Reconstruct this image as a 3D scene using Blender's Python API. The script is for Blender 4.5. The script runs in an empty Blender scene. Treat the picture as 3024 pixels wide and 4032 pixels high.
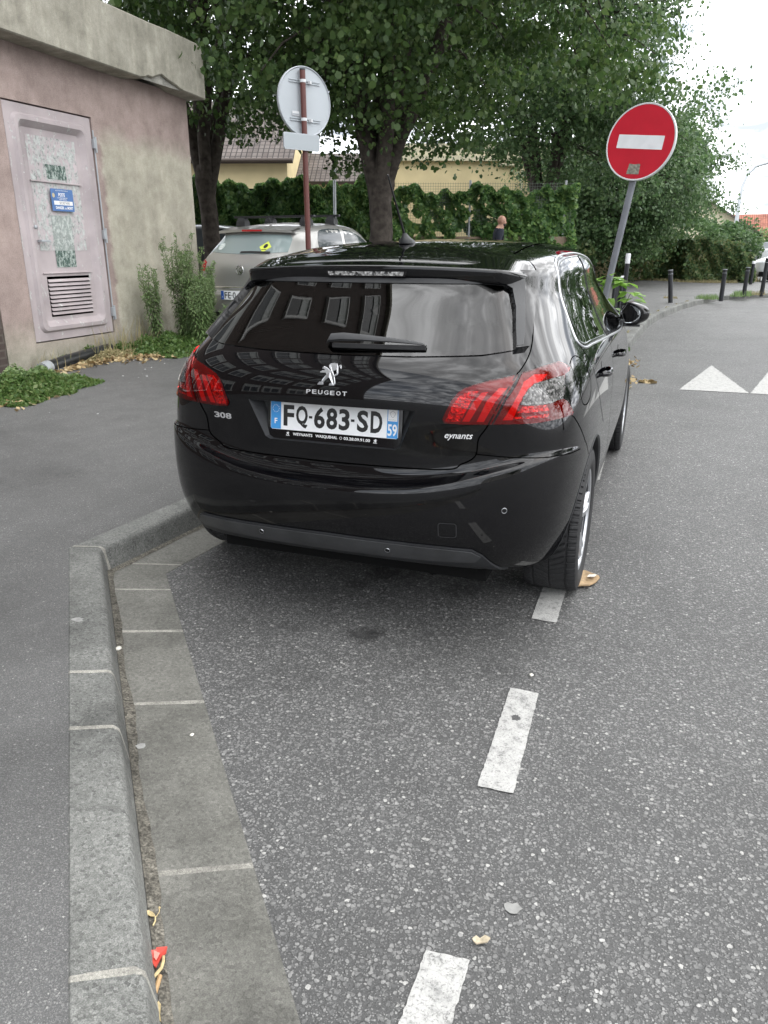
import bpy, bmesh, math, random
import numpy as np
from mathutils import Vector, Matrix
from mathutils.bvhtree import BVHTree
C = bpy.context.scene.collection
SC = bpy.context.scene
PI = math.pi
R = math.radians
rnd = random.Random(7)

# ------------------------------------------------------------------ camera
cam_d = bpy.data.cameras.new('camera')
cam = bpy.data.objects.new('camera', cam_d)
C.objects.link(cam)
cam_d.sensor_fit = 'VERTICAL'
cam_d.sensor_height = 36.0
cam_d.lens = 2987.0 * 36.0 / 4032.0
cam_d.clip_start = 0.05
cam_d.clip_end = 2000
cam.location = (1.148, -2.431, 1.427)
_yaw, _pitch = 0.3543, 0.334
cam.rotation_euler = (PI / 2 - _pitch, 0, _yaw)
SC.camera = cam

# ------------------------------------------------------------------ world, sun, exposure
SUN_EL, SUN_AZ = R(58), R(60)
w = bpy.data.worlds.new('World')
SC.world = w
w.use_nodes = True
nt = w.node_tree
for n in list(nt.nodes):
    nt.nodes.remove(n)
def _wn(t, **k):
    n = nt.nodes.new(t)
    for a, b in k.items():
        setattr(n, a, b)
    return n
out = _wn('ShaderNodeOutputWorld')
bg = _wn('ShaderNodeBackground')
bg.inputs['Strength'].default_value = 0.1
sky = _wn('ShaderNodeTexSky', sky_type='NISHITA')
sky.sun_disc = False
sky.sun_elevation = SUN_EL
sky.sun_rotation = SUN_AZ
sky.air_density = 1.0
sky.dust_density = 2.0
tc = _wn('ShaderNodeTexCoord')
sep = _wn('ShaderNodeSeparateXYZ')
nt.links.new(tc.outputs['Generated'], sep.inputs[0])
zz = _wn('ShaderNodeMath', operation='MAXIMUM'); zz.inputs[1].default_value = 0.0
nt.links.new(sep.outputs['Z'], zz.inputs[0])
za = _wn('ShaderNodeMath', operation='ADD'); za.inputs[1].default_value = 0.32
nt.links.new(zz.outputs[0], za.inputs[0])
dx = _wn('ShaderNodeMath', operation='DIVIDE'); dy = _wn('ShaderNodeMath', operation='DIVIDE')
nt.links.new(sep.outputs['X'], dx.inputs[0]); nt.links.new(za.outputs[0], dx.inputs[1])
nt.links.new(sep.outputs['Y'], dy.inputs[0]); nt.links.new(za.outputs[0], dy.inputs[1])
cmb = _wn('ShaderNodeCombineXYZ')
nt.links.new(dx.outputs[0], cmb.inputs[0]); nt.links.new(dy.outputs[0], cmb.inputs[1])
no1 = _wn('ShaderNodeTexNoise')
no1.inputs['Scale'].default_value = 5.5; no1.inputs['Detail'].default_value = 5
no1.inputs['Roughness'].default_value = 0.58; no1.inputs['Distortion'].default_value = 0.6
nt.links.new(cmb.outputs[0], no1.inputs['Vector'])
no2 = _wn('ShaderNodeTexNoise')
no2.inputs['Scale'].default_value = 1.2; no2.inputs['Detail'].default_value = 4
nt.links.new(cmb.outputs[0], no2.inputs['Vector'])
# cloud brightness: from slate grey bellies to bright white rims
cr = _wn('ShaderNodeValToRGB')
cr.color_ramp.elements[0].position = 0.36; cr.color_ramp.elements[0].color = (3.6, 3.9, 4.4, 1)
cr.color_ramp.elements[1].position = 0.62; cr.color_ramp.elements[1].color = (17, 17.4, 18, 1)
e = cr.color_ramp.elements.new(0.5); e.color = (8.5, 8.8, 9.3, 1)
nt.links.new(no1.outputs['Fac'], cr.inputs[0])
# open gaps of hazy blue
gp = _wn('ShaderNodeValToRGB')
gp.color_ramp.elements[0].position = 0.33; gp.color_ramp.elements[0].color = (0.72, 0.72, 0.72, 1)
gp.color_ramp.elements[1].position = 0.45; gp.color_ramp.elements[1].color = (1, 1, 1, 1)
nt.links.new(no2.outputs['Fac'], gp.inputs[0])
sk2 = _wn('ShaderNodeVectorMath', operation='SCALE'); sk2.inputs['Scale'].default_value = 1.6
nt.links.new(sky.outputs[0], sk2.inputs[0])
mx = _wn('ShaderNodeMix', data_type='RGBA')
nt.links.new(gp.outputs[0], mx.inputs['Factor'])
nt.links.new(sk2.outputs[0], mx.inputs['A'])
nt.links.new(cr.outputs[0], mx.inputs['B'])
nt.links.new(mx.outputs['Result'], bg.inputs['Color'])
nt.links.new(bg.outputs[0], out.inputs[0])

sl = bpy.data.lights.new('sun', 'SUN')
sl.energy = 1.3
sl.angle = R(110)
sl.color = (1.0, 0.96, 0.9)
sun = bpy.data.objects.new('sun', sl)
C.objects.link(sun)
# Nishita sun_rotation is measured clockwise from +Y
_sd = Vector((math.sin(SUN_AZ) * math.cos(SUN_EL), math.cos(SUN_AZ) * math.cos(SUN_EL), math.sin(SUN_EL)))
sun.rotation_euler = _sd.to_track_quat('Z', 'Y').to_euler()

SC.view_settings.view_transform = 'Standard'
SC.view_settings.look = 'None'
SC.view_settings.exposure = 1.3
SC.view_settings.gamma = 1.0
SC.cycles.max_bounces = 8
SC.cycles.diffuse_bounces = 3
SC.cycles.glossy_bounces = 4
SC.cycles.transmission_bounces = 6
SC.cycles.transparent_max_bounces = 12
SC.cycles.use_denoising = True

# ------------------------------------------------------------------ helpers
def tag(o, label=None, cat=None, group=None, kind=None):
    if label: o['label'] = label
    if cat: o['category'] = cat
    if group: o['group'] = group
    if kind: o['kind'] = kind
    return o

def empty(name, loc=(0, 0, 0), rz=0, label=None, cat=None, group=None):
    o = bpy.data.objects.new(name, None)
    C.objects.link(o)
    o.location = loc
    o.rotation_euler = (0, 0, rz)
    o.empty_display_size = 0.1
    return tag(o, label, cat, group)

def mobj(name, V, F, mats, parent=None, smooth=False, mi=None, local=False):
    """one mesh object; V in world space unless local"""
    me = bpy.data.meshes.new(name)
    me.from_pydata([tuple(map(float, v)) for v in V], [], [tuple(map(int, f)) for f in F])
    if not isinstance(mats, (list, tuple)):
        mats = [mats]
    for m in mats:
        me.materials.append(m)
    if mi is not None:
        me.polygons.foreach_set('material_index', np.asarray(mi, dtype=np.int32))
    if smooth is not False:
        me.polygons.foreach_set('use_smooth', [True] * len(me.polygons))
    me.update()
    o = bpy.data.objects.new(name, me)
    C.objects.link(o)
    if parent is not None:
        o.parent = parent
        if not local:
            bpy.context.view_layer.update()
            o.matrix_parent_inverse = parent.matrix_world.inverted()
    if smooth not in (False, True):
        mod_auto(me, smooth)
    return o

def mod_auto(me, ang):
    try:
        me.set_sharp_from_angle(angle=R(ang))
    except Exception:
        pass

def quads_obj(name, V, nq, mat, parent=None, smooth=False, k=4):
    """fast mesh of separate k-gons from an (n*k,3) array"""
    V = np.asarray(V, dtype=np.float32).reshape(-1, 3)
    n = len(V) // k
    me = bpy.data.meshes.new(name)
    me.vertices.add(n * k)
    me.vertices.foreach_set('co', V.ravel())
    me.loops.add(n * k)
    me.loops.foreach_set('vertex_index', np.arange(n * k, dtype=np.int32))
    me.polygons.add(n)
    me.polygons.foreach_set('loop_start', np.arange(0, n * k, k, dtype=np.int32))
    me.polygons.foreach_set('loop_total', np.full(n, k, dtype=np.int32))
    me.materials.append(mat)
    me.update(calc_edges=True)
    o = bpy.data.objects.new(name, me)
    C.objects.link(o)
    if parent is not None:
        o.parent = parent
        bpy.context.view_layer.update()
        o.matrix_parent_inverse = parent.matrix_world.inverted()
    return o

class MB:
    """collects shapes, build() links them as ONE mesh object"""
    def __init__(s): s.V = []; s.F = []; s.M = []; s.m = 0
    def add(s, V, F):
        b = len(s.V); s.V += [tuple(v) for v in V]
        for f in F: s.F.append(tuple(i + b for i in f)); s.M.append(s.m)
        return s
    def box(s, c, d, rot=None, bev=0.0):
        x, y, z = [a / 2 for a in d]
        if bev:
            b = bev; P = []; 
            bm = bmesh.new(); bmesh.ops.create_cube(bm, size=1)
            for v in bm.verts: v.co = Vector((v.co.x * d[0], v.co.y * d[1], v.co.z * d[2]))
            bmesh.ops.bevel(bm, geom=list(bm.edges), offset=b, segments=2, profile=0.6, affect='EDGES')
            bm.verts.ensure_lookup_table()
            V = [v.co.copy() for v in bm.verts]; F = [[v.index for v in f.verts] for f in bm.faces]; bm.free()
        else:
            V = [Vector(p) for p in [(-x,-y,-z),(x,-y,-z),(x,y,-z),(-x,y,-z),(-x,-y,z),(x,-y,z),(x,y,z),(-x,y,z)]]
            F = [(0,3,2,1),(4,5,6,7),(0,1,5,4),(1,2,6,5),(2,3,7,6),(3,0,4,7)]
        if rot is not None:
            V = [rot @ v for v in V]
        return s.add([(v[0]+c[0], v[1]+c[1], v[2]+c[2]) for v in V], F)
    def tube(s, pts, r, n=8, caps=True):
        pts = [Vector(p) for p in pts]
        rr = r if isinstance(r, (list, tuple)) else [r] * len(pts)
        V = []; F = []
        t0 = (pts[1] - pts[0]).normalized()
        u = t0.orthogonal().normalized()
        for i, p in enumerate(pts):
            a = pts[max(i-1, 0)]; b = pts[min(i+1, len(pts)-1)]
            t = (b - a).normalized()
            u = (u - t * u.dot(t))
            u = u.normalized() if u.length > 1e-6 else t.orthogonal().normalized()
            v = t.cross(u)
            for k in range(n):
                a_ = 2 * PI * k / n
                V.append(p + (u * math.cos(a_) + v * math.sin(a_)) * rr[i])
        for i in range(len(pts) - 1):
            for k in range(n):
                F.append((i*n+k, i*n+(k+1) % n, (i+1)*n+(k+1) % n, (i+1)*n+k))
        if caps:
            F.append(tuple(range(n-1, -1, -1))); F.append(tuple((len(pts)-1)*n+k for k in range(n)))
        return s.add(V, F)
    def lathe(s, prof, n=32, M=None, arc=(0, 2*PI)):
        """prof: (radius, axial) pairs round the local x axis ; M matrix to world"""
        V = []; F = []; m = len(prof); full = abs(arc[1]-arc[0]-2*PI) < 1e-6
        nn = n if full else n + 1
        for k in range(nn):
            a = arc[0] + (arc[1]-arc[0]) * k / n
            for (r, x) in prof:
                V.append(Vector((x, r*math.cos(a), r*math.sin(a))))
        for k in range(n):
            k2 = (k+1) % nn
            for i in range(m-1):
                F.append((k*m+i, k*m+i+1, k2*m+i+1, k2*m+i))
        if M is not None: V = [M @ v for v in V]
        return s.add(V, F)
    def build(s, name, mats, parent=None, smooth=False, local=False):
        return mobj(name, s.V, s.F, mats, parent, smooth, s.M, local)

def copy_tree(o, parent=None):
    c = o.copy(); C.objects.link(c); c.parent = parent
    for ch in o.children:
        copy_tree(ch, c)
    return c

def prism(pts, th, M=None):
    """flat polygon (x,y) given thickness th along +z; returns V,F"""
    n = len(pts)
    V = [Vector((p[0], p[1], 0)) for p in pts] + [Vector((p[0], p[1], th)) for p in pts]
    F = [tuple(range(n-1, -1, -1)), tuple(range(n, 2*n))] + [(i, (i+1) % n, (i+1) % n + n, i+n) for i in range(n)]
    if M is not None: V = [M @ v for v in V]
    return V, F

def inpoly0(x, y, P):
    r = False; j = len(P) - 1
    for i in range(len(P)):
        if (P[i][1] > y) != (P[j][1] > y) and x < (P[j][0]-P[i][0])*(y-P[i][1])/(P[j][1]-P[i][1]) + P[i][0]: r = not r
        j = i
    return r

# ------------------------------------------------------------------ materials
def mat(name):
    m = bpy.data.materials.new(name); m.use_nodes = True
    return m, m.node_tree, m.node_tree.nodes['Principled BSDF']

def simple(name, col, rough=0.5, metal=0.0, coat=0.0, spec=0.5, vary=0.0, vscale=8.0, bump=0.0, bscale=60.0, emis=None):
    m, t, b = mat(name)
    b.inputs['Base Color'].default_value = (*col, 1)
    b.inputs['Roughness'].default_value = rough
    b.inputs['Metallic'].default_value = metal
    b.inputs['Coat Weight'].default_value = coat
    b.inputs['Coat Roughness'].default_value = 0.03
    b.inputs['Specular IOR Level'].default_value = spec
    if vary:
        n = N(t, 'ShaderNodeTexNoise', Scale=vscale, Detail=5)
        r = ramp(t, n.outputs['Fac'], [(0.3, [c*(1-vary) for c in col]), (0.7, [min(1, c*(1+vary)) for c in col])])
        objc(t, n); t.links.new(r.outputs[0], b.inputs['Base Color'])
    if bump:
        n = N(t, 'ShaderNodeTexNoise', Scale=bscale, Detail=4)
        objc(t, n)
        bu = t.nodes.new('ShaderNodeBump'); bu.inputs['Strength'].default_value = bump; bu.inputs['Distance'].default_value = 0.01
        t.links.new(n.outputs['Fac'], bu.inputs['Height']); t.links.new(bu.outputs[0], b.inputs['Normal'])
    return m

def N(t, typ, **k):
    n = t.nodes.new(typ)
    for a, v in k.items():
        a2 = a.replace('_', ' ')
        if a2 in n.inputs: n.inputs[a2].default_value = v
        else: setattr(n, a, v)
    return n

def objc(t, n, scale=None, sock='Vector'):
    g = t.nodes.get('geo') or t.nodes.new('ShaderNodeTexCoord'); g.name = 'geo'
    o = g.outputs['Object']
    if scale is not None:
        mp = t.nodes.new('ShaderNodeMapping'); mp.inputs['Scale'].default_value = scale
        t.links.new(o, mp.inputs[0]); o = mp.outputs[0]
    t.links.new(o, n.inputs[sock])

def ramp(t, src, stops, interp='LINEAR'):
    r = t.nodes.new('ShaderNodeValToRGB'); r.color_ramp.interpolation = interp
    e = r.color_ramp.elements
    def c4(c): return (c, c, c, 1) if isinstance(c, (int, float)) else (*c[:3], 1)
    e[0].position, e[0].color = stops[0][0], c4(stops[0][1])
    e[1].position, e[1].color = stops[-1][0], c4(stops[-1][1])
    for p, c in stops[1:-1]:
        x = e.new(p); x.color = c4(c)
    t.links.new(src, r.inputs[0])
    return r

def mixc(t, fac, a, b, mode='MIX'):
    m = t.nodes.new('ShaderNodeMix'); m.data_type = 'RGBA'; m.blend_type = mode
    for s, v in (('Factor', fac), ('A', a), ('B', b)):
        if isinstance(v, bpy.types.NodeSocket): t.links.new(v, m.inputs[s] if s == 'Factor' else [i for i in m.inputs if i.name == s and i.type == 'RGBA'][0])
        elif s == 'Factor': m.inputs[0].default_value = v
        else: [i for i in m.inputs if i.name == s and i.type == 'RGBA'][0].default_value = (*v, 1)
    return m.outputs[2]

def mth(t, op, a, b=None, clamp=False):
    m = t.nodes.new('ShaderNodeMath'); m.operation = op; m.use_clamp = clamp
    for i, v in enumerate((a, b)):
        if v is None: continue
        if isinstance(v, bpy.types.NodeSocket): t.links.new(v, m.inputs[i])
        else: m.inputs[i].default_value = v
    return m.outputs[0]

M = {}
M['paint'] = simple('black_paint', (0.0025, 0.0025, 0.0032), rough=0.5, coat=1.0, spec=0.0)
M['gloss_black'] = simple('gloss_black', (0.004, 0.004, 0.005), rough=0.06)
M['gap'] = simple('gap', (0.001, 0.001, 0.001), rough=0.9, spec=0.0)
M['plastic'] = simple('dark_plastic', (0.018, 0.019, 0.021), rough=0.5, bump=0.12, bscale=900, vary=0.25, vscale=14)
M['rubber'] = simple('rubber', (0.014, 0.014, 0.015), rough=0.65, vary=0.35, vscale=30, bump=0.1, bscale=300)
M['chrome'] = simple('chrome', (0.75, 0.75, 0.76), rough=0.12, metal=1.0)
M['satin'] = simple('satin_metal', (0.52, 0.53, 0.55), rough=0.28, metal=1.0)
M['alloy'] = simple('alloy', (0.50, 0.51, 0.53), rough=0.3, metal=0.75)
M['alloy_dark'] = simple('alloy_dark', (0.02, 0.02, 0.022), rough=0.35, metal=0.4)
M['interior'] = simple('interior', (0.02, 0.02, 0.022), rough=0.8)
M['under'] = simple('underbody', (0.008, 0.008, 0.008), rough=0.95, spec=0.1)
def glass_mat(name, tint, rough=0.0, ior=1.5, refl=1.0):
    m = bpy.data.materials.new(name); m.use_nodes = True; t = m.node_tree
    t.nodes.remove(t.nodes['Principled BSDF'])
    o = t.nodes['Material Output']
    tr = N(t, 'ShaderNodeBsdfTransparent'); tr.inputs[0].default_value = (*tint, 1)
    gl = N(t, 'ShaderNodeBsdfGlossy'); gl.inputs['Roughness'].default_value = rough; gl.inputs[0].default_value = (1, 1, 1, 1)
    fr = N(t, 'ShaderNodeFresnel'); fr.inputs[0].default_value = ior
    f2 = mth(t, 'MULTIPLY', fr.outputs[0], refl, True)
    mx = N(t, 'ShaderNodeMixShader'); t.links.new(f2, mx.inputs[0]); t.links.new(tr.outputs[0], mx.inputs[1]); t.links.new(gl.outputs[0], mx.inputs[2])
    t.links.new(mx.outputs[0], o.inputs[0])
    return m
M['glass_rear'] = glass_mat('glass_rear', (.10, .105, .11), ior=1.52, refl=1.1)
M['glass_front'] = glass_mat('glass_front', (.30, .33, .32), ior=1.52, refl=1.1)
M['lens_red'] = glass_mat('lens_red', (.92, .22, .22))
M['lens_clear'] = glass_mat('lens_clear', (.86, .86, .86))
M['red_base'] = simple('red_base', (.16, .005, .008), rough=.25)
M['red_claw'] = simple('red_claw', (.75, .012, .016), rough=.25)
M['red_reflex'] = None
def reflex(name, c1, c2, sc):
    m, t, b = mat(name)
    v = N(t, 'ShaderNodeTexVoronoi', Scale=sc); objc(t, v)
    r = ramp(t, v.outputs['Color'], [(0.2, c1), (0.75, c2)])
    t.links.new(r.outputs[0], b.inputs['Base Color'])
    bu = N(t, 'ShaderNodeBump', Strength=.9, Distance=.004); t.links.new(v.outputs['Distance'], bu.inputs['Height']); t.links.new(bu.outputs[0], b.inputs['Normal'])
    b.inputs['Roughness'].default_value = .15; b.inputs['Metallic'].default_value = .4
    return m
M['red_reflex'] = reflex('red_reflex', (.35, .0, .003), (1.0, .06, .03), 120)
M['clear_reflex'] = reflex('clear_reflex', (.04, .04, .04), (.42, .41, .40), 110)
M['white'] = simple('plate_white', (.78, .79, .80), rough=.35, vary=.04, vscale=30)
M['blue'] = simple('plate_blue', (.045, .27, .62), rough=.35)
M['black'] = simple('black_print', (.01, .01, .01), rough=.4)
M['whiteprint'] = simple('white_print', (.8, .8, .8), rough=.5)
M['grey'] = simple('grey_print', (.3, .32, .35), rough=.5)

_FONT = None
def text_mesh(txt, size=1.0, extrude=0.0, shear=0.0, bold=0.0, spacing=1.0, bevel=0.0):
    """text as mesh data in its own xy plane: verts (list), faces, width"""
    cu = bpy.data.curves.new('text', 'FONT'); cu.body = txt; cu.size = size; cu.extrude = extrude; cu.shear = shear
    cu.offset = bold; cu.space_character = spacing; cu.resolution_u = 3
    if bevel: cu.bevel_depth = bevel; cu.bevel_resolution = 1
    ob = bpy.data.objects.new('text', cu); C.objects.link(ob)
    dg = bpy.context.evaluated_depsgraph_get()
    me = bpy.data.meshes.new_from_object(ob.evaluated_get(dg))
    V = [v.co.copy() for v in me.vertices]; F = [tuple(p.vertices) for p in me.polygons]
    bpy.data.objects.remove(ob); bpy.data.curves.remove(cu); bpy.data.meshes.remove(me)
    return V, F
def fit_text(mb, txt, x0, x1, z0, z1, place, **k):
    """letters scaled to fill the box; place(x, z, h) -> world point"""
    V, F = text_mesh(txt, **k)
    if not V: return
    ax = min(v.x for v in V); bx = max(v.x for v in V); ay = min(v.y for v in V); by = max(v.y for v in V)
    mb.add([place(x0 + (v.x-ax)/(bx-ax)*(x1-x0), z0 + (v.y-ay)/max(1e-6, by-ay)*(z1-z0), v.z) for v in V], F)
M['mirror'] = simple('mirror', (.55,.57,.58), rough=.02, metal=1.0)
M['plastic_lit'] = simple('dark_plastic_lit', (.040,.041,.043), rough=.38, bump=.1, bscale=900, vary=.2, vscale=14)  # lighter copy of the dark plastic, light on an upward face painted in
M['bright_satin'] = simple('bright_satin', (.62,.62,.63), rough=.4, metal=.5)
# ------------------------------------------------------------------ surface materials of the place
def asphalt(name, cell, matrix, chip_lo, chip_hi, pale, pale_at=.955, bumpd=.004, rough=.6, stain=.22, fill=.38, spots=()):
    """stone chips of several sizes bedded in dark binder"""
    m, t, b = mat(name)
    g = N(t, 'ShaderNodeTexCoord'); g.name = 'geo'
    wn = N(t, 'ShaderNodeTexNoise', Scale=cell*.9, Detail=2); t.links.new(g.outputs['Object'], wn.inputs['Vector'])
    wv = N(t, 'ShaderNodeVectorMath', operation='MULTIPLY_ADD'); t.links.new(wn.outputs['Color'], wv.inputs[0]); wv.inputs[1].default_value = (.9/cell,)*3; t.links.new(g.outputs['Object'], wv.inputs[2])
    def layer(sc, r0, keep):
        v = N(t, 'ShaderNodeTexVoronoi', Scale=sc); t.links.new(wv.outputs[0], v.inputs['Vector'])
        q = N(t, 'ShaderNodeSeparateColor'); t.links.new(v.outputs['Color'], q.inputs[0])
        rad = mth(t, 'MULTIPLY_ADD', q.outputs[1], .30); rad.node.inputs[2].default_value = r0
        ed = mth(t, 'SUBTRACT', rad, v.outputs['Distance'])
        mr = N(t, 'ShaderNodeMapRange'); t.links.new(ed, mr.inputs[0]); mr.inputs[1].default_value = -.06; mr.inputs[2].default_value = .05
        on = mth(t, 'MULTIPLY', mr.outputs[0], mth(t, 'GREATER_THAN', q.outputs[2], keep))
        return on, q.outputs[0]
    onA, hA = layer(cell, .30, fill); onB, hB = layer(cell*2.1, .28, .25)
    nf = N(t, 'ShaderNodeTexNoise', Scale=cell*4, Detail=3); t.links.new(g.outputs['Object'], nf.inputs['Vector'])
    base = ramp(t, nf.outputs['Fac'], [(0.3, [c*.62 for c in matrix]), (0.7, [c*1.35 for c in matrix])])
    cols = [(0.0, chip_lo), (.6, [(a+b_)/2 for a, b_ in zip(chip_lo, chip_hi)]), (pale_at-.02, chip_hi), (pale_at, pale), (1.0, [min(.6, c*1.2) for c in pale])]
    cB = ramp(t, hB, [(0.0, chip_lo), (1.0, chip_hi)])
    cA = ramp(t, hA, cols)
    c = mixc(t, onB, base.outputs[0], cB.outputs[0]); c = mixc(t, onA, c, cA.outputs[0])
    n2 = N(t, 'ShaderNodeTexNoise', Scale=cell*1.3, Detail=4, Roughness=.7); objc(t, n2)
    c = mixc(t, 1.0, c, ramp(t, n2.outputs['Fac'], [(0.3, .80), (0.7, 1.18)]).outputs[0], 'MULTIPLY')
    for sc_, lo, hi in ((1.1, 1-stain, 1.10), (.33, .87, 1.10), (6.0, .90, 1.06)):
        n_ = N(t, 'ShaderNodeTexNoise', Scale=sc_, Detail=6, Roughness=.62); objc(t, n_)
        c = mixc(t, 1.0, c, ramp(t, n_.outputs['Fac'], [(0.32, lo), (0.5, 1.0), (0.70, hi)]).outputs[0], 'MULTIPLY')
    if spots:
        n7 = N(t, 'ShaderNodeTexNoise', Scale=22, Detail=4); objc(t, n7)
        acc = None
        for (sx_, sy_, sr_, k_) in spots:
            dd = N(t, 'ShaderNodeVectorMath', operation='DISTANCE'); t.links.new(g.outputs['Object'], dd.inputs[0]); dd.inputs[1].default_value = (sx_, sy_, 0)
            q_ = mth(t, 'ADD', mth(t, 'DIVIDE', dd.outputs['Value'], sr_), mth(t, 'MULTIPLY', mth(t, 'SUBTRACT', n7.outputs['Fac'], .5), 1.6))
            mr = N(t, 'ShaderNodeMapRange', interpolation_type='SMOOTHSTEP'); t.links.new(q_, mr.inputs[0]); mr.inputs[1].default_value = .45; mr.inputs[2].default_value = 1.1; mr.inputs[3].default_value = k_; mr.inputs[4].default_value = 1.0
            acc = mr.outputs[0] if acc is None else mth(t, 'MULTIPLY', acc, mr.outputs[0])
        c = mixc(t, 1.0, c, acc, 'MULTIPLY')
    t.links.new(c, b.inputs['Base Color'])
    b.inputs['Roughness'].default_value = rough
    b.inputs['Specular IOR Level'].default_value = .6
    hh = mth(t, 'ADD', mth(t, 'MULTIPLY', onA, mth(t, 'ADD', hA, .5)), mth(t, 'MULTIPLY', onB, .5))
    hh = mth(t, 'ADD', hh, mth(t, 'MULTIPLY', n2.outputs['Fac'], .8))
    bu = N(t, 'ShaderNodeBump', Strength=.75, Distance=bumpd); t.links.new(hh, bu.inputs['Height']); t.links.new(bu.outputs[0], b.inputs['Normal'])
    return m
M['road'] = asphalt('road_asphalt', 92, (.062,.062,.061), (.080,.080,.079), (.245,.243,.236), (.34,.335,.32), pale_at=.965, bumpd=.005, stain=.20, fill=.28,
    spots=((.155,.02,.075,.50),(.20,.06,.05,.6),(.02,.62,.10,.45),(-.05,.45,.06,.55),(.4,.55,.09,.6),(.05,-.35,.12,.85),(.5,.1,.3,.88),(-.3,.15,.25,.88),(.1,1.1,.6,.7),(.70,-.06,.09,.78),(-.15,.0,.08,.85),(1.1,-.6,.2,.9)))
M['pave'] = asphalt('pavement_asphalt', 165, (.088,.088,.087), (.106,.106,.104), (.218,.216,.210), (.31,.305,.29), pale_at=.97, bumpd=.003, stain=.28,
    spots=((-1.9,-.2,.4,.85),(-1.3,-1.3,.3,.8),(-2.6,1.2,.6,.88),(-.9,-1.6,.25,.82)))

def stone(name, c1, c2, speck, scale=1.0, bump=.4, blot=(.6, 1.15), brown=None):
    m, t, b = mat(name)
    n1 = N(t, 'ShaderNodeTexNoise', Scale=3.2*scale, Detail=7, Roughness=.65); objc(t, n1)
    r1 = ramp(t, n1.outputs['Fac'], [(0.32, c1), (0.66, c2)])
    n2 = N(t, 'ShaderNodeTexNoise', Scale=330*scale, Detail=3); objc(t, n2)
    r2 = ramp(t, n2.outputs['Fac'], [(0.30, 1-speck), (0.52, 1.0), (0.74, 1+speck)])
    c = mixc(t, 1.0, r1.outputs[0], r2.outputs[0], 'MULTIPLY')
    n3 = N(t, 'ShaderNodeTexNoise', Scale=1.3*scale, Detail=5, Roughness=.7); objc(t, n3)
    r3 = ramp(t, n3.outputs['Fac'], [(0.34, blot[0]), (0.5, 1.0), (0.72, blot[1])])
    c = mixc(t, 1.0, c, r3.outputs[0], 'MULTIPLY')
    n5 = N(t, 'ShaderNodeTexNoise', Scale=7*scale, Detail=4, Roughness=.6, Distortion=1.0); objc(t, n5)
    r5 = ramp(t, n5.outputs['Fac'], [(0.30, .74), (0.42, 1.0)])
    c = mixc(t, 1.0, c, r5.outputs[0], 'MULTIPLY')
    v6 = N(t, 'ShaderNodeTexVoronoi', Scale=150*scale); objc(t, v6)
    s6 = N(t, 'ShaderNodeSeparateColor'); t.links.new(v6.outputs['Color'], s6.inputs[0])
    r6_ = ramp(t, s6.outputs[0], [(0.0, 1-speck*.9), (0.25, .93), (0.7, 1.03), (1.0, 1+speck*.8)])
    c = mixc(t, 1.0, c, r6_.outputs[0], 'MULTIPLY')
    t.links.new(c, b.inputs['Base Color'])
    b.inputs['Roughness'].default_value = .85; b.inputs['Specular IOR Level'].default_value = .3
    bu = N(t, 'ShaderNodeBump', Strength=bump, Distance=.004); t.links.new(n2.outputs['Fac'], bu.inputs['Height']); t.links.new(bu.outputs[0], b.inputs['Normal'])
    return m
M['kerb'] = stone('kerb_stone', (.118,.120,.113), (.190,.192,.181), .40)
M['gutter'] = stone('gutter_concrete', (.122,.120,.107), (.180,.177,.160), .26, scale=.9, blot=(.68, 1.1))
M['mortar'] = stone('mortar', (.26,.25,.225), (.36,.35,.31), .35, scale=2)
M['dirt'] = stone('dirt', (.075,.070,.058), (.135,.125,.105), .6, scale=.5, bump=.9)

def paint_mark():
    m, t, b = mat('road_paint')
    n1 = N(t, 'ShaderNodeTexNoise', Scale=26, Detail=8, Roughness=.7); objc(t, n1)
    r1 = ramp(t, n1.outputs['Fac'], [(0.33, (.19,.19,.185)), (0.46, (.38,.377,.362)), (0.7, (.48,.476,.458))])
    v = N(t, 'ShaderNodeTexVoronoi', feature='DISTANCE_TO_EDGE', Scale=34); 
    n0 = N(t, 'ShaderNodeTexNoise', Scale=60, Detail=2); objc(t, n0)
    g = t.nodes['geo']
    mxx = mixc(t, .03, g.outputs['Object'], n0.outputs['Color'])
    t.links.new(mxx, v.inputs['Vector'])
    r2 = ramp(t, v.outputs['Distance'], [(0.0, .50), (0.05, 1.0)])
    n4 = N(t, 'ShaderNodeTexNoise', Scale=9, Detail=3); objc(t, n4)
    crk = ramp(t, n4.outputs['Fac'], [(0.42, 0.0), (0.62, .8)])
    n8 = N(t, 'ShaderNodeTexNoise', Scale=170, Detail=3, Roughness=.7); objc(t, n8)
    sp8 = ramp(t, n8.outputs['Fac'], [(0.36, .55), (0.46, 1.0)])
    r1c = mixc(t, 1.0, r1.outputs[0], sp8.outputs[0], 'MULTIPLY')
    cc = mixc(t, crk.outputs[0], (1, 1, 1), r2.outputs[0])
    c = mixc(t, 1.0, r1c, cc, 'MULTIPLY')
    t.links.new(c, b.inputs['Base Color']); b.inputs['Roughness'].default_value = .7
    bu = N(t, 'ShaderNodeBump', Strength=.5, Distance=.002); t.links.new(r2.outputs[0], bu.inputs['Height']); t.links.new(bu.outputs[0], b.inputs['Normal'])
    return m
M['mark'] = paint_mark()

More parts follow.
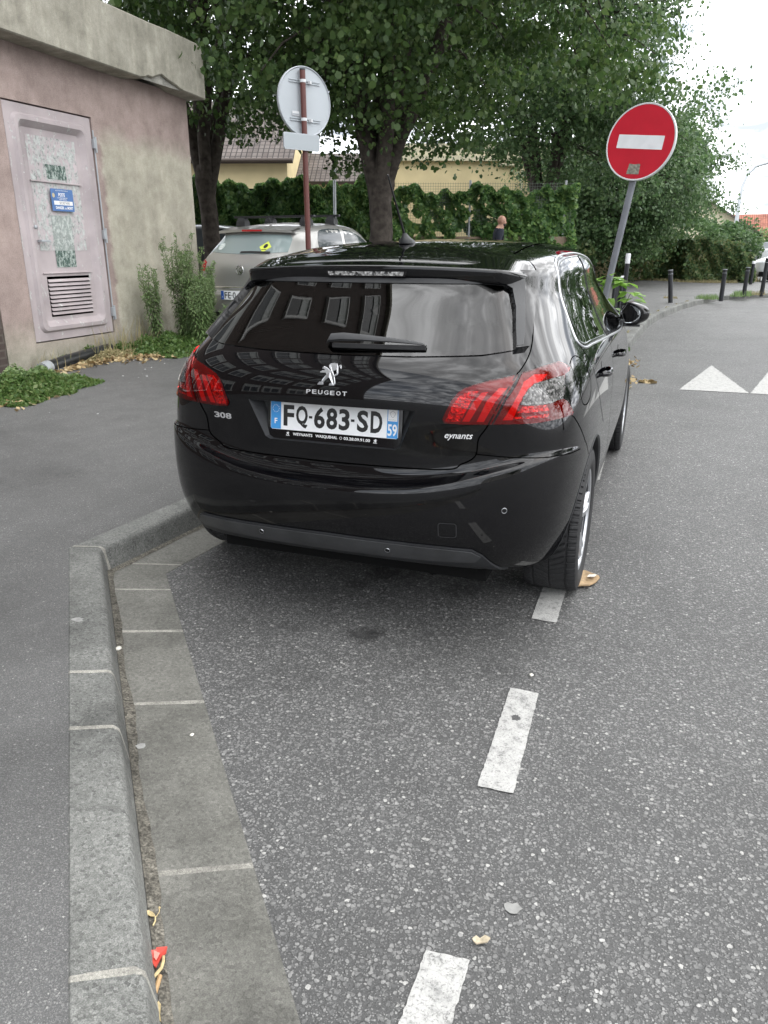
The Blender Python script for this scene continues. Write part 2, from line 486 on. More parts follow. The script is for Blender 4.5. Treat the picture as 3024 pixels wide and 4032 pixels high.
def render_wall():
    """stained render: pink wash high up and to the left, bare grey cement lower right"""
    m, t, b = mat('stained_render')
    g = N(t, 'ShaderNodeTexCoord'); g.name = 'geo'
    sp_ = N(t, 'ShaderNodeSeparateXYZ'); t.links.new(g.outputs['Object'], sp_.inputs[0])
    n1 = N(t, 'ShaderNodeTexNoise', Scale=1.1, Detail=7, Roughness=.6); objc(t, n1)
    n2 = N(t, 'ShaderNodeTexNoise', Scale=5, Detail=8, Roughness=.7); objc(t, n2)
    n3 = N(t, 'ShaderNodeTexNoise', Scale=90, Detail=4); objc(t, n3)
    # pink above a wavering line z ~ 2.6, and everywhere left of y ~ 5.35
    hgt = mth(t, 'ADD', sp_.outputs['Z'], mth(t, 'MULTIPLY', n1.outputs['Fac'], .9))
    up = N(t, 'ShaderNodeMapRange'); t.links.new(hgt, up.inputs[0]); up.inputs[1].default_value = 2.95; up.inputs[2].default_value = 3.25
    lf = N(t, 'ShaderNodeMapRange'); t.links.new(mth(t, 'ADD', sp_.outputs['Y'], mth(t, 'MULTIPLY', n2.outputs['Fac'], .25)), lf.inputs[0]); lf.inputs[1].default_value = 5.56; lf.inputs[2].default_value = 5.50
    pk = mth(t, 'MAXIMUM', up.outputs[0], lf.outputs[0])
    low = N(t, 'ShaderNodeMapRange'); t.links.new(mth(t, 'ADD', sp_.outputs['Z'], mth(t, 'MULTIPLY', n2.outputs['Fac'], .5)), low.inputs[0]); low.inputs[1].default_value = .55; low.inputs[2].default_value = 1.0
    pk = mth(t, 'MULTIPLY', pk, low.outputs[0])
    pink = ramp(t, n2.outputs['Fac'], [(0.3, (.28,.218,.198)), (0.7, (.42,.335,.305))])
    grey = ramp(t, n2.outputs['Fac'], [(0.3, (.36,.335,.27)), (0.7, (.54,.51,.42))])
    c = mixc(t, pk, grey.outputs[0], pink.outputs[0])
    bl = ramp(t, n1.outputs['Fac'], [(0.3, .72), (0.55, 1.0), (0.75, 1.08)])
    c = mixc(t, 1.0, c, bl.outputs[0], 'MULTIPLY')
    # rain runs
    st = N(t, 'ShaderNodeTexNoise', Scale=1, Detail=5, Roughness=.6); objc(t, st, (1, 4.5, .6))
    sr = ramp(t, st.outputs['Fac'], [(0.35, .93), (0.55, 1.0), (0.7, 1.03)])
    c = mixc(t, 1.0, c, sr.outputs[0], 'MULTIPLY')
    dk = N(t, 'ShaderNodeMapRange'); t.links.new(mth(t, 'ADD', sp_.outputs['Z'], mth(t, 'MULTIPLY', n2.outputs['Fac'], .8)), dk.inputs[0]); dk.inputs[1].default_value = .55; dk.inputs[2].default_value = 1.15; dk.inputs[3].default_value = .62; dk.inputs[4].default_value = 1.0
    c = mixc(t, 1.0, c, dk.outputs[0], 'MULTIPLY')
    fine = ramp(t, n3.outputs['Fac'], [(0.3, .86), (0.7, 1.1)])
    c = mixc(t, 1.0, c, fine.outputs[0], 'MULTIPLY')
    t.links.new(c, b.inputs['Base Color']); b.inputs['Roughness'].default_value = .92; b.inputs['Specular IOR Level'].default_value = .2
    bu = N(t, 'ShaderNodeBump', Strength=.5, Distance=.006); t.links.new(n3.outputs['Fac'], bu.inputs['Height']); t.links.new(bu.outputs[0], b.inputs['Normal'])
    return m
M['render'] = render_wall()
def slab_mat():
    m, t, b = mat('weathered_concrete')
    n2 = N(t, 'ShaderNodeTexNoise', Scale=4, Detail=8, Roughness=.7); objc(t, n2)
    r = ramp(t, n2.outputs['Fac'], [(0.3, (.21,.20,.165)), (0.5, (.31,.295,.245)), (0.72, (.42,.40,.34))])
    st = N(t, 'ShaderNodeTexNoise', Scale=1, Detail=6, Roughness=.65); objc(t, st, (2, 8, .9))
    sr = ramp(t, st.outputs['Fac'], [(0.32, .90), (0.52, 1.0), (0.68, 1.22)])
    c = mixc(t, 1.0, r.outputs[0], sr.outputs[0], 'MULTIPLY')
    n3 = N(t, 'ShaderNodeTexNoise', Scale=120, Detail=4); objc(t, n3)
    c = mixc(t, 1.0, c, ramp(t, n3.outputs['Fac'], [(0.3, .85), (0.7, 1.1)]).outputs[0], 'MULTIPLY')
    t.links.new(c, b.inputs['Base Color']); b.inputs['Roughness'].default_value = .9; b.inputs['Specular IOR Level'].default_value = .2
    bu = N(t, 'ShaderNodeBump', Strength=.5, Distance=.006); t.links.new(n3.outputs['Fac'], bu.inputs['Height']); t.links.new(bu.outputs[0], b.inputs['Normal'])
    return m
M['slab'] = slab_mat()
def door_mat(name, base, peel, amt, sc=9):
    m, t, b = mat(name)
    n1 = N(t, 'ShaderNodeTexNoise', Scale=sc, Detail=9, Roughness=.75, Distortion=.4); objc(t, n1, (1, 1.5, .75))
    mask = ramp(t, n1.outputs['Fac'], [(amt-.02, 0.0), (amt+.02, 1.0)])
    n2 = N(t, 'ShaderNodeTexNoise', Scale=3, Detail=4); objc(t, n2)
    bc = ramp(t, n2.outputs['Fac'], [(0.3, [c*.82 for c in base]), (0.7, [min(1, c*1.12) for c in base])])
    n4 = N(t, 'ShaderNodeTexNoise', Scale=28, Detail=5, Roughness=.7); objc(t, n4)
    pc = ramp(t, n4.outputs['Fac'], [(0.35, [c*.45 for c in peel]), (0.5, peel), (0.68, [min(1, c*1.35) for c in peel])])
    c = mixc(t, mask.outputs[0], bc.outputs[0], pc.outputs[0])
    t.links.new(c, b.inputs['Base Color']); b.inputs['Roughness'].default_value = .65
    bu = N(t, 'ShaderNodeBump', Strength=.35, Distance=.003); t.links.new(mask.outputs[0], bu.inputs['Height']); t.links.new(bu.outputs[0], b.inputs['Normal'])
    return m
M['door'] = door_mat('door_paint', (.40,.35,.355), (.46,.46,.45), .60)
M['door_peel'] = door_mat('door_peeling', (.46,.40,.41), (.40,.42,.405), .49, 16)
M['door_green'] = door_mat('door_green', (.05,.09,.075), (.33,.38,.35), .50, 22)
M['door_mix'] = door_mat('door_green_grey', (.27,.305,.285), (.42,.45,.43), .5, 24)

def brick():
    m, t, b = mat('brown_brick')
    g = N(t, 'ShaderNodeTexCoord')
    sp_ = N(t, 'ShaderNodeSeparateXYZ'); t.links.new(g.outputs['Object'], sp_.inputs[0])
    cb = N(t, 'ShaderNodeCombineXYZ'); t.links.new(mth(t, 'ADD', sp_.outputs['X'], sp_.outputs['Y']), cb.inputs[0]); t.links.new(sp_.outputs['Z'], cb.inputs[1])
    br = N(t, 'ShaderNodeTexBrick', Scale=1.0); t.links.new(cb.outputs[0], br.inputs['Vector'])
    br.inputs['Color1'].default_value = (.070, .050, .042, 1); br.inputs['Color2'].default_value = (.052, .038, .033, 1); br.inputs['Mortar'].default_value = (.085, .07, .06, 1)
    br.inputs['Brick Width'].default_value = .23; br.inputs['Row Height'].default_value = .075; br.inputs['Mortar Size'].default_value = .01
    t.links.new(br.outputs[0], b.inputs['Base Color']); b.inputs['Roughness'].default_value = .85
    return m
M['brick'] = brick()

def leafm(name, cols, trans=.45, rough=.45):
    m, t, b = mat(name)
    g = N(t, 'ShaderNodeNewGeometry')
    n = N(t, 'ShaderNodeTexNoise', Scale=.55, Detail=3); objc(t, n)
    f = mth(t, 'ADD', mth(t, 'MULTIPLY', g.outputs['Random Per Island'], .62), mth(t, 'MULTIPLY', n.outputs['Fac'], .38))
    r = ramp(t, f, [((i)/(len(cols)-1)*.8+.1, c) for i, c in enumerate(cols)])
    t.links.new(r.outputs[0], b.inputs['Base Color']); b.inputs['Roughness'].default_value = rough
    tl = N(t, 'ShaderNodeBsdfTranslucent'); t.links.new(r.outputs[0], tl.inputs[0])
    mx = N(t, 'ShaderNodeMixShader'); mx.inputs[0].default_value = trans
    o = t.nodes['Material Output']
    t.links.new(b.outputs[0], mx.inputs[1]); t.links.new(tl.outputs[0], mx.inputs[2]); t.links.new(mx.outputs[0], o.inputs[0])
    return m
M['lime'] = leafm('lime_leaf', [(0.035,0.073,0.024), (0.062,0.117,0.032), (0.094,0.161,0.045), (0.160,0.224,0.075)])
M['lime2'] = leafm('lime_leaf_cool', [(0.045,0.094,0.039), (0.075,0.141,0.052), (0.111,0.189,0.072), (0.182,0.266,0.111)])
M['ivy'] = leafm('ivy_leaf', [(0.044,0.107,0.038), (0.089,0.188,0.057), (0.153,0.269,0.081), (0.282,0.397,0.116)])
M['hedge'] = leafm('hedge_leaf', [(0.050,0.100,0.038), (0.081,0.150,0.054), (0.140,0.192,0.069), (0.223,0.197,0.080)])
M['weed'] = leafm('weed_leaf', [(0.109,0.181,0.074), (0.164,0.254,0.101), (0.229,0.326,0.133), (0.306,0.398,0.184)])
M['groundcover'] = leafm('groundcover_leaf', [(.055,.11,.030), (.095,.175,.045), (.14,.23,.065), (.22,.27,.10)])
M['bright_leaf'] = leafm('bright_leaf', [(.17,.33,.05), (.24,.42,.08), (.30,.48,.11)], trans=.5)
M['dryleaf'] = leafm('dry_leaf', [(.16,.10,.045), (.30,.21,.10), (.45,.35,.19), (.55,.47,.30)], trans=.15, rough=.7)
M['drygrass'] = leafm('dry_grass', [(.25,.20,.10), (.40,.34,.19), (.22,.24,.09)], trans=.2, rough=.7)
M['bark'] = simple('bark', (0.070,0.060,0.052), rough=.95, vary=.45, vscale=9, bump=.9, bscale=22, spec=.1)
M['bark_pale'] = simple('bark_pale', (.23,.19,.14), rough=.9, vary=.3, vscale=9, spec=.1)
M['stem'] = simple('stem', (.09,.11,.045), rough=.7, vary=.2)
M['yellow_wall'] = simple('yellow_render', (.68,.57,.34), rough=.9, vary=.08, vscale=1.5, spec=.15)
M['cream_trim'] = simple('cream_trim', (.58,.53,.38), rough=.85, vary=.1)
M['tan_wall'] = simple('tan_wall', (0.240,0.186,0.138), rough=.95, vary=.2, vscale=3, spec=.1)
def tiles(name, c1, c2, sc=(1, 1, 1)):
    m, t, b = mat(name)
    g = N(t, 'ShaderNodeTexCoord'); g.name = 'geo'
    br = N(t, 'ShaderNodeTexBrick', Scale=1.0); t.links.new(g.outputs['UV'], br.inputs['Vector'])
    br.inputs['Color1'].default_value = (*c1, 1); br.inputs['Color2'].default_value = (*c2, 1); br.inputs['Mortar'].default_value = (*[c*.3 for c in c1], 1)
    br.inputs['Brick Width'].default_value = .19; br.inputs['Row Height'].default_value = .27; br.inputs['Mortar Size'].default_value = .022; br.inputs['Mortar Smooth'].default_value = .6; br.offset = 0.0
    n = N(t, 'ShaderNodeTexNoise', Scale=1.2, Detail=5); objc(t, n)
    c = mixc(t, 1.0, br.outputs[0], ramp(t, n.outputs['Fac'], [(0.3, .7), (0.7, 1.25)]).outputs[0], 'MULTIPLY')
    t.links.new(c, b.inputs['Base Color']); b.inputs['Roughness'].default_value = .85
    bu = N(t, 'ShaderNodeBump', Strength=.8, Distance=.05); t.links.new(br.outputs['Fac'], bu.inputs['Height']); bu.invert = True; t.links.new(bu.outputs[0], b.inputs['Normal'])
    return m
M['tile_grey'] = tiles('grey_brown_tiles', (0.101,0.081,0.073), (0.136,0.116,0.105))
M['tile_red'] = tiles('red_tiles', (.30,.11,.075), (.38,.15,.10))
M['post_brown'] = simple('brown_paint', (.10,.028,.022), rough=.35, vary=.15, vscale=4)
M['galv'] = simple('galvanised', (.38,.40,.42), rough=.45, metal=.35, vary=.08, vscale=5)
M['alu'] = simple('alu_back', (.40,.43,.455), rough=.5, metal=.15, vary=.05, vscale=3)
M['sign_red'] = simple('sign_red', (.48,.012,.028), rough=.3, vary=.06, vscale=6)
M['sign_white'] = simple('sign_white', (.70,.71,.72), rough=.4, vary=.06, vscale=10)
M['sign_rim'] = simple('sign_rim', (.60,.61,.62), rough=.4)
M['grey_post'] = simple('grey_post', (.17,.18,.20), rough=.45, vary=.1, vscale=6)
M['bollard'] = simple('bollard_black', (.012,.013,.016), rough=.35, vary=.2, vscale=9)
M['window_dark'] = simple('window_pane', (.05,.06,.065), rough=.05)
M['white_frame'] = simple('white_frame', (.62,.62,.60), rough=.5)
M['silver'] = simple('silver_paint', (.42,.415,.40), rough=.32, metal=.55, coat=.6)
M['darkcar'] = simple('dark_grey_paint', (.045,.05,.055), rough=.3, metal=.4, coat=.8)
M['whitecar'] = simple('white_paint', (.75,.76,.77), rough=.3, coat=.6)
M['tail_red'] = simple('tail_red', (.38,.012,.015), rough=.12)
M['skin'] = simple('skin', (.42,.23,.16), rough=.5, vary=.08, vscale=20)
M['navy'] = simple('navy_cloth', (.012,.015,.028), rough=.85)
# ------------------------------------------------------------------ ground, kerbs, gutter, markings
K = [(1.95,-3.58),(-1.345,.114),(-1.27,.95),(-1.225,5.35),(-1.05,6.0),(-.55,6.5),(.05,6.85),(.34,7.45),(.43,8.6),(.49,11.3),(.69,14.9),(1.38,19.4),(2.45,22.9),(3.8,24.6),(6.5,26.4),(12,28.6),(30,33)]
def smooth_path(P, start):
    out = list(P[:start])
    for i in range(start, len(P)-1):
        p0, p1, p2, p3 = [np.array(P[max(0, min(len(P)-1, k))]) for k in (i-1, i, i+1, i+2)]
        n = max(3, int(np.linalg.norm(p2-p1)/.35)) if np.linalg.norm(p2-p1) < 3 else 8
        for k in range(n):
            t = k/n
            out.append(tuple(.5*((2*p1)+(p2-p0)*t+(2*p0-5*p1+4*p2-p3)*t*t+(3*p1-p0-3*p2+p3)*t**3)))
    out.append(P[-1])
    return out
KP = smooth_path(K, 3)
def sstep(a, b, x):
    t = max(0, min(1, (x-a)/(b-a))); return t*t*(3-2*t)
def H(x, y):
    dl = max(0, min(6, -1.3 - x))
    w_ = sstep(0, 2.5, dl)
    z = .12 + .020*dl + w_*(.035*max(0, min(y, 9)-3.6) + .012*max(0, min(y, 40)-9)) - (.004*max(0, 3-y)*w_ if y < 3 else 0)
    return z
def offset_path(P, d):
    """points moved d to the right of travel (mitred)"""
    out = []
    for i, p in enumerate(P):
        p = Vector(p)
        a = (p - Vector(P[i-1])).normalized() if i > 0 else None
        b = (Vector(P[i+1]) - p).normalized() if i < len(P)-1 else None
        if a is None: a = b
        if b is None: b = a
        na = Vector((a.y, -a.x)); nb = Vector((b.y, -b.x))
        m_ = (na + nb); m_ /= max(.3, m_.dot(na)) 
        out.append(p + m_*d)
    return out
# road: one sheet to the horizon
g = MB()
for (x0, x1, y0, y1) in ((-400, 400, -400, 500),):
    n = 1
    g.add([(x0,y0,0),(x1,y0,0),(x1,y1,0),(x0,y1,0)], [(0,1,2,3)])
tag(g.build('road', M['road']), 'grey asphalt road with pale stone chips', None, None, 'structure')
# pavement sheet left of the kerb
from mathutils.geometry import delaunay_2d_cdt
KI = offset_path(KP, .004)
outer = [tuple(p) for p in KI] + [(60, 60), (-60, 60), (-60, -14), (1.95, -14)]
bd = []
for i in range(len(outer)):
    a, b = outer[i], outer[(i+1) % len(outer)]
    n = max(1, min(60, int(math.dist(a, b)/1.0)))
    bd += [Vector((a[0]+(b[0]-a[0])*k/n, a[1]+(b[1]-a[1])*k/n)) for k in range(n)]
pts = list(bd)
for x in np.arange(-12, 4, .45):
    for y in np.arange(-6, 30, .45):
        if inpoly0(x, y, outer): pts.append(Vector((x, y)))
for x in np.arange(-58, 58, 4.0):
    for y in np.arange(-12, 58, 4.0):
        if not (-12 < x < 4 and -6 < y < 30) and inpoly0(x, y, outer): pts.append(Vector((x, y)))
r = delaunay_2d_cdt(pts, [(i, (i+1) % len(bd)) for i in range(len(bd))], [list(range(len(bd)))], 1, 1e-6)
tag(mobj('pavement', [(v.x, v.y, H(v.x, v.y)) for v in r[0]], r[2], M['pave'], None, True), 'worn grey asphalt pavement', None, None, 'structure')
# kerb stones with mortar joints
def along(P, s):
    for a, b in zip(P, P[1:]):
        L = math.dist(a, b)
        if s <= L: return (a[0]+(b[0]-a[0])*s/L, a[1]+(b[1]-a[1])*s/L)
        s -= L
    return P[-1]
def kerb_run(P, joints, prof, mb, mortar_w=.014):
    """sweep the profile (offset right of travel, z above H at the outer line) along P; joints: arc lengths"""
    cum = [0]
    for a, b in zip(P, P[1:]): cum.append(cum[-1] + math.dist(a, b))
    tot = cum[-1]
    offs = [offset_path(P, o) for o, _ in prof]
    def pos(s, j):
        for i in range(len(P)-1):
            if s <= cum[i+1] + 1e-9 or i == len(P)-2:
                t = (s-cum[i])/(cum[i+1]-cum[i]); q = offs[j][i]*(1-t) + offs[j][i+1]*t
                return q
    J = [j for j in joints if 0 < j < tot]
    ed = [0] + J + [tot]
    for k in range(len(ed)-1):
        a, b = ed[k] + (mortar_w/2 if k else 0), ed[k+1] - (mortar_w/2 if k < len(ed)-2 else 0)
        ss = [a] + [c for c in cum if a < c < b] + [b]
        ss2 = []
        for u, v in zip(ss, ss[1:]):
            n = max(1, int((v-u)/.25)); ss2 += [u+(v-u)*q/n for q in range(n)]
        ss2.append(ss[-1])
        V = []; nP = len(prof)
        for s in ss2:
            z0 = H(*pos(s, 0)) if False else .12
            for j, (o, z) in enumerate(prof):
                q = pos(s, j); V.append((q.x, q.y, z0 + z))
        F = [(i*nP+j, (i+1)*nP+j, (i+1)*nP+j+1, i*nP+j+1) for i in range(len(ss2)-1) for j in range(nP-1)]
        F += [tuple(range(nP)), tuple((len(ss2)-1)*nP+j for j in range(nP-1, -1, -1))]
        mb.m = 0; mb.add(V, F)
        if k < len(ed)-2:
            V = []
            for s in (ed[k+1]-mortar_w/2-.002, ed[k+1]+mortar_w/2+.002):
                for j, (o, z) in enumerate(prof):
                    q = pos(s, j); zz_ = z - .0015 + .0035*rnd.random(); V.append((q.x, q.y, .12 + zz_ - (.001 if j == 0 else 0)))
            mb.m = 1; mb.add(V, [(j, nP+j, nP+j+1, j+1) for j in range(nP-1)])
def seglen(P, i): return math.dist(P[i], P[i+1])
PROF = [(0, -.10), (0, .0), (.004, .004), (.118, .004), (.130, -.001), (.137, -.012), (.140, -.030), (.155, -.124)]
mb = MB()
L0 = math.dist(K[0], K[1])
j0 = [L0 - d for d in (1.17, 1.50, 2.35, 3.3)]
joints = sorted(j0 + [L0 + .02] + [L0 + .84 + 1.0*k for k in range(0, 70)])
kerb_run(KP, joints, PROF, mb)
tag(mb.build('kerb', [M['kerb'], M['mortar']], None, smooth=35), 'grey stone kerb with pale mortar joints', None, None, 'structure')
# concrete gutter slabs
mb = MB()
GK = KP[:8]
GP = [(.155, -.1165), (.405, -.1165), (.407, -.122)]
gj = sorted([L0 - d for d in (.20, .63, 1.18, 1.97, 2.9)] + [L0 + .13, L0 + .75, L0 + 1.6, L0 + 2.6, L0 + 3.6])
kerb_run(GK, gj, GP, mb, .016)
tag(mb.build('gutter', [M['gutter'], M['mortar']], None), 'brownish concrete gutter slabs along the kerb', None, None, 'structure')
mb = MB()
dp = offset_path(GK, .154); dq = offset_path(GK, .178)
V = []; n_ = 0
for i in range(len(GK)-1):
    L = (dp[i+1]-dp[i]).length; n = max(1, int(L/.05))
    for k in range(n):
        t = k/n; a = dp[i].lerp(dp[i+1], t); b = dq[i].lerp(dq[i+1], t)
        b = a + (b-a)*(1 + .22*math.sin((i*7+t*L*9)) + .25*rnd.random())
        V += [(a.x, a.y, .0115), (b.x, b.y, .0055)]
mb.add(V, [(2*i, 2*i+1, 2*i+3, 2*i+2) for i in range(len(V)//2-1)])
tag(mb.build('gutter_dirt', M['dirt'], None), None, None, None, 'structure')
# painted markings
def patch(P, z, mb, jag=.0022):
    """flat painted patch with slightly eroded edges"""
    Q = []
    for i in range(len(P)):
        a, b = Vector(P[i]), Vector(P[(i+1) % len(P)]); L = (b-a).length; n = max(2, int(L/.012)); t_ = (b-a).normalized(); nn = Vector((-t_.y, t_.x))
        for k in range(n):
            q = a + (b-a)*k/n
            if k: q = q + nn*rnd.uniform(-jag, jag*.6)
            Q.append(q)
    r = delaunay_2d_cdt(Q, [(i, (i+1) % len(Q)) for i in range(len(Q))], [], 1, 1e-6)
    mb.add([(v.x, v.y, z) for v in r[0]], r[2])
dashes = [[(.804,-1.75),(.900,-1.75),(.900,-1.236),(.806,-1.245)], [(.784,-.690),(.884,-.686),(.867,-.160),(.770,-.157)], [(.747,.385),(.848,.381),(.840,.91),(.742,.915)], [(.735,1.43),(.835,1.43),(.83,1.95),(.73,1.95)], [(.72,2.5),(.82,2.5),(.81,3.0),(.71,3.0)]]
for k, P in enumerate(dashes):
    mb = MB(); patch(P, .004, mb); tag(mb.build('road_marking', M['mark']), 'white painted dash edging the parking bay', None, 'parking bay dashes', 'structure')
tris = [[(1.301,6.268),(1.981,6.285),(1.689,8.299)], [(2.0,6.28),(2.68,6.29),(2.39,8.3)], [(2.70,6.29),(3.38,6.30),(3.09,8.31)]]
for P in tris:
    mb = MB(); patch(P, .004, mb, .008); tag(mb.build('give_way_marking', M['mark']), 'white painted triangle on the road', None, 'white road triangles', 'structure')
M['oil'] = glass_mat('oil', (.35,.35,.36), rough=.6)
def stain(cx, cy, r0, name='oil_stain', seed=1, z=.003, m=None, sx=1.0):
    rr = random.Random(seed); P = []
    for k in range(28):
        a = 2*PI*k/28; rr_ = r0*(.65 + .5*rr.random()); P.append((cx + sx*rr_*math.cos(a), cy + rr_*math.sin(a)))
    mb = MB(); mb.add([(x, y, z) for x, y in P], [tuple(range(28))]); return tag(mb.build(name, m or M['oil']), None, None, None, 'structure')
stain(.822, -.33, .018, seed=8, z=.0055)
# ------------------------------------------------------------------ the black hatchback
# rows of (x, y, z) round the half body, rear centre -> side -> front centre
def _row(z, xy):
    if not isinstance(z, (list, tuple)): z = [z] * len(xy)
    return [(x, y, k) for (x, y), k in zip(xy, z)]
_S = [1.1, 1.8, 2.5, 3.2]
def _side(xs, fy=((.85, 3.85), (.5, 4.2), (0, 4.25))):
    return [(x, y) for x, y in zip(xs, _S)] + list(fy)
ROWS = [
 _row([.300,.298,.288,.252,.215,.20,.20,.20,.20,.20,.20,.20,.20], [(0,.24),(.33,.24),(.52,.26),(.66,.33),(.74,.46),(.78,.66)] + _side((.80,.80,.80,.80), ((.74,3.85),(.45,4.05),(0,4.1)))),
 _row([.285,.284,.276,.252,.245,.245,.245,.245,.245,.245,.245,.245,.245], [(0,.12),(.33,.13),(.56,.17),(.715,.265),(.80,.41),(.835,.64)] + _side((.86,.865,.865,.86), ((.79,3.85),(.47,4.12),(0,4.17)))),
 _row([.335,.334,.333,.330,.33,.33,.33,.33,.33,.33,.33,.33,.33], [(0,.055),(.35,.07),(.60,.12),(.76,.225),(.842,.385),(.875,.63)] + _side((.885,.888,.888,.885), ((.83,3.85),(.5,4.17),(0,4.22)))),
 _row(.45, [(0,.018),(.36,.033),(.625,.085),(.788,.185),(.868,.355),(.897,.62)] + _side((.902,.902,.902,.902))),
 _row([.545,.55,.60,.64,.64,.62,.60,.6,.6,.6,.6,.6,.6], [(0,.01),(.36,.025),(.625,.078),(.79,.182),(.872,.35),(.902,.62)] + _side((.905,.898,.898,.905))),
 _row([.592,.60,.675,.715,.715,.69,.68,.68,.68,.68,.68,.68,.68], [(0,.012),(.36,.028),(.622,.085),(.787,.188),(.870,.352),(.900,.62)] + _side((.902,.896,.896,.900))),
 _row([.601,.609,.685,.725,.725,.70,.69,.69,.69,.69,.69,.69,.69], [(0,.025),(.36,.04),(.620,.095),(.785,.192),(.868,.355),(.899,.62)] + _side((.901,.896,.896,.900))),
 _row([.610,.618,.695,.732,.732,.71,.70,.70,.70,.70,.70,.70,.70], [(0,.085),(.36,.09),(.605,.122),(.778,.198),(.864,.357),(.897,.62)] + _side((.901,.896,.896,.900))),
 _row([.665,.67,.71,.742,.742,.73,.72,.72,.72,.72,.72,.72,.72], [(0,.10),(.36,.105),(.602,.135),(.772,.202),(.862,.358),(.896,.62)] + _side((.900,.896,.896,.898))),
 _row(.78, [(0,.088),(.37,.094),(.605,.138),(.762,.205),(.857,.36),(.893,.62)] + _side((.898,.896,.894,.892), ((.82,3.85),(.48,4.16),(0,4.2)))),
 _row(.86, [(0,.072),(.37,.08),(.60,.132),(.748,.205),(.842,.365),(.884,.62)] + _side((.892,.892,.888,.880), ((.80,3.75),(.46,3.98),(0,4.02)))),
 _row(.93, [(0,.070),(.37,.08),(.598,.138),(.735,.220),(.822,.385),(.866,.63)] + _side((.880,.882,.876,.86), ((.77,3.6),(.44,3.7),(0,3.75)))),
 _row(.99, [(0,.088),(.37,.098),(.594,.163),(.718,.255),(.797,.425),(.838,.65)] + _side((.860,.866,.86,.83), ((.73,3.35),(.42,3.44),(0,3.48)))),
 _row(1.04, [(0,.128),(.37,.138),(.585,.205),(.699,.30),(.768,.475),(.805,.69)] + _side((.830,.836,.83,.79), ((.68,3.18),(.40,3.28),(0,3.32)))),
 _row(1.09, [(0,.195),(.36,.205),(.565,.268),(.675,.36),(.738,.535),(.774,.74)] + [(.800,1.12),(.806,1.8),(.80,2.45),(.76,2.85),(.66,3.03),(.38,3.14),(0,3.18)]),
 _row(1.17, [(0,.295),(.35,.305),(.53,.358),(.633,.44),(.697,.62),(.736,.82)] + [(.762,1.18),(.768,1.8),(.762,2.35),(.72,2.66),(.62,2.87),(.36,2.97),(0,3.01)]),
 _row(1.25, [(0,.398),(.33,.408),(.495,.455),(.592,.54),(.655,.71),(.696,.90)] + [(.722,1.24),(.730,1.8),(.722,2.25),(.67,2.50),(.58,2.70),(.34,2.79),(0,2.82)]),
 _row([1.315,1.313,1.305,1.30,1.31,1.32,1.33,1.335,1.33,1.315,1.305,1.305,1.305], [(0,.480),(.32,.488),(.47,.525),(.565,.61),(.622,.77),(.662,.96)] + [(.685,1.28),(.692,1.8),(.682,2.18),(.63,2.40),(.54,2.57),(.32,2.66),(0,2.69)]),
 _row([1.372,1.368,1.355,1.35,1.362,1.375,1.388,1.395,1.388,1.37,1.36,1.362,1.365], [(0,.505),(.31,.515),(.455,.55),(.545,.64),(.595,.80),(.628,.99)] + [(.648,1.30),(.655,1.8),(.642,2.12),(.59,2.31),(.50,2.46),(.30,2.54),(0,2.57)]),
 _row([1.395,1.390,1.378,1.376,1.392,1.406,1.420,1.426,1.418,1.398,1.388,1.392,1.396], [(0,.58),(.29,.59),(.42,.63),(.50,.73),(.545,.88),(.575,1.06)] + [(.59,1.34),(.595,1.8),(.58,2.06),(.53,2.22),(.45,2.35),(.27,2.42),(0,2.44)]),
 _row([1.425,1.422,1.410,1.410,1.420,1.430,1.442,1.449,1.442,1.428,1.420,1.422,1.424], [(0,.78),(.24,.80),(.35,.84),(.42,.92),(.46,1.02),(.48,1.15)] + [(.49,1.38),(.49,1.8),(.47,1.98),(.43,2.1),(.36,2.2),(.22,2.26),(0,2.28)]),
 _row([1.457,1.455,1.448,1.449,1.452,1.456,1.462,1.466,1.462,1.456,1.453,1.452,1.452], [(0,1.08),(.16,1.1),(.24,1.13),(.29,1.18),(.31,1.25),(.32,1.32)] + [(.325,1.5),(.32,1.75),(.30,1.86),(.27,1.95),(.22,2.0),(.14,2.03),(0,2.05)]),
 _row(1.471, [(0,1.4),(.05,1.4),(.08,1.42),(.10,1.45),(.11,1.5),(.11,1.55)] + [(.11,1.6),(.11,1.7),(.10,1.74),(.09,1.77),(.07,1.79),(.04,1.8),(0,1.8)]),
 _row(1.475, [(0,1.62)] * 13),
]
for _r in ROWS[17:21]:
    for _k, (_x, _y, _z) in enumerate(_r):
        _r[_k] = (_x * 1.035, _y, _z + .010)
for _r in ROWS[21:]:
    for _k, (_x, _y, _z) in enumerate(_r):
        _r[_k] = (_x, _y, _z + .004)
for _r in ROWS[2:9]:
    for _k, _d in ((3, .008), (4, .009), (5, -.006)):
        _x, _y, _z = _r[_k]; _r[_k] = (_x - _d, _y + _d*.3, _z)
def _bspl(n, m):
    """matrix (m x n) of the clamped-by-reflection uniform cubic B-spline through n control values"""
    B = np.zeros((m, n)); t = np.linspace(0, n - 1, m)
    for k, x in enumerate(t):
        i = min(int(x), n - 2); f = x - i
        wts = ((1-f)**3/6, (3*f**3-6*f*f+4)/6, (-3*f**3+3*f*f+3*f+1)/6, f**3/6)
        for j, wt in zip(range(i-1, i+3), wts):
            if j < 0: B[k, 0] += 2*wt; B[k, 1] -= wt
            elif j >= n: B[k, n-1] += 2*wt; B[k, n-2] -= wt
            else: B[k, j] += wt
    return B
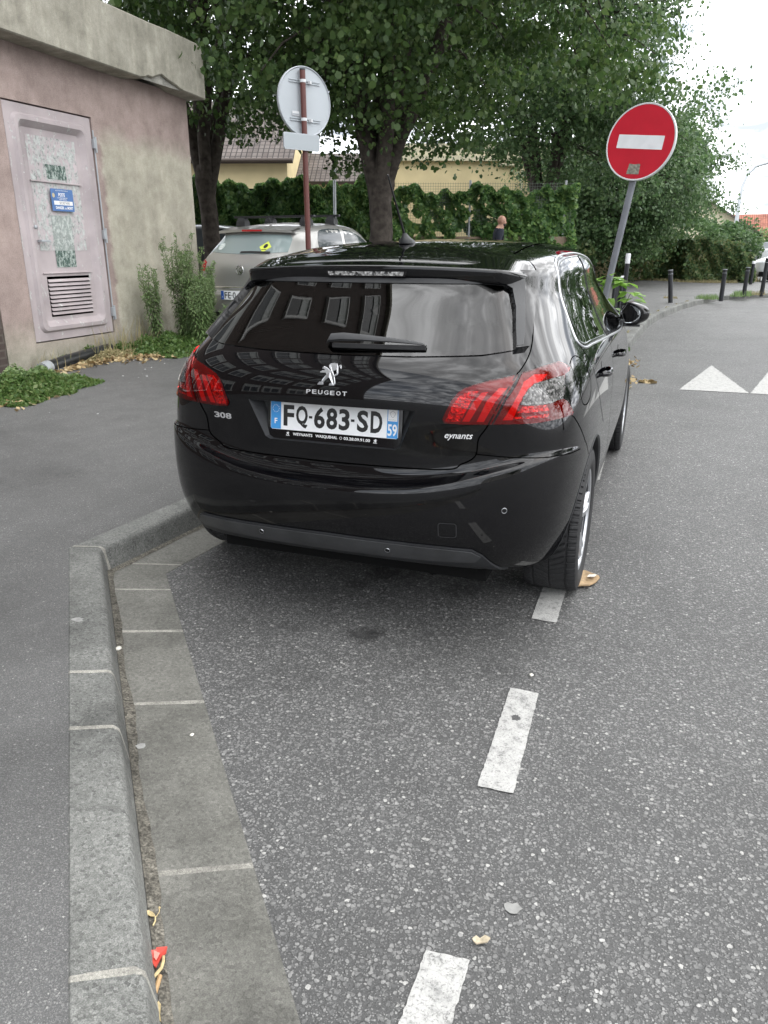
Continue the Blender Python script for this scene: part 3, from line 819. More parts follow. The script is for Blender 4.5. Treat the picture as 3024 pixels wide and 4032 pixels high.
def _bspl_mirror(n, m, sgn):
    """same, but the ghost values mirror the inner ones (sgn=-1 for x)"""
    B = np.zeros((m, n)); t = np.linspace(0, n - 1, m)
    for k, x in enumerate(t):
        i = min(int(x), n - 2); f = x - i
        wts = ((1-f)**3/6, (3*f**3-6*f*f+4)/6, (-3*f**3+3*f*f+3*f+1)/6, f**3/6)
        for j, wt in zip(range(i-1, i+3), wts):
            if j < 0: B[k, -j] += sgn*wt
            elif j >= n: B[k, 2*(n-1)-j] += sgn*wt
            else: B[k, j] += wt
    return B
def car_surface(nu=230, nv=260):
    P = np.array(ROWS)                       # rows, cols, 3
    nr, nc = P.shape[:2]
    # sharper rows round the bumper shelf: sample more densely where rows are close
    Bv = _bspl(nr, nv)
    G = np.empty((nv, nu, 3))
    for a in range(3):
        Bu = _bspl_mirror(nc, nu, -1 if a == 0 else 1)
        G[:, :, a] = Bv @ P[:, :, a] @ Bu.T
    G[:, 0, 0] = 0; G[:, -1, 0] = 0
    return G
CG = car_surface()
def body_half_faces(nv, nu, keep):
    F = []
    for i in range(nv - 1):
        for j in range(nu - 1):
            if keep[i, j]: F.append((i*nu+j, i*nu+j+1, (i+1)*nu+j+1, (i+1)*nu+j))
    return F
_nv, _nu = CG.shape[:2]
_Vh = CG.reshape(-1, 3)
_fullF = body_half_faces(_nv, _nu, np.ones((_nv-1, _nu-1), bool))
BV = BVHTree.FromPolygons([Vector(v) for v in _Vh] + [Vector((-v[0], v[1], v[2])) for v in _Vh],
                          _fullF + [tuple(i + len(_Vh) for i in f[::-1]) for f in _fullF])
CEN = [(.62, 1.25)]
WHEELS = [(.79, .318), (3.41, .318)]

#--BUILD
car = empty('hatchback', (0, 2.1, 0), 0, 'shiny black five door hatchback parked at the kerb, seen from behind', 'car')
def hit(o, d):
    h = BV.ray_cast(Vector(o), Vector(d).normalized())
    return h
def on_rear(x, z):
    h = hit((x, -1, z), (0, 1, 0)); return h[0], -h[1] if h[1].y > 0 else h[1]
def on_side(y, z):
    h = hit((2, y, z), (-1, 0, 0)); return h[0], -h[1] if h[1].x < 0 else h[1]
# smooth vertex normals of the untouched surface, for seamless splits
def _grid_normals(G):
    du = np.gradient(G, axis=1); dv = np.gradient(G, axis=0)
    n = np.cross(du, dv); l = np.linalg.norm(n, axis=2, keepdims=True); l[l < 1e-9] = 1
    return n / l
GN = _grid_normals(CG)
GN[:, 0, 0] = 0; GN[:, -1, 0] = 0
GN[-1] = (0, 0, 1); GN[-2] = (0, 0, 1)
GN /= np.linalg.norm(GN, axis=2, keepdims=True)
if GN[100, 5, 1] > 0: GN = -GN

_GNf = GN.reshape(-1, 3)
_CGf = CG.reshape(-1, 3)
def surf_normal(co):
    """smooth outward normal of the untouched body nearest to co"""
    h = BV.find_nearest(co)
    k = h[2]; nf = len(_fullF); sx = 1
    if k >= nf: k -= nf; sx = -1
    acc = Vector((0, 0, 0)); p = Vector((h[0].x*sx, h[0].y, h[0].z))
    # bilinear weights inside the quad
    a, b, c, d = [Vector(_CGf[i]) for i in _fullF[k]]
    e1, e2 = (b-a)+(c-d), (d-a)+(c-b)
    q = p - a
    u = max(0, min(1, q.dot(e1)/max(1e-9, e1.length_squared)*2)); v = max(0, min(1, q.dot(e2)/max(1e-9, e2.length_squared)*2))
    na, nb, nc, nd = [Vector(_GNf[i]) for i in _fullF[k]]
    n = na*(1-u)*(1-v) + nb*u*(1-v) + nc*u*v + nd*(1-u)*v
    n.x *= sx
    return n.normalized()

bm = bmesh.new()
lay = bm.verts.layers.float_vector.new('nn')
lab = bm.faces.layers.int.new('lab')
vs = {}
for i in range(_nv):
    for j in range(_nu):
        v = bm.verts.new(CG[i, j]); v[lay] = GN[i, j]; vs[i, j, 0] = v
        if 0 < j < _nu - 1:
            v = bm.verts.new((-CG[i, j, 0], CG[i, j, 1], CG[i, j, 2])); v[lay] = (-GN[i, j, 0], GN[i, j, 1], GN[i, j, 2])
            vs[i, j, 1] = v
        else:
            vs[i, j, 1] = v
# bumper: everything behind the rear wheel arch and under the shelf seam
_seam_row = int(7.9 / (len(ROWS) - 1) * (_nv - 1))
for i in range(_nv - 2):
    for j in range(_nu - 1):
        a, b, c, d = (CG[i, j], CG[i, j+1], CG[i+1, j+1], CG[i+1, j])
        cen = (a + b + c + d) / 4
        L = 1 if (i < _seam_row and cen[1] < .62) else 0
        for s in (0, 1):
            q = [vs[i, j, s], vs[i, j+1, s], vs[i+1, j+1, s], vs[i+1, j, s]]
            if s: q.reverse()
            if len(set(q)) == 4:
                f = bm.faces.new(q); f.smooth = True; f[lab] = L
GATE = [(0,.668),(.42,.673),(.50,.70),(.548,.73),(.556,.795),(.588,.85),(.66,1.016),(.671,1.075),(.655,1.18),(.62,1.30),(.30,1.44),(0,1.45)]

def cut_convex(planes, region, inside_label=None, delete=False):
    """cut the body along planes [(co, no)...] (no points outward), then label or delete what lies inside all"""
    for co, no in planes:
        fs = [f for f in bm.faces if region(f.calc_center_median())]
        es = set(e for f in fs for e in f.edges); vv = set(v for f in fs for v in f.verts)
        bmesh.ops.bisect_plane(bm, geom=list(fs) + list(es) + list(vv), dist=1e-6, plane_co=co, plane_no=no)
    kill = []
    for f in bm.faces:
        c = f.calc_center_median()
        if region(c) and all((c - Vector(co)).dot(Vector(no)) < 0 for co, no in planes):
            if delete: kill.append(f)
            else: f[lab] = inside_label
    if kill: bmesh.ops.delete(bm, geom=kill, context='FACES')

def poly_planes_xz(P):
    n = len(P); r = []
    cx = sum(p[0] for p in P)/n; cz = sum(p[1] for p in P)/n
    for i in range(n):
        a, b = P[i], P[(i+1) % n]
        no = Vector((b[1]-a[1], 0, -(b[0]-a[0])))
        if (cx-a[0])*no.x + (cz-a[1])*no.z > 0: no = -no
        r.append((Vector((a[0], 0, a[1])), no))
    return r
def poly_planes_yz(P):
    n = len(P); r = []
    cx = sum(p[0] for p in P)/n; cz = sum(p[1] for p in P)/n
    for i in range(n):
        a, b = P[i], P[(i+1) % n]
        no = Vector((0, b[1]-a[1], -(b[0]-a[0])))
        if (cx-a[0])*no.y + (cz-a[1])*no.z > 0: no = -no
        r.append((Vector((0, a[0], a[1])), no))
    return r
# rear window opening, number plate recess, side windows, wheel arches
RW = [(-.615,1.095),(-.5,1.083),(-.25,1.076),(0,1.074),(.25,1.076),(.5,1.083),(.615,1.095),(.60,1.17),(.575,1.235),(.555,1.268),(.52,1.288),(.45,1.294),(-.45,1.294),(-.52,1.288),(-.555,1.268),(-.575,1.235),(-.60,1.17)]
REC = [(-.333,.886),(.333,.886),(.275,.745),(.255,.735),(-.255,.735),(-.275,.745)]
cut_convex(poly_planes_xz(RW), lambda c: c.y < .8 and 1.0 < c.z < 1.36 and abs(c.x) < .68, delete=True)
cut_convex(poly_planes_xz(REC), lambda c: c.y < .3 and .70 < c.z < .93 and abs(c.x) < .4, delete=True)
WIN_R = [(.845,1.075),(.865,1.055),(.93,1.045),(1.1,1.042),(1.585,1.022),(1.60,1.36),(1.585,1.388),(1.30,1.388),(1.12,1.375),(1.02,1.355),(.99,1.335)]
WIN_F = [(1.675,1.018),(2.45,.985),(2.78,.99),(2.85,1.0),(2.62,1.13),(2.38,1.25),(2.15,1.325),(1.95,1.365),(1.69,1.386)]
DOOR_R = [(1.0,.25),(1.63,.25),(1.64,1.44),(1.2,1.44),(.93,1.36),(.80,1.09),(.86,.98),(.885,.90),(.99,.78),(1.16,.67)]
DOOR_F = [(1.64,.25),(2.72,.25),(2.80,.70),(2.95,.98),(2.65,1.16),(2.3,1.33),(1.64,1.45)]
for sgn in (1, -1):
    rg = lambda c, s=sgn: c.x * s > .45 and .55 < c.y < 3.1 and .9 < c.z < 1.43
    cut_convex(poly_planes_yz(WIN_R), rg, delete=True)
    cut_convex(poly_planes_yz(WIN_F), rg, delete=True)
    for wy, wz in WHEELS:
        ra = .365
        P = [(wy + ra*math.cos(2*PI*k/40), wz + ra*math.sin(2*PI*k/40)) for k in range(40)]
        cut_convex(poly_planes_yz(P), lambda c, s=sgn, wy=wy: c.x * s > .6 and abs(c.y - wy) < .42 and c.z < .76, delete=True)
def inpoly(x, y, P):
    r = False; j = len(P) - 1
    for i in range(len(P)):
        if (P[i][1] > y) != (P[j][1] > y) and x < (P[j][0]-P[i][0])*(y-P[i][1])/(P[j][1]-P[i][1]) + P[i][0]: r = not r
        j = i
    return r
for f in bm.faces:
    c = f.calc_center_median()
    if abs(c.x) > .45 and c.y > .7:
        if inpoly(c.y, c.z, DOOR_R): f[lab] = 3 if c.x > 0 else 4
        elif inpoly(c.y, c.z, DOOR_F): f[lab] = 5 if c.x > 0 else 6
    if f[lab] == 0 and c.y < .95 and inpoly(abs(c.x), c.z, GATE): f[lab] = 2

bm.normal_update()
def take(labels, name, material, parent):
    vm = {}; V = []; NN = []; F = []
    for f in bm.faces:
        if f[lab] in labels:
            q = []
            for v in f.verts:
                if v not in vm:
                    vm[v] = len(V); V.append(v.co[:]); n = Vector(v[lay])
                    NN.append(n.normalized()[:] if n.length > .1 else (0, 0, 1))
                q.append(vm[v])
            F.append(q)
    o = mobj(name, V, F, material, parent, True)
    o.data.normals_split_custom_set_from_vertices(NN)
    return o
body = take({0}, 'body', M['paint'], car)
bumper = take({1}, 'bumper', M['paint'], car)
tailgate = take({2}, 'tailgate', M['paint'], car)
for L in (3, 4, 5, 6): take({L}, 'door', M['paint'], car)
DOORS = [c for c in car.children if c.name.startswith('door')]
bm.free()

# inner dark shell so that nothing shows through the openings except the cabin
def panel(name, P3, d, off, material, parent, edge=.004, grid=.012, mirror=False, inset=0.0, smooth=True):
    """curved panel: outline P3 (3-D points near the body), laid on the body along direction d, off proud of it"""
    d = Vector(d).normalized()
    up = Vector((0, 0, 1)); rt = d.cross(up).normalized(); up = rt.cross(d).normalized()
    P2 = [(Vector(p).dot(rt), Vector(p).dot(up)) for p in P3]
    base = Vector(P3[0]).dot(d)
    # resample the outline
    Q = []
    for i in range(len(P2)):
        a, b = Vector(P2[i]), Vector(P2[(i+1) % len(P2)])
        n = max(1, int((b-a).length / grid))
        Q += [a + (b-a)*k/n for k in range(n)]
    nb = len(Q)
    xs = [q.x for q in Q]; ys = [q.y for q in Q]
    pts = list(Q)
    x = min(xs) + grid*.5; row = 0
    while x < max(xs):
        y = min(ys) + grid*(.5 if row % 2 else .25)
        while y < max(ys):
            if inpoly(x, y, Q):
                if min((Vector((x, y)) - q).length_squared for q in Q) > (grid*.45)**2: pts.append(Vector((x, y)))
            y += grid
        x += grid; row += 1
    from mathutils.geometry import delaunay_2d_cdt
    r = delaunay_2d_cdt(pts, [(i, (i+1) % nb) for i in range(nb)], [list(range(nb))], 1, 1e-6)
    V2, F = r[0], r[2]
    V = []; bdry = set()
    for v in V2:
        o = rt*v.x + up*v.y + d*(base - 1.5)
        h = BV.ray_cast(o, d)
        if h[0] is None:
            h = BV.find_nearest(rt*v.x + up*v.y + d*base)
            co, no = h[0], h[1]
        else: co, no = h[0], h[1]
        if no.dot(d) > 0: no = -no
        V.append((co, no))
    acc = [surf_normal(co) for co, _ in V]
    VV = [co + acc[i].normalized()*off for i, (co, _) in enumerate(V)]
    NN = [a.normalized() for a in acc]
    ec = {}
    for f in F:
        for k in range(len(f)):
            e_ = (f[k], f[(k+1) % len(f)]); key = tuple(sorted(e_)); ec.setdefault(key, []).append(e_)
    FF = [tuple(f) for f in F]
    # orientation
    if FF:
        f = FF[0]; n = (VV[f[1]]-VV[f[0]]).cross(VV[f[2]]-VV[f[0]])
        if n.dot(d) > 0: FF = [tuple(reversed(f)) for f in FF]; ec = {k: [(b, a) for a, b in v] for k, v in ec.items()}
    low = {}
    for k, v in ec.items():
        if len(v) == 1:
            a, b = v[0]
            for i in (a, b):
                if i not in low:
                    low[i] = len(VV); VV.append(VV[i] - NN[i]*(off + .003)); NN.append(NN[i])
            FF.append((b, a, low[a], low[b]))
    outs = []
    for s in ((1, -1) if mirror else (1,)):
        W_ = [(v.x*s, v.y, v.z) for v in VV]
        F_ = FF if s == 1 else [tuple(reversed(f)) for f in FF]
        o = mobj(name, W_, F_, material, parent[0 if s == 1 else 1] if isinstance(parent, (list, tuple)) else parent, False)
        ntop = len(V)
        o.data.polygons.foreach_set('use_smooth', [max(f) < ntop for f in F_])
        fn = [p.normal.copy() for p in o.data.polygons]
        ln = []
        for p, f in zip(o.data.polygons, F_):
            for i in p.vertices:
                ln.append((NN[i].x*s, NN[i].y, NN[i].z) if max(f) < ntop else tuple(p.normal))
        o.data.normals_split_custom_set(ln)
        outs.append(o)
    return outs if mirror else outs[0]

def crom3(P, n=6):
    out = []
    for i in range(len(P)-1):
        p0, p1, p2, p3 = [np.array(P[max(0, min(len(P)-1, k))], float) for k in (i-1, i, i+1, i+2)]
        for k in range(n):
            t = k/n; out.append(tuple(.5*((2*p1)+(p2-p0)*t+(2*p0-5*p1+4*p2-p3)*t*t+(3*p1-p0-3*p2+p3)*t**3)))
    out.append(tuple(P[-1])); return out
def ribbon(mb, P3, d, wd=.004, off=.0012, mirror=True, step=.02):
    if 4 < len(P3) < 14: P3 = crom3(P3)
    d = Vector(d).normalized()
    pts = []
    for a, b in zip(P3, P3[1:]):
        a, b = Vector(a), Vector(b); n = max(1, int((b-a).length/step))
        pts += [a + (b-a)*k/n for k in range(n)]
    pts.append(Vector(P3[-1]))
    C_ = []
    for p in pts:
        h = BV.ray_cast(p - d*.6, d)
        if h[0] is None or (h[0]-p).length > .12: h = BV.find_nearest(p)
        n = h[1] if h[1].dot(d) < 0 else -h[1]
        C_.append((h[0], n))
    for s in ((1, -1) if mirror else (1,)):
        V = []; F = []
        for i, (p, n) in enumerate(C_):
            t = (C_[min(i+1, len(C_)-1)][0] - C_[max(i-1, 0)][0]).normalized()
            q = n.cross(t).normalized()*wd/2
            for e_ in (q, -q): 
                w_ = p + e_ + n*off; V.append((w_.x*s, w_.y, w_.z))
            w_ = p - n*.004; 
        for i in range(len(C_)-1):
            F.append((2*i, 2*i+1, 2*i+3, 2*i+2))
        mb.add(V, F)

RX, SX, DG = (0, 1, 0), (-1, 0, 0), (-.75, .66, 0)
gap = MB()
ribbon(gap, [(.50,.85,1.41),(.57,.80,1.38),(.618,.75,1.335),(.640,.66,1.27),(.655,.57,1.21),(.668,.47,1.14),(.676,.37,1.078),(.66,.25,1.016)], DG, .0045)
ribbon(gap, [(.66,.25,1.016),(.588,.14,.85),(.556,.13,.795),(.546,.13,.732),(.50,.12,.70),(.42,.1,.674),(0,.1,.667),(-.1,.1,.667)], RX, .005)
ribbon(gap, [(.548,.13,.738),(.68,.164,.728),(.826,.275,.720)], DG, .0035)
ribbon(gap, [(.826,.275,.720),(.862,.36,.712),(.885,.45,.708)], DG, .003)
ribbon(gap, [(.845,.41,.842),(.875,.50,.76),(.885,.55,.71),(.895,.60,.655)], SX, .0035)
ribbon(gap, [(.8,.80,1.07),(.86,.86,.98),(.88,.885,.90),(.89,.99,.78),(.9,1.16,.67)], SX, .0045)
ribbon(gap, [(.84,1.63,1.03),(.88,1.635,.85),(.9,1.635,.6),(.9,1.62,.28)], SX, .0045)
ribbon(gap, [(.84,2.95,.98),(.88,2.80,.70),(.9,2.72,.28)], SX, .0045)
ribbon(gap, [(.9,1.16,.255),(.9,1.9,.25),(.9,2.72,.255)], SX, .004)
_fl = [(.86,.552,1.012),(.86,.62,1.028),(.86,.69,1.024),(.86,.745,.985),(.86,.752,.94),(.86,.70,.885),(.86,.62,.857),(.86,.545,.862),(.86,.525,.90),(.86,.532,.96),(.86,.552,1.012)]
ribbon(gap, _fl, SX, .0035, mirror=False)
ribbon(gap, [(-.1,.8,1.43),(0,.81,1.43),(.316,.84,1.415),(.44,.87,1.40),(.50,.85,1.41)], (0,.3,-1), .004)
ribbon(gap, [(.50,.85,1.4),(.505,1.04,1.42),(.505,1.4,1.44),(.50,1.8,1.445),(.46,2.2,1.42)], (0,0,-1), .008)
gap.build('panel_gap', M['gap'], car)
# ---- glazing
rearglass = panel('rear_window', [(-.655,.3,1.086),(-.53,.2,1.070),(-.29,.2,1.062),(0,.2,1.059),(.29,.2,1.062),(.53,.2,1.070),(.655,.3,1.086),(.645,.4,1.16),(.618,.5,1.24),(.59,.5,1.30),(.56,.5,1.312),(0,.4,1.318),(-.56,.5,1.312),(-.59,.5,1.30),(-.618,.5,1.24),(-.645,.4,1.16)], RX, .004, M['glass_rear'], car, grid=.02)
frit = MB()
# black border printed inside the glass edge: a ring just under the pane
_ring = MB()
def frit_ring(outer, inner, d, off, parent, mirror=False):
    n = len(outer)
    V = []
    for P in (outer, inner):
        for p in P:
            h = BV.ray_cast(Vector(p) - Vector(d)*.8, Vector(d))
            co = h[0] if h[0] is not None else Vector(p); no = h[1] if h[1] is not None else -Vector(d)
            if no.dot(Vector(d)) > 0: no = -no
            V.append(co + no*off)
    F = [(i, (i+1) % n, n+(i+1) % n, n+i) for i in range(n)]
    return V, F
# side glazing with satin surround
def side3(P, x=.8): return [(x, y, z) for y, z in P]
for P, nm, mt in ((WIN_R, 'rear_door_glass', 'glass_rear'), (WIN_F, 'front_door_glass', 'glass_front')):
    cy = sum(p[0] for p in P)/len(P); cz = sum(p[1] for p in P)/len(P)
    big = [(cy+(y-cy)*1.015, cz+(z-cz)*1.02) for y, z in P]
    ds = (DOORS[0], DOORS[1]) if P is WIN_R else (DOORS[2], DOORS[3])
    panel('window', side3(big), SX, .0015, M[mt], ds, grid=.03, mirror=True)
# black pillar between the panes and satin line round all side glass
panel('pillar_trim', side3([(1.585,1.018),(1.675,1.013),(1.70,1.392),(1.585,1.396)]), SX, .005, M['gloss_black'], (DOORS[2], DOORS[3]), grid=.02, mirror=True)
OUT = [(2.86,.992),(2.45,.972),(1.63,1.008),(1.1,1.030),(.92,1.034),(.845,1.048),(.815,1.075),(.86,1.16),(.915,1.26),(.975,1.352),(1.02,1.376),(1.12,1.393),(1.30,1.404),(1.62,1.406),(1.95,1.383),(2.16,1.342),(2.40,1.262),(2.64,1.14),(2.86,1.005)]
def crom(P, n=8):
    out = []
    for i in range(len(P)-1):
        p0, p1, p2, p3 = [np.array(P[max(0, min(len(P)-1, k))], float) for k in (i-1, i, i+1, i+2)]
        for k in range(n):
            t = k/n; out.append(tuple(.5*((2*p1)+(p2-p0)*t+(2*p0-5*p1+4*p2-p3)*t*t+(3*p1-p0-3*p2+p3)*t**3)))
    out.append(tuple(P[-1])); return out
def side_strip(name, P, wd, h, material, parent, mirror=True):
    res = []
    for s in ((1, -1) if mirror else (1,)):
        mb = MB(); pts = []
        Q = []
        for a, b in zip(P, P[1:]):
            n = max(1, int(math.dist(a, b)/.03)); Q += [(a[0]+(b[0]-a[0])*k/n, a[1]+(b[1]-a[1])*k/n) for k in range(n)]
        Q.append(P[-1])
        CN = []
        for y, z in Q:
            hh = hit((2, y, z), SX)
            if hh[0] is None: hh = BV.find_nearest(Vector((.6, y, z)))
            n = hh[1] if hh[1].x > 0 else -hh[1]
            CN.append((hh[0], n))
        # smooth normals
        V = []; F = []
        for i, (p, n) in enumerate(CN):
            n = sum((CN[k][1] for k in range(max(0, i-2), min(len(CN), i+3))), Vector()).normalized()
            t = (CN[min(i+1, len(CN)-1)][0]-CN[max(i-1, 0)][0]).normalized(); q = n.cross(t).normalized()
            for e_, o_ in ((-wd/2, -.004), (-wd/2, h*.6), (-wd/4, h), (wd/4, h), (wd/2, h*.6), (wd/2, -.004)):
                w_ = p + q*e_ + n*o_; V.append((w_.x*s, w_.y, w_.z))
        for i in range(len(CN)-1):
            for k in range(5): F.append((i*6+k, i*6+k+1, i*6+k+7, i*6+k+6))
        mb.add(V, F); res.append(mb.build(name, material, parent, smooth=True))
    return res
OUT = crom(OUT, 5)
side_strip('window_trim', OUT, .010, .004, M['satin'], car)
OUT2 = [(p[0]+(1.75-p[0])*.012, p[1]-.012 if p[1] > 1.2 else p[1]+.012) for p in OUT]
side_strip('window_seal', OUT2, .016, .003, M['gloss_black'], car)

# ---- rear gloss fins beside the glass
panel('rear_pillar_fin', [(.612,.74,1.335),(.632,.65,1.26),(.648,.53,1.184),(.662,.43,1.126),(.667,.36,1.084),(.628,.32,1.081),(.612,.38,1.14),(.590,.47,1.21),(.562,.53,1.275),(.50,.55,1.303),(.50,.58,1.335)], (-.3,.95,-.1), .019, M['gloss_black'], (tailgate, tailgate), grid=.012, mirror=True)
for sg_n in (0,):
    panel('fin_dark_reflection', [(.630,.32,1.086),(.612,.38,1.14),(.590,.47,1.21),(.562,.53,1.275),(.50,.55,1.303),(.50,.58,1.335),(.590,.6,1.335),(.606,.55,1.27),(.624,.48,1.2),(.641,.40,1.13),(.648,.34,1.088)], (-.3,.95,-.1), .0205, M['plastic'], (tailgate, tailgate), grid=.012, mirror=True)  # matte black strip painting in the dark reflection on the fin's inner face
    panel('frit_shade_band', [(-.52,.55,1.298),(.52,.55,1.298),(.52,.6,1.345),(-.52,.6,1.345)], RX, .007, M['plastic'], tailgate, grid=.02)  # black frit, with the dark shade under the spoiler painted into it
# ---- spoiler with brake lamp
def spoiler():
    xs = np.linspace(-1, 1, 61)
    V = []; F = []
    for t in xs:
        a = abs(t); sg = 1 if t >= 0 else -1
        seam = np.interp(a, [0,.5,.8,.93,1], [.80,.84,.87,.80,.74]); seamz = np.interp(a, [0,.5,.8,.93,1], [1.434,1.42,1.403,1.372,1.33])
        xe = a*.628; ye = .455 + .06*a**2 + .20*max(0, (a-.82)/.18)**2*1.0; ze = 1.366 - .022*a**2 - .030*max(0, (a-.82)/.18)**2
        xt = np.interp(a, [0,1], [0,.618])
        h = hit((xt*sg, seam, 2), (0, 0, -1)); zs = h[0].z if h[0] is not None else seamz
        zs += .0015
        m_ = .5
        prof = [(xt, seam, zs), (xt*.5+xe*.5, (seam+ye)/2, (zs+ze)/2+.011), (xe, ye+.030, ze+.003), (xe, ye+.008, ze+.001), (xe, ye, ze-.005), (xe, ye+.001, ze-.012), (xe*.998, ye+.007, ze-.046), (xe*.99, ye+.012, ze-.054), (xe*.97, ye+.12, ze-.052)]
        V += [(x*sg, y, z) for x, y, z in prof]
    k = 9
    for i in range(60):
        for j in range(k-1): F.append((i*k+j, i*k+j+1, (i+1)*k+j+1, (i+1)*k+j))
    o = mobj('spoiler', V, F, M['paint'], tailgate, True)
    return o
sp = spoiler()
def lamp_bar(x0, x1, z0, z1, yf, name, material, parent, th, r=.006):
    mb = MB(); P = []
    n = 8
    for cx, cz, a0 in ((x1-r, z1-r, 0), (x0+r*2, z1-r, 90), (x0+r*3, z0+r, 180), (x1-r*2, z0+r, 270)):
        for k in range(n+1):
            a = R(a0 + 90*k/n); P.append((cx + r*math.cos(a), cz + r*math.sin(a)))
    V = [(x, yf(x) + .0, z) for x, z in P] + [(x, yf(x) - th, z) for x, z in P]
    m_ = len(P)
    F = [(i, (i+1) % m_, (i+1) % m_+m_, i+m_) for i in range(m_)] + [tuple(range(m_, 2*m_))]
    mb.add(V, F); return mb.build(name, material, parent)
_yf = lambda x: .4575 + .06*(x/.628)**2
bl = lamp_bar(-.172, .172, 1.3245, 1.3475, _yf, 'brake_light', M['gloss_black'], sp, .0035)
lamp_bar(-.162, .162, 1.3285, 1.3435, lambda x: _yf(x)-.003, 'lens', M['clear_reflex'], bl, .0025, r=.004)

# ---- tail lamps: inner half on the tailgate, outer half on the body
LI = [(.661,.24,1.008),(.62,.21,1.000),(.579,.18,.993),(.53,.15,.980),(.498,.13,.969),(.478,.12,.955),(.458,.11,.928),(.436,.1,.878),(.430,.1,.862),(.437,.1,.850),(.50,.12,.847),(.596,.14,.848),(.626,.18,.930)]
LO = [(.667,.26,1.012),(.72,.336,1.024),(.766,.45,1.029),(.785,.47,1.022),(.805,.515,1.003),(.800,.49,.992),(.792,.44,.985),(.798,.40,.95),(.804,.355,.912),(.817,.37,.902),(.828,.385,.885),(.840,.40,.858),(.838,.39,.850),(.808,.317,.849),(.724,.207,.847),(.600,.143,.848),(.630,.18,.930)]
DI = (-.22, .975, 0); DO = (-.62, .78, 0)
def inset(P, k):
    c = Vector((0,0,0))
    for p in P: c += Vector(p)
    c /= len(P)
    return [tuple(c + (Vector(p)-c)*k) for p in P]
li = panel('tail_light', LI, DI, .0075, M['lens_red'], (tailgate, tailgate), grid=.01, mirror=True)
lo = panel('tail_light', LO, DO, .0075, M['lens_red'], (car, car), grid=.01, mirror=True)
for P, d, par in ((LI, DI, li), (LO, DO, lo)):
    panel('lamp_housing', inset(P, .992), d, .0008, M['red_base'], par, grid=.012, mirror=True)
def on_body(P, d, dy=0):
    return P
def lampbit(name, pts, d, off, material, par):
    panel(name, pts, d, off, material, par, grid=.008, mirror=True)
lampbit('claw', [(.497,.12,.856),(.522,.12,.856),(.560,.13,.925),(.578,.15,.958),(.555,.15,.955),(.530,.14,.925)], DI, .0022, M['red_claw'], li)
lampbit('claw', [(.546,.13,.856),(.569,.14,.856),(.602,.16,.925),(.632,.2,.968),(.608,.19,.970),(.575,.15,.930)], DI, .0022, M['red_claw'], li)
lampbit('reflector', [(.441,.1,.855),(.490,.12,.855),(.520,.14,.925),(.545,.15,.960),(.510,.14,.960),(.480,.12,.94),(.463,.11,.915)], DI, .0018, M['red_reflex'], li)
lampbit('claw', [(.628,.16,.862),(.655,.18,.862),(.672,.2,.915),(.700,.23,.962),(.735,.3,.982),(.752,.34,1.000),(.715,.28,1.005),(.680,.24,.985),(.655,.2,.93)], DO, .0022, M['red_claw'], lo)
lampbit('reflector', [(.668,.19,.886),(.690,.2,.906),(.762,.27,.904),(.766,.28,.884)], DO, .0022, M['red_reflex'], lo)
lampbit('reflector', [(.664,.18,.866),(.664,.18,.872),(.768,.28,.874),(.762,.27,.862)], DO, .0022, M['red_reflex'], lo)
lampbit('clear_lens_base', [(.676,.2,.913),(.686,.21,.938),(.699,.24,.962),(.713,.26,.974),(.75,.33,.981),(.788,.43,.982),(.794,.40,.95),(.799,.355,.915),(.773,.29,.908),(.72,.24,.908)], DO, .0083, M['clear_reflex'], lo)
lampbit('clear_lens', [(.674,.2,.911),(.684,.21,.938),(.698,.24,.964),(.712,.26,.976),(.75,.33,.983),(.789,.43,.984),(.795,.40,.95),(.800,.355,.913),(.773,.29,.906),(.72,.24,.906)], DO, .0105, M['lens_clear'], lo)

# ---- number plate recess, plate and writing
PN = Vector((0, -1, .12)).normalized()
PU = Vector((0, .12, 1)).normalized()
def recess():
    mb = MB()
    n = len(REC); front = []; back = []
    dens = []
    for i in range(n):
        a, b = REC[i], REC[(i+1) % n]
        k = max(1, int(math.dist(a, b)/.02))
        dens += [(a[0]+(b[0]-a[0])*q/k, a[1]+(b[1]-a[1])*q/k) for q in range(k)]
    for x, z in dens:
        c, _ = on_rear(x, z); front.append((c.x, c.y-.0015, c.z))
        back.append((x*.90, .138 + .0*abs(x), .812+(z-.812)*.93))
    m_ = len(dens)
    V = front + back
    F = [(i, (i+1) % m_, (i+1) % m_+m_, i+m_) for i in range(m_)] + [tuple(range(m_, 2*m_))]
    mb.add(V, F); mb.build('plate_recess', M['plastic'], tailgate)
recess()
PC = Vector((0, .124, .826))
def pl(x, z, h):                       # plate coordinates: centre, width .52, height .11
    return PC + Vector((x, 0, 0)) + PU*z + PN*h
mb = MB()
for d_, c_, e_ in (((.548,.012,.150), (0, -.012), .0), ):
    V, F = prism([(-.274,-.088),(-.262,-.096),(.262,-.096),(.274,-.088),(.274,.055),(.268,.061),(-.268,.061),(-.274,.055)], .012)
    mb.add([pl(v.x, v.y, v.z-.010) for v in V], F)
holder = mb.build('plate_holder', M['gloss_black'], tailgate)
mb = MB()
V, F = prism([(-.26,-.049),(-.254,-.055),(.254,-.055),(.26,-.049),(.26,.049),(.254,.055),(-.254,.055),(-.26,.049)], .0015)
mb.add([pl(v.x, v.y, v.z+.002) for v in V], F)
plate = mb.build('number_plate', M['white'], holder)
for x0, x1 in ((-.2585,-.216),(.2165,.2585)):
    mb = MB(); V, F = prism([(x0,-.0535),(x1,-.0535),(x1,.0535),(x0,.0535)], .0004); mb.add([pl(v.x, v.y, v.z+.0036) for v in V], F)
    mb.build('blue_band', M['blue'], plate)
mb = MB()
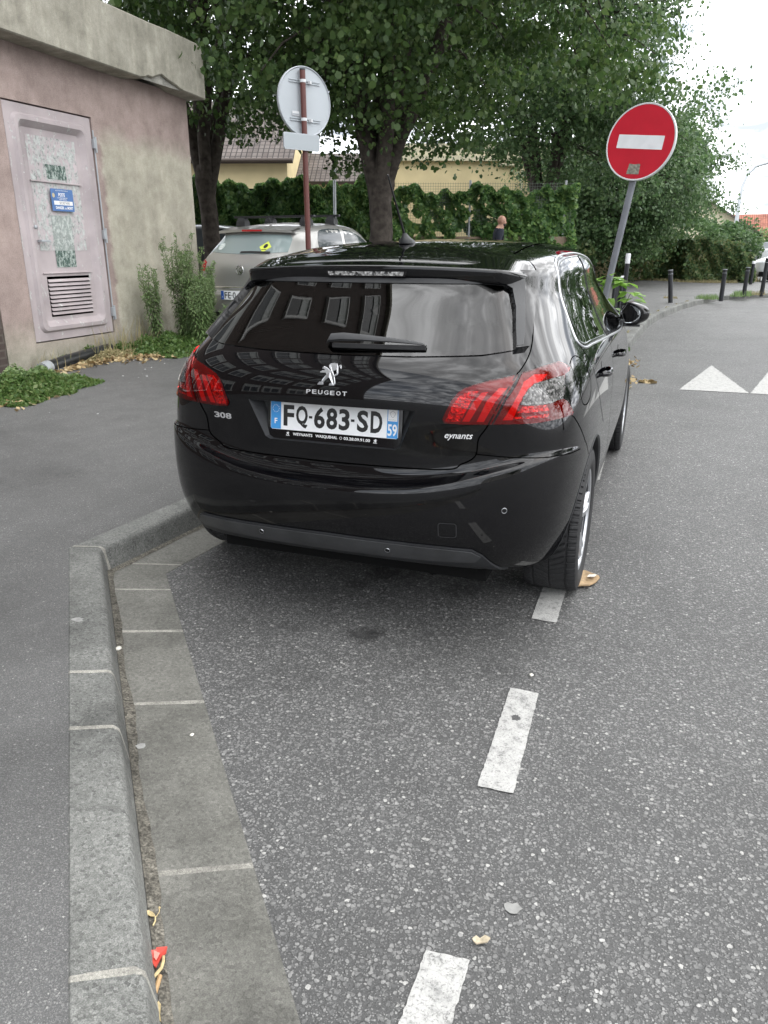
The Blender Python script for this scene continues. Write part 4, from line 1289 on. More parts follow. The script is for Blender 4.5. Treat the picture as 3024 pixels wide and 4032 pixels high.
V, F = prism([(.2195,.0085),(.2555,.0085),(.2555,.0505),(.2195,.0505)], .0004); mb.add([pl(v.x, v.y, v.z+.0042) for v in V], F)
for k in range(12):
    a = 2*PI*k/12; P = []
    for q in range(10):
        r_ = .0022 if q % 2 == 0 else .0010; b_ = 2*PI*q/10 + PI/2
        P.append((-.2372 + .0135*math.cos(a) + r_*math.cos(b_), .024 + .0135*math.sin(a) + r_*math.sin(b_)))
    V, F = prism(P, .0003); mb.add([pl(v.x, v.y, v.z+.0042) for v in V], F)
mb.build('plate_print', M['whiteprint'], plate)
for tx_, a_, b_, c_, d_ in (('F', -.243, -.231, -.034, -.013), ('59', .2195, .2555, -.046, -.002)):
    mb = MB(); fit_text(mb, tx_, a_, b_, c_, d_, lambda x, z, h: pl(x, z, h+.0044), bold=.02); mb.build('country_letter' if tx_ == 'F' else 'department_number', M['whiteprint'], plate)
mb = MB()
ps = lambda x, z, h: pl(x, z, h + .0040)
for ch, x0, x1 in (('F',-.205,-.160),('Q',-.152,-.103),('6',-.077,-.032),('8',-.026,.019),('3',.025,.069),('S',.098,.143),('D',.152,.198)):
    z0 = -.040 if ch != 'Q' else -.0445
    fit_text(mb, ch, x0, x1, z0, .040, ps, bold=.032)
for x0, x1 in ((-.098,-.084),(.074,.088)):
    V, F = prism([(x0,-.005),(x1,-.005),(x1,.004),(x0,.004)], .0003); mb.add([pl(v.x, v.y, v.z+.0040) for v in V], F)
mb.build('characters', M['black'], plate)
mb = MB()
# region outline in the white box
P = [(.2375+.0095*math.cos(a)*(1+.18*math.sin(3*a)), .034+.0105*math.sin(a)*(1+.15*math.cos(4*a))) for a in np.linspace(0, 2*PI, 25)]
for a, b in zip(P, P[1:]):
    d_ = Vector((b[0]-a[0], b[1]-a[1])); n_ = Vector((-d_.y, d_.x)).normalized()*.0006
    V, F = prism([(a[0]+n_.x, a[1]+n_.y), (a[0]-n_.x, a[1]-n_.y), (b[0]-n_.x, b[1]-n_.y), (b[0]+n_.x, b[1]+n_.y)], .0002); mb.add([pl(v.x, v.y, v.z+.0047) for v in V], F)
fit_text(mb, 'Hauts-de-France', .223, .252, .012, .0165, lambda x, z, h: pl(x, z, h+.0047))
mb.build('region_mark', M['grey'], plate)
mb = MB()
hs = lambda x, z, h: pl(x, z, h + .0026)
fit_text(mb, 'WEYNANTS', -.165, -.083, -.075, -.064, hs, bold=.02)
fit_text(mb, 'WASQUEHAL', -.070, .020, -.0765, -.064, hs, bold=.02)
fit_text(mb, '03.28.09.91.00', .046, .152, -.075, -.064, hs, bold=.02)
for x in (-.187, .172):
    V, F = prism([(x-.008,-.0775),(x+.008,-.0775),(x+.008,-.0762),(x-.008,-.0762)], .0002); mb.add([hs(v.x, v.y, v.z) for v in V], F)
P = [(.034+.0055*math.cos(a), -.0695+.0055*math.sin(a)) for a in np.linspace(0, 2*PI, 17)]
for a, b in zip(P, P[1:]):
    ca = Vector((.034, -.0695)); A, B = Vector(a), Vector(b); a2 = ca+(A-ca)*.78; b2 = ca+(B-ca)*.78
    V, F = prism([A, B, b2, a2], .0002); mb.add([hs(v.x, v.y, v.z) for v in V], F)
LION = [(-.009,1.026),(-.004,1.031),(.008,1.034),(.021,1.032),(.025,1.027),(.028,1.019),(.026,1.012),(.019,1.009),(.013,1.007),(.016,1.0),(.022,.992),(.025,.984),(.029,.971),(.03,.964),(.026,.958),(.005,.958),(.007,.965),(.016,.969),(.01,.977),(.002,.985),(-.004,.982),(-.014,.972),(-.018,.967),(-.017,.959),(-.04,.958),(-.037,.966),(-.032,.969),(-.025,.97),(-.023,.978),(-.01,.995),(-.013,1.0),(-.029,.999),(-.037,1.0),(-.036,1.004),(-.029,1.008),(-.018,1.008),(-.022,1.011),(-.031,1.013),(-.031,1.017),(-.027,1.021),(-.018,1.019),(-.009,1.015),(.002,1.008),(.003,1.013),(-.003,1.016),(-.007,1.02)]
TAIL = [(.018,.99),(.025,.997),(.03,1.001),(.028,1.006),(.026,1.014),(.026,1.02),(.03,1.026),(.036,1.029),(.041,1.025),(.043,1.015),(.037,1.019),(.036,1.023),(.032,1.024),(.03,1.019),(.032,1.011),(.035,1.001),(.033,.995),(.025,.99),(.02,.988)]
for x in (-.187, .172):
    for L in (LION, TAIL):
        V, F = prism([(x + q[0]*.16, -.069 + (q[1]-.995)*.16) for q in L], .0002); mb.add([hs(v.x, v.y, v.z) for v in V], F)
mb.build('holder_print', M['whiteprint'], holder)

# ---- badges
def surf_place(x, z, h):
    c, n = on_rear(x, z)
    return c + Vector((0, -1, .12)).normalized()*(h + .0005)
mb = MB()
for L in (LION, TAIL):
    n = len(L); cx = sum(p[0] for p in L)/n; cz = sum(p[1] for p in L)/n
    area = sum(L[i][0]*L[(i+1) % n][1]-L[(i+1) % n][0]*L[i][1] for i in range(n))
    inn = []
    for i in range(n):
        a, b, c = Vector(L[i-1]), Vector(L[i]), Vector(L[(i+1) % n])
        t = (c-a).normalized(); nn = Vector((-t.y, t.x))*(1 if area > 0 else -1)
        inn.append(b + nn*.0011)
    V = [surf_place(p[0], p[1], 0) for p in L] + [surf_place(p[0], p[1], .003) for p in L] + [surf_place(p[0], p[1], .0045) for p in inn]
    F = []
    for i in range(n):
        j = (i+1) % n
        F += [(i, j, j+n, i+n), (i+n, j+n, j+2*n, i+2*n)]
    F.append(tuple(range(2*n, 3*n)))
    mb.add(V, F)
mb.build('lion_emblem', M['satin'], tailgate)
mb = MB()
xs = np.linspace(-.085, .083, 8)
for k, ch in enumerate('PEUGEOT'):
    fit_text(mb, ch, xs[k]+.001, xs[k+1]-.006, .925, .940, surf_place, extrude=.0015, bold=.012)
mb.build('brand_lettering', M['bright_satin'], tailgate)
mb = MB()
for k, ch in enumerate('308'):
    x0 = -.511 + k*.029
    fit_text(mb, ch, x0, x0+.027, .797, .820, surf_place, extrude=.0015, bold=.02)
mb.build('model_lettering', M['bright_satin'], tailgate)
mb = MB()
fit_text(mb, 'eynants', .438, .536, .785, .812, surf_place, shear=.38, bold=.008, spacing=1.0)
mb.build('dealer_lettering', M['whiteprint'], tailgate)

# ---- wiper
mb = MB()
def gl(x, z, h):
    c, n = on_rear(x, z); return c + Vector((0, -.8, .6))*h
pv = [(-.045,1.096,.012,.016),(-.03,1.098,.03,.022),(.02,1.100,.036,.021),(.10,1.1,.034,.017),(.20,1.098,.030,.012),(.28,1.095,.026,.008),(.33,1.091,.022,.005)]
Vv = []; Fv = []
for x, z, h, wd in pv:
    for a, b in ((-1, 0), (-.8, .7), (0, 1), (.8, .7), (1, 0), (0, -.5)):
        c = gl(x, z + a*wd*.6, h + b*wd*.55); Vv.append(c)
for i in range(len(pv)-1):
    for k in range(6): Fv.append((i*6+k, i*6+(k+1) % 6, (i+1)*6+(k+1) % 6, (i+1)*6+k))
Fv += [tuple(range(5, -1, -1)), tuple((len(pv)-1)*6+k for k in range(6))]
mb.add(Vv, Fv)
wp = mb.build('wiper', M['plastic'], tailgate, smooth=40)
mb = MB()
Vv = []
for x in np.linspace(-.02, .335, 12):
    for z, h in ((1.080,.004),(1.080,.010),(1.088,.022),(1.094,.010)): Vv.append(gl(x, z+.002*(x/.3)-.002, h))
Fv = [(i*4+k, i*4+(k+1) % 4, (i+1)*4+(k+1) % 4, (i+1)*4+k) for i in range(11) for k in range(4)] + [(3,2,1,0), (44,45,46,47)]
mb.add(Vv, Fv); mb.build('wiper_blade', M['rubber'], wp)

# ---- antenna
mb = MB()
Vv = []; n = 14
for s_, (y, z, rx, ry) in enumerate([(.975,1.449,.036,.060),(.965,1.462,.032,.052),(.952,1.473,.020,.036),(.940,1.484,.012,.022),(.932,1.492,.009,.012)]):
    for k in range(n):
        a = 2*PI*k/n; Vv.append((rx*math.cos(a), y + ry*math.sin(a), z))
Fv = [(i*n+k, i*n+(k+1) % n, (i+1)*n+(k+1) % n, (i+1)*n+k) for i in range(4) for k in range(n)] + [tuple(4*n+k for k in range(n))]
mb.add(Vv, Fv)
ant = mb.build('antenna', M['plastic'], car, smooth=50)
mb = MB()
pts = [(0, .930-.213*t, 1.488+.222*t) for t in np.linspace(0, 1, 30)]
rr = [.0052 - .0026*t + (.0009 if i % 2 else 0) for i, t in enumerate(np.linspace(0, 1, 30))]; rr[-1] = .004
mb.tube(pts, rr, 8); mb.build('rod', M['rubber'], ant, smooth=True)

# ---- bumper details
mb_trim = panel('bumper_trim', [(-.640,.2,.345),(-.622,.15,.375),(-.595,.1,.388),(-.45,.07,.393),(-.28,.05,.398),(0,.03,.402),(.28,.05,.398),(.45,.07,.393),(.555,.1,.386),(.590,.11,.360),(.617,.14,.318),(.640,.2,.285),(.662,.25,.250),(.61,.2,.262),(.56,.14,.288),(.45,.1,.300),(.28,.09,.308),(0,.08,.312),(-.28,.09,.308),(-.45,.1,.300),(-.56,.14,.288),(-.62,.2,.270),(-.655,.25,.27)], RX, .009, M['plastic'], bumper, grid=.012)
strip = panel('trim_strip', [(-.628,.15,.352),(-.612,.13,.374),(-.592,.1,.384),(-.45,.07,.389),(-.28,.05,.394),(0,.03,.398),(.28,.05,.394),(.45,.07,.389),(.55,.1,.382),(.583,.11,.360),(.56,.11,.334),(.28,.05,.334),(0,.03,.335),(-.28,.05,.334),(-.56,.1,.332),(-.61,.13,.330)], RX, .014, M['plastic_lit'], bumper, grid=.015)  # upper trim band, its brightness from facing up put into the colour
for x, z in ((-.287,.372),(.243,.365),(.663,.545)):
    mb = MB(); c, nn = on_rear(x, z); q = nn.to_track_quat('X', 'Z').to_matrix()
    MT = Matrix.Translation(c + nn*(.0145 if z < .4 else .0005)) @ q.to_4x4()
    mb.lathe([(.0001,.0012),(.0085,.0012),(.0092,.0004),(.0095,-.001)], 20, MT)
    s_ = mb.build('parking_sensor', M['gloss_black'], bumper, smooth=True)
    mb = MB(); mb.lathe([(.0088,.001),(.0098,.0018),(.0108,.001),(.0108,-.002)], 20, MT); mb.build('ring', M['satin'], s_, smooth=True)
def rounded(x0, x1, z0, z1, r, n=5):
    P = []
    for cx, cz, a0 in ((x1-r, z1-r, 0), (x0+r, z1-r, 90), (x0+r, z0+r, 180), (x1-r, z0+r, 270)):
        P += [(cx + r*math.cos(R(a0+90*k/n)), cz + r*math.sin(R(a0+90*k/n))) for k in range(n+1)]
    return P
g2 = MB()
TC = rounded(.438, .502, .436, .492, .010); TC.append(TC[0])
ribbon(g2, [(x, 0, z) for x, z in TC], RX, .0024, mirror=False, step=.01)
g2.build('tow_cover_gap', simple('gap_grey', (.03, .03, .032), .5), bumper)

# ---- reversing camera above the plate
mb = MB(); mb.box((.0, .115, .893), (.05, .03, .016), bev=.003); mb.build('reversing_camera', M['plastic'], tailgate)
for x_ in (-.16, .16):
    mb = MB(); mb.box((x_, .115, .893), (.06, .03, .010), bev=.002); mb.build('plate_lamp', M['plastic'], tailgate)

# ---- door handles
for s in (0, 1):
    sg = 1 if s == 0 else -1
    for (y0, z0), dr in (((1.14, .905), DOORS[s]), ((2.05, .88), DOORS[2+s])):
        mb = MB(); Vv = []; ns = 14
        for i in range(ns+1):
            t = i/ns; y = y0 - .10 + .20*t
            h = hit((2, y, z0), SX)[0].x
            lift = .004 + .034*math.sin(PI*min(1, max(0, t)))**.5
            hh = .014*(.45+.55*math.sin(PI*(t*.9+.05))**.5)
            for a, b in ((-1,-.5),(-1,.3),(-.4,1),(.5,.9),(1,.2),(.9,-.6)):
                Vv.append(((h + lift + b*.007)*sg, y, z0 + a*hh))
        Fv = [(i*6+k, i*6+(k+1) % 6, (i+1)*6+(k+1) % 6, (i+1)*6+k) for i in range(ns) for k in range(6)] + [(5,4,3,2,1,0), tuple(ns*6+k for k in range(6))]
        mb.add(Vv, Fv); hd = mb.build('handle', M['paint'], dr, smooth=35)
        mb = MB()
        h = hit((2, y0+.03, z0), SX)[0].x
        mb.box(((h+.034)*sg, y0, z0+.010), (.006, .13, .004)); mb.build('chrome_strip', M['chrome'], hd)
        # finger scoop
        mb = MB(); Vv = [((hit((2, y0+.01, z0+.005), SX)[0].x+.0012)*sg, y0+.01, z0+.005)]
        for k in range(20):
            a = 2*PI*k/20; y = y0+.01 + .055*math.cos(a); z = z0 + .008 + .036*math.sin(a)
            Vv.append(((hit((2, y, z), SX)[0].x+.0012)*sg, y, z))
        mb.add(Vv, [(0, k+1, (k+1) % 20+1) for k in range(20)]); mb.build('handle_recess', M['gloss_black'], dr)

# ---- mirrors
for sg in (1, -1):
    bmm = bmesh.new(); bmesh.ops.create_icosphere(bmm, subdivisions=4, radius=1)
    for v in bmm.verts:
        x, y, z = v.co
        f = lambda a, e: math.copysign(abs(a)**e, a)
        x, y, z = f(x, .72), f(y, .9), f(z, .78)
        if y < -.35: y = -.35
        z *= (1 - .22*max(0, x)*1.0)
        yy = y*.085 + .035*x*x
        v.co = (x*.092, yy*1.0, z*.072)
    def mrot(x, y, z):
        a_ = R(-33); xr, yr = x*math.cos(a_) - y*math.sin(a_), x*math.sin(a_) + y*math.cos(a_)
        return (sg*(.900 + xr), 2.74 + yr, 1.040 + z)
    me_V = [mrot(*v.co) for v in bmm.verts]; me_F = [[v.index for v in f_.verts] for f_ in bmm.faces]; bmm.free()
    if sg < 0: me_F = [f_[::-1] for f_ in me_F]
    mi = mobj('wing_mirror', me_V, me_F, M['paint'], car, 50)
    mb = MB(); yb = -.35*.085
    P = [(.074*math.copysign(abs(math.cos(a))**.75, math.cos(a)), .055*math.copysign(abs(math.sin(a))**.8, math.sin(a))*(1-.15*math.cos(a))) for a in np.linspace(0, 2*PI, 33)[:-1]]
    Vv = [mrot(x, yb + .035*(x/.092)**2 - .003, z) for x, z in P]
    mb.add(Vv, [tuple(range(32))]); mb.build('mirror_glass', M['mirror'], mi)
    mb = MB()
    mb.box((sg*.83, 2.76, .985), (.12, .06, .035), bev=.01); mb.box((sg*.90, 2.76, .968), (.12, .08, .012), bev=.004)
    mb.build('mirror_arm', M['plastic'], mi)

# ---- wheels
def tyre_mesh():
    n = 720; ts = np.concatenate([np.linspace(-.098, .098, 53)])
    Ro = .316; V = []; prof = []
    inner = [(.222, -.098), (.240, -.108), (.265, -.113), (.290, -.110), (.305, -.1045)]
    outer = [(r, -x) for r, x in inner[::-1]]
    m_ = len(inner) + len(ts) + len(outer)
    circ = 2*PI*Ro; npit = 66
    A = np.arange(n)*2*PI/n
    VV = np.empty((n, m_, 3))
    for j, (r, x) in enumerate(inner): VV[:, j] = np.stack([np.full(n, x), r*np.cos(A), r*np.sin(A)], 1)
    for j, (r, x) in enumerate(outer): VV[:, len(inner)+len(ts)+j] = np.stack([np.full(n, x), r*np.cos(A), r*np.sin(A)], 1)
    for j, t in enumerate(ts):
        r = Ro - .9*max(0, abs(t)-.075)**1.5*2.2 - .6*t*t*.35
        s = A/(2*PI)*npit
        at = abs(t)
        if at > .062: ph = s + .5*np.sign(t)*0 ; depth = .006; wd = .16
        else: ph = s + at/.062*1.15 + (.5 if t < 0 else 0); depth = .006; wd = .17
        fr = ph - np.floor(ph)
        rr = np.full(n, r)
        rr[fr < wd] -= depth
        if .060 < at < .065 or at < .0022: rr[:] = r - .0055
        fr2 = (ph*2) - np.floor(ph*2)
        rr[(fr2 < .12) & (fr >= wd)] -= .0018
        VV[:, len(inner)+j] = np.stack([np.full(n, t*1.08), rr*np.cos(A), rr*np.sin(A)], 1)
    F = []
    for i in range(n):
        k = (i+1) % n
        for j in range(m_-1): F.append((i*m_+j, i*m_+j+1, k*m_+j+1, k*m_+j))
    return VV.reshape(-1, 3), F
TV, TF = tyre_mesh()
def rim_mesh():
    mb = MB(); mb.m = 0
    mb.lathe([(.207,.080),(.214,.086),(.222,.092),(.226,.097),(.221,.102),(.213,.099),(.207,.090)], 60)
    mb.m = 1
    mb.lathe([(.222,-.10),(.214,-.095),(.205,-.05),(.200,.03),(.203,.060),(.207,.080)], 60)
    mb.lathe([(.0,-.03),(.16,-.03),(.16,-.02),(.0,-.018)], 40)
    mb.m = 0
    mb.lathe([(.0001,.080),(.026,.080),(.031,.076),(.034,.066),(.055,.062),(.064,.045),(.06,-.02)], 30)
    for k in range(5):
        a0 = 2*PI*k/5
        for q, (o1, o2, tw) in enumerate(((-.12, -.16, .30), (.14, .22, .12))):
            Vv = []; steps = 9
            for i in range(steps):
                t = i/(steps-1); r = .045 + .165*t
                a = a0 + o1 + (o2-o1)*t + tw*t*t*.5
                wd = .013*(1-t) + .020*t if q == 0 else .011*(1-t) + .014*t
                x = .066 + .026*t**.7 + .006*math.sin(PI*t)
                c_, s_ = math.cos(a), math.sin(a)
                for e_, dd in ((-wd, -.012), (-wd*.8, .002), (wd*.6, .006), (wd, -.012), (0, -.03)):
                    Vv.append((x + dd, r*c_ - e_*s_, r*s_ + e_*c_))
            Fv = [(i*5+j, i*5+(j+1) % 5, (i+1)*5+(j+1) % 5, (i+1)*5+j) for i in range(steps-1) for j in range(5)]
            mb.add(Vv, Fv)
    return mb
RM = rim_mesh()
wheel0 = None
tread_me = rim_me = None
for wi, (sg, (wy, wz)) in enumerate([(1, WHEELS[0]), (-1, WHEELS[0]), (1, WHEELS[1]), (-1, WHEELS[1])]):
    loc = Vector((sg*.785, wy, .3135))
    if wheel0 is None:
        t_ = mobj('wheel', TV, TF, M['rubber'], None, False, local=True)
        t_.data.polygons.foreach_set('use_smooth', [False]*len(TF))
        r_ = RM.build('rim', [M['alloy'], M['alloy_dark']], t_, smooth=30, local=True)
        wheel0 = t_
    else:
        t_ = copy_tree(wheel0)
    t_.location = loc
    t_.rotation_euler = (.35*wi, 0, 0 if sg > 0 else PI)
    t_.parent = car
    t_.matrix_parent_inverse = Matrix.Translation((0, -2.1, 0))
    # wheel housing
    mb = MB()
    MT = Matrix.Translation((0, wy, wz))
    ra = .366
    Vv = []; Fv = []; n = 40
    for k in range(n+1):
        a = R(-11 + 202*k/n); y = wy + ra*math.cos(a); z = wz + ra*math.sin(a)
        h = hit((2*1, y, z), SX)
        xo = (h[0].x if h[0] is not None else .88)
        for x, r_k in ((xo+.0005, 1.012), (xo+.003, 1.0), (xo-.004, .975), (xo-.03, .965), (.62, .99), (.60, .8)):
            Vv.append((sg*x, wy + ra*r_k*math.cos(a), wz + ra*r_k*math.sin(a)))
    for k in range(n):
        for j in range(5): Fv.append((k*6+j, k*6+j+1, (k+1)*6+j+1, (k+1)*6+j))
    mb.add(Vv, Fv); mb.build('wheel_arch', M['plastic'], car, smooth=40)

# ---- underside and cabin
mb = MB()
mb.box((0, 2.1, .26), (1.16, 3.7, .12)); mb.box((0, .62, .30), (1.1, .8, .10)); mb.box((0, 2.1, .24), (1.62, 1.7, .06))
mb.box((0, .42, .40), (1.55, .25, .20), bev=.04)
mb.tube([(.35, .3, .20), (.35, .7, .22), (.3, 1.4, .2)], .03, 10); mb.lathe([(0.001,-.14),(.09,-.14),(.09,.14),(.001,.14)], 20, Matrix.Translation((.1, .55, .24)))
mb.build('underbody', M['under'], car)
mb = MB()
mb.box((0, 2.2, .42), (1.5, 3.0, .04)); mb.box((0, .62, .84), (1.28, .55, .03))
mb.box((0, 3.0, .78), (1.35, .45, .34), bev=.06)     # dashboard
cab = mb.build('cabin', M['interior'], car)
mb = MB()
def seat(cx, cy, w_):
    mb.box((cx, cy, .60), (w_, .5, .16), bev=.05)
    mb.box((cx, cy-.30, .86), (w_, .14, .55), rot=Matrix.Rotation(R(-14), 3, 'X'), bev=.05)
    for hx in ((-w_/4, w_/4) if w_ > .8 else (0,)):
        mb.box((cx+hx, cy-.40, 1.19), (.25, .09, .16), rot=Matrix.Rotation(R(-14), 3, 'X'), bev=.035)
seat(-.37, 2.25, .5); seat(.37, 2.25, .5); seat(0, 1.35, 1.25)
mb.build('seats', M['interior'], car)
mb = MB()
c0 = Vector((-.37, 2.68, .97)); ax = Vector((0, -.93, .36)).normalized(); u = Vector((1, 0, 0)); v_ = ax.cross(u)
mb.tube([c0 + (u*math.cos(a) + v_*math.sin(a))*.185 for a in np.linspace(0, 2*PI, 33)], .014, 8, caps=False)
mb.tube([c0 - u*.17, c0, c0 + u*.17], .018, 6); mb.tube([c0, c0 - ax*.25], .03, 8)
mb.build('steering_wheel', simple('wheel_leather', (.05, .05, .05), .35), cab, smooth=True)
mb = MB(); mb.box((0, 2.78, 1.33), (.24, .02, .07), bev=.01); mb.build('inner_mirror', M['interior'], cab)
# windscreen
panel('windscreen', [(-.66,3.0,1.03),(0,3.2,1.03),(.66,3.0,1.03),(.60,2.7,1.25),(.50,2.5,1.36),(0,2.55,1.375),(-.50,2.5,1.36),(-.60,2.7,1.25)], (0, -1, -.2), .004, M['gloss_black'], car, grid=.05)
# headlamps (their ends show past the mirror)
panel('headlight', [(.86,3.55,.72),(.87,3.5,.80),(.80,3.85,.79),(.62,4.0,.74),(.60,4.1,.66),(.84,3.85,.64)], (-.6, -.8, 0), .004, M['lens_clear'], (car, car), grid=.03, mirror=True)
# ------------------------------------------------------------------ buildings
XW = -5.2
sub = empty('substation', (XW, 5.5, .2), 0, 'small windowless concrete hut with stained pink and grey render behind the pavement', 'hut')
def wavy_wall():
    """front wall with door opening, thickness back to x=-9"""
    mb = MB()
    y0, y1, z0, z1 = 3.615, 7.20, -.1, 3.33
    dy0, dy1, dz0, dz1 = 4.02, 5.29, .465, 2.815
    ys = [y0, dy0, dy1, y1]; zs = [z0, dz0, dz1, z1]
    for i in range(3):
        for j in range(3):
            if i == 1 and j == 1: continue
            a, b, c, d = ys[i], ys[i+1], zs[j], zs[j+1]
            mb.add([(XW,a,c),(XW,b,c),(XW,b,d),(XW,a,d)], [(0,1,2,3)])
    # reveals
    for P in ([(dy0,dz0),(dy0,dz1)], [(dy0,dz1),(dy1,dz1)], [(dy1,dz1),(dy1,dz0)], [(dy1,dz0),(dy0,dz0)]):
        (a, c), (b, d) = P
        mb.add([(XW,a,c),(XW,b,d),(XW-.12,b,d),(XW-.12,a,c)], [(0,1,2,3)])
    mb.add([(XW,y1,z0),(XW-4,y1,z0),(XW-4,y1,z1),(XW,y1,z1)], [(0,1,2,3)])
    mb.add([(XW,y0,z0),(XW-4,y0,z0),(XW-4,y0,z1),(XW,y0,z1)], [(3,2,1,0)])
    mb.add([(XW-4,y0,z0),(XW-4,y1,z0),(XW-4,y1,z1),(XW-4,y0,z1)], [(3,2,1,0)])
    return mb.build('wall', M['render'], sub)
wavy_wall()
def roof_slab():
    # face towards the street with a broken lower edge, rounded broken top corner
    P = [(3.56,3.337),(5.9,3.300),(6.0,3.315),(6.06,3.34),(6.14,3.335),(6.25,3.375),(6.33,3.40),(6.42,3.375),(6.55,3.345),(6.62,3.335),(6.70,3.31),(6.76,3.30),(6.86,3.295),(7.26,3.275),(7.268,3.60),(7.25,3.64),(7.266,3.69),(7.262,3.80),(7.225,3.868),(7.14,3.900),(6.5,3.917),(6.2,3.911),(5.3,3.925),(3.56,3.94)]
    P = [(y, z) for y, z in P]
    x1, x0 = -4.95, -9.3
    n = len(P)
    V = [(x1, y, z) for y, z in P] + [(x0, y, z) for y, z in P]
    # a slightly bevelled lip
    V2 = [(x1+.018, y + (.012 if y < 3 else -.014), z + (.012 if z < 3.5 else -.016)) for y, z in P]
    V += V2
    F = [tuple(range(2*n, 3*n))] + [(i, (i+1) % n, (i+1) % n+2*n, i+2*n) for i in range(n)] + [(i+n, (i+1) % n+n, (i+1) % n, i) for i in range(n)] + [tuple(range(2*n-1, n-1, -1))]
    mb = MB(); mb.add(V, F)
    s = mb.build('roof', M['slab'], sub)
    # exposed core where the edge has spalled
    mb = MB(); Q = [(5.9,3.298),(6.0,3.318),(6.14,3.338),(6.33,3.404),(6.55,3.348),(6.76,3.303),(6.86,3.293),(6.86,3.288),(5.9,3.29)]
    V = [(x1-.022, y, z+.01) for y, z in Q]; mb.add(V, [tuple(range(len(Q)))])
    mb.build('broken_edge', M['mortar'], s)
roof_slab()
# door with its raised mouldings, louvre, ribs
DY0, DY1, DZ0, DZ1 = 4.035, 5.275, .480, 2.800
xd = XW - .012
def on_door(u, v, h=0):      # u,v in 0..1 from lower left (small y) ; h out
    return (xd + h, DY0 + u*(DY1-DY0), DZ0 + v*(DZ1-DZ0))
def rrect(u0, v0, u1, v1, r, n=6):
    W_, Hh = (DY1-DY0), (DZ1-DZ0); ru, rv = r/W_, r/Hh; P = []
    for cx, cz, a0 in ((u1-ru, v1-rv, 0), (u0+ru, v1-rv, 90), (u0+ru, v0+rv, 180), (u1-ru, v0+rv, 270)):
        P += [(cx + ru*math.cos(R(a0+90*k/n)), cz + rv*math.sin(R(a0+90*k/n))) for k in range(n+1)]
    return P
mb = MB()
rings = [(rrect(0,0,1,1,.004), -.05), (rrect(0,0,1,1,.004), .0), (rrect(.065,.035,.935,.965,.085), .0), (rrect(.085,.045,.915,.955,.075), .030), (rrect(.115,.062,.885,.938,.07), .034), (rrect(.135,.073,.865,.927,.055), .012), (rrect(.165,.088,.835,.912,.03), -.022), (rrect(.205,.105,.80,.895,.012), -.026)]
V = []; F = []
n = len(rings[0][0])
for P, h in rings:
    V += [on_door(u, v, h) for u, v in P]
for k in range(len(rings)-1):
    for i in range(n): F.append((k*n+i, k*n+(i+1) % n, (k+1)*n+(i+1) % n, (k+1)*n+i))
F.append(tuple((len(rings)-1)*n+i for i in range(n)))
mb.add(V, F)
dr = mb.build('door', M['door'], sub, smooth=35)
mb = MB()
V, F = prism([(.215,.31),(.79,.31),(.79,.885),(.215,.885)], 1)
def fl(u0, v0, u1, v1, h, mb):
    mb.add([on_door(u0,v0,h), on_door(u1,v0,h), on_door(u1,v1,h), on_door(u0,v1,h)], [(0,1,2,3)])
fl(.215,.40,.79,.695,-.023, mb); fl(.215,.70,.79,.885,-.023, mb); mb.build('peeled_panel', M['door_peel'], dr)
for P_ in ((.40,.71,.64,.772), (.385,.325,.63,.40)):
    mb = MB(); fl(*P_, -.0215, mb); mb.build('green_patch', M['door_green'], dr)
mb = MB(); fl(.385,.40,.63,.555,-.0215, mb); mb.build('faded_patch', M['door_mix'], dr)
for v, t_ in ((.697,.016),(.300,.010)):
    mb = MB(); c = on_door(.505, v, -.018); mb.box(c, (.024, .60*1.0*(DY1-DY0), t_), bev=.004)
    mb.build('rib', M['door'], dr)
mb = MB()
for k in range(9):
    v = .118 + .0185*k
    c = on_door(.51, v, -.016)
    rt_ = Matrix.Rotation(R(-38), 3, 'Y')
    mb.box(c, (.008, .52*(DY1-DY0), .034), rot=rt_)
lv = mb.build('louvre', M['door'], dr)
mb = MB(); fl(.245,.103,.775,.285,-.0245, mb); mb.build('louvre_back', M['gap'], lv)
mb = MB(); c = on_door(.205, .442, .025); mb.box((c[0], c[1]+.055, c[2]), (.02,.13,.022), bev=.005); mb.box((c[0]-.02, c[1], c[2]), (.05,.022,.022)); mb.build('handle', M['galv'], dr)
mb = MB(); c = on_door(.15, .50, .036); mb.lathe([(.0001,.01),(.018,.01),(.022,0),(.022,-.01)], 16, Matrix.Translation(c)); mb.build('lock', M['galv'], dr, smooth=True)
for v in (.89,.475,.10):
    mb = MB(); c = on_door(1.012, v, .02); mb.box(c, (.035,.045,.10), bev=.004); mb.tube([(c[0]+.015, c[1]+.01, c[2]-.09), (c[0]+.015, c[1]+.01, c[2]+.07)], .012, 10); mb.build('hinge', M['galv'], dr)
mb = MB(); mb.tube([on_door(1.018, .06, .012), on_door(1.018, .95, .012)], .009, 8); mb.build('hinge_rod', M['galv'], dr)
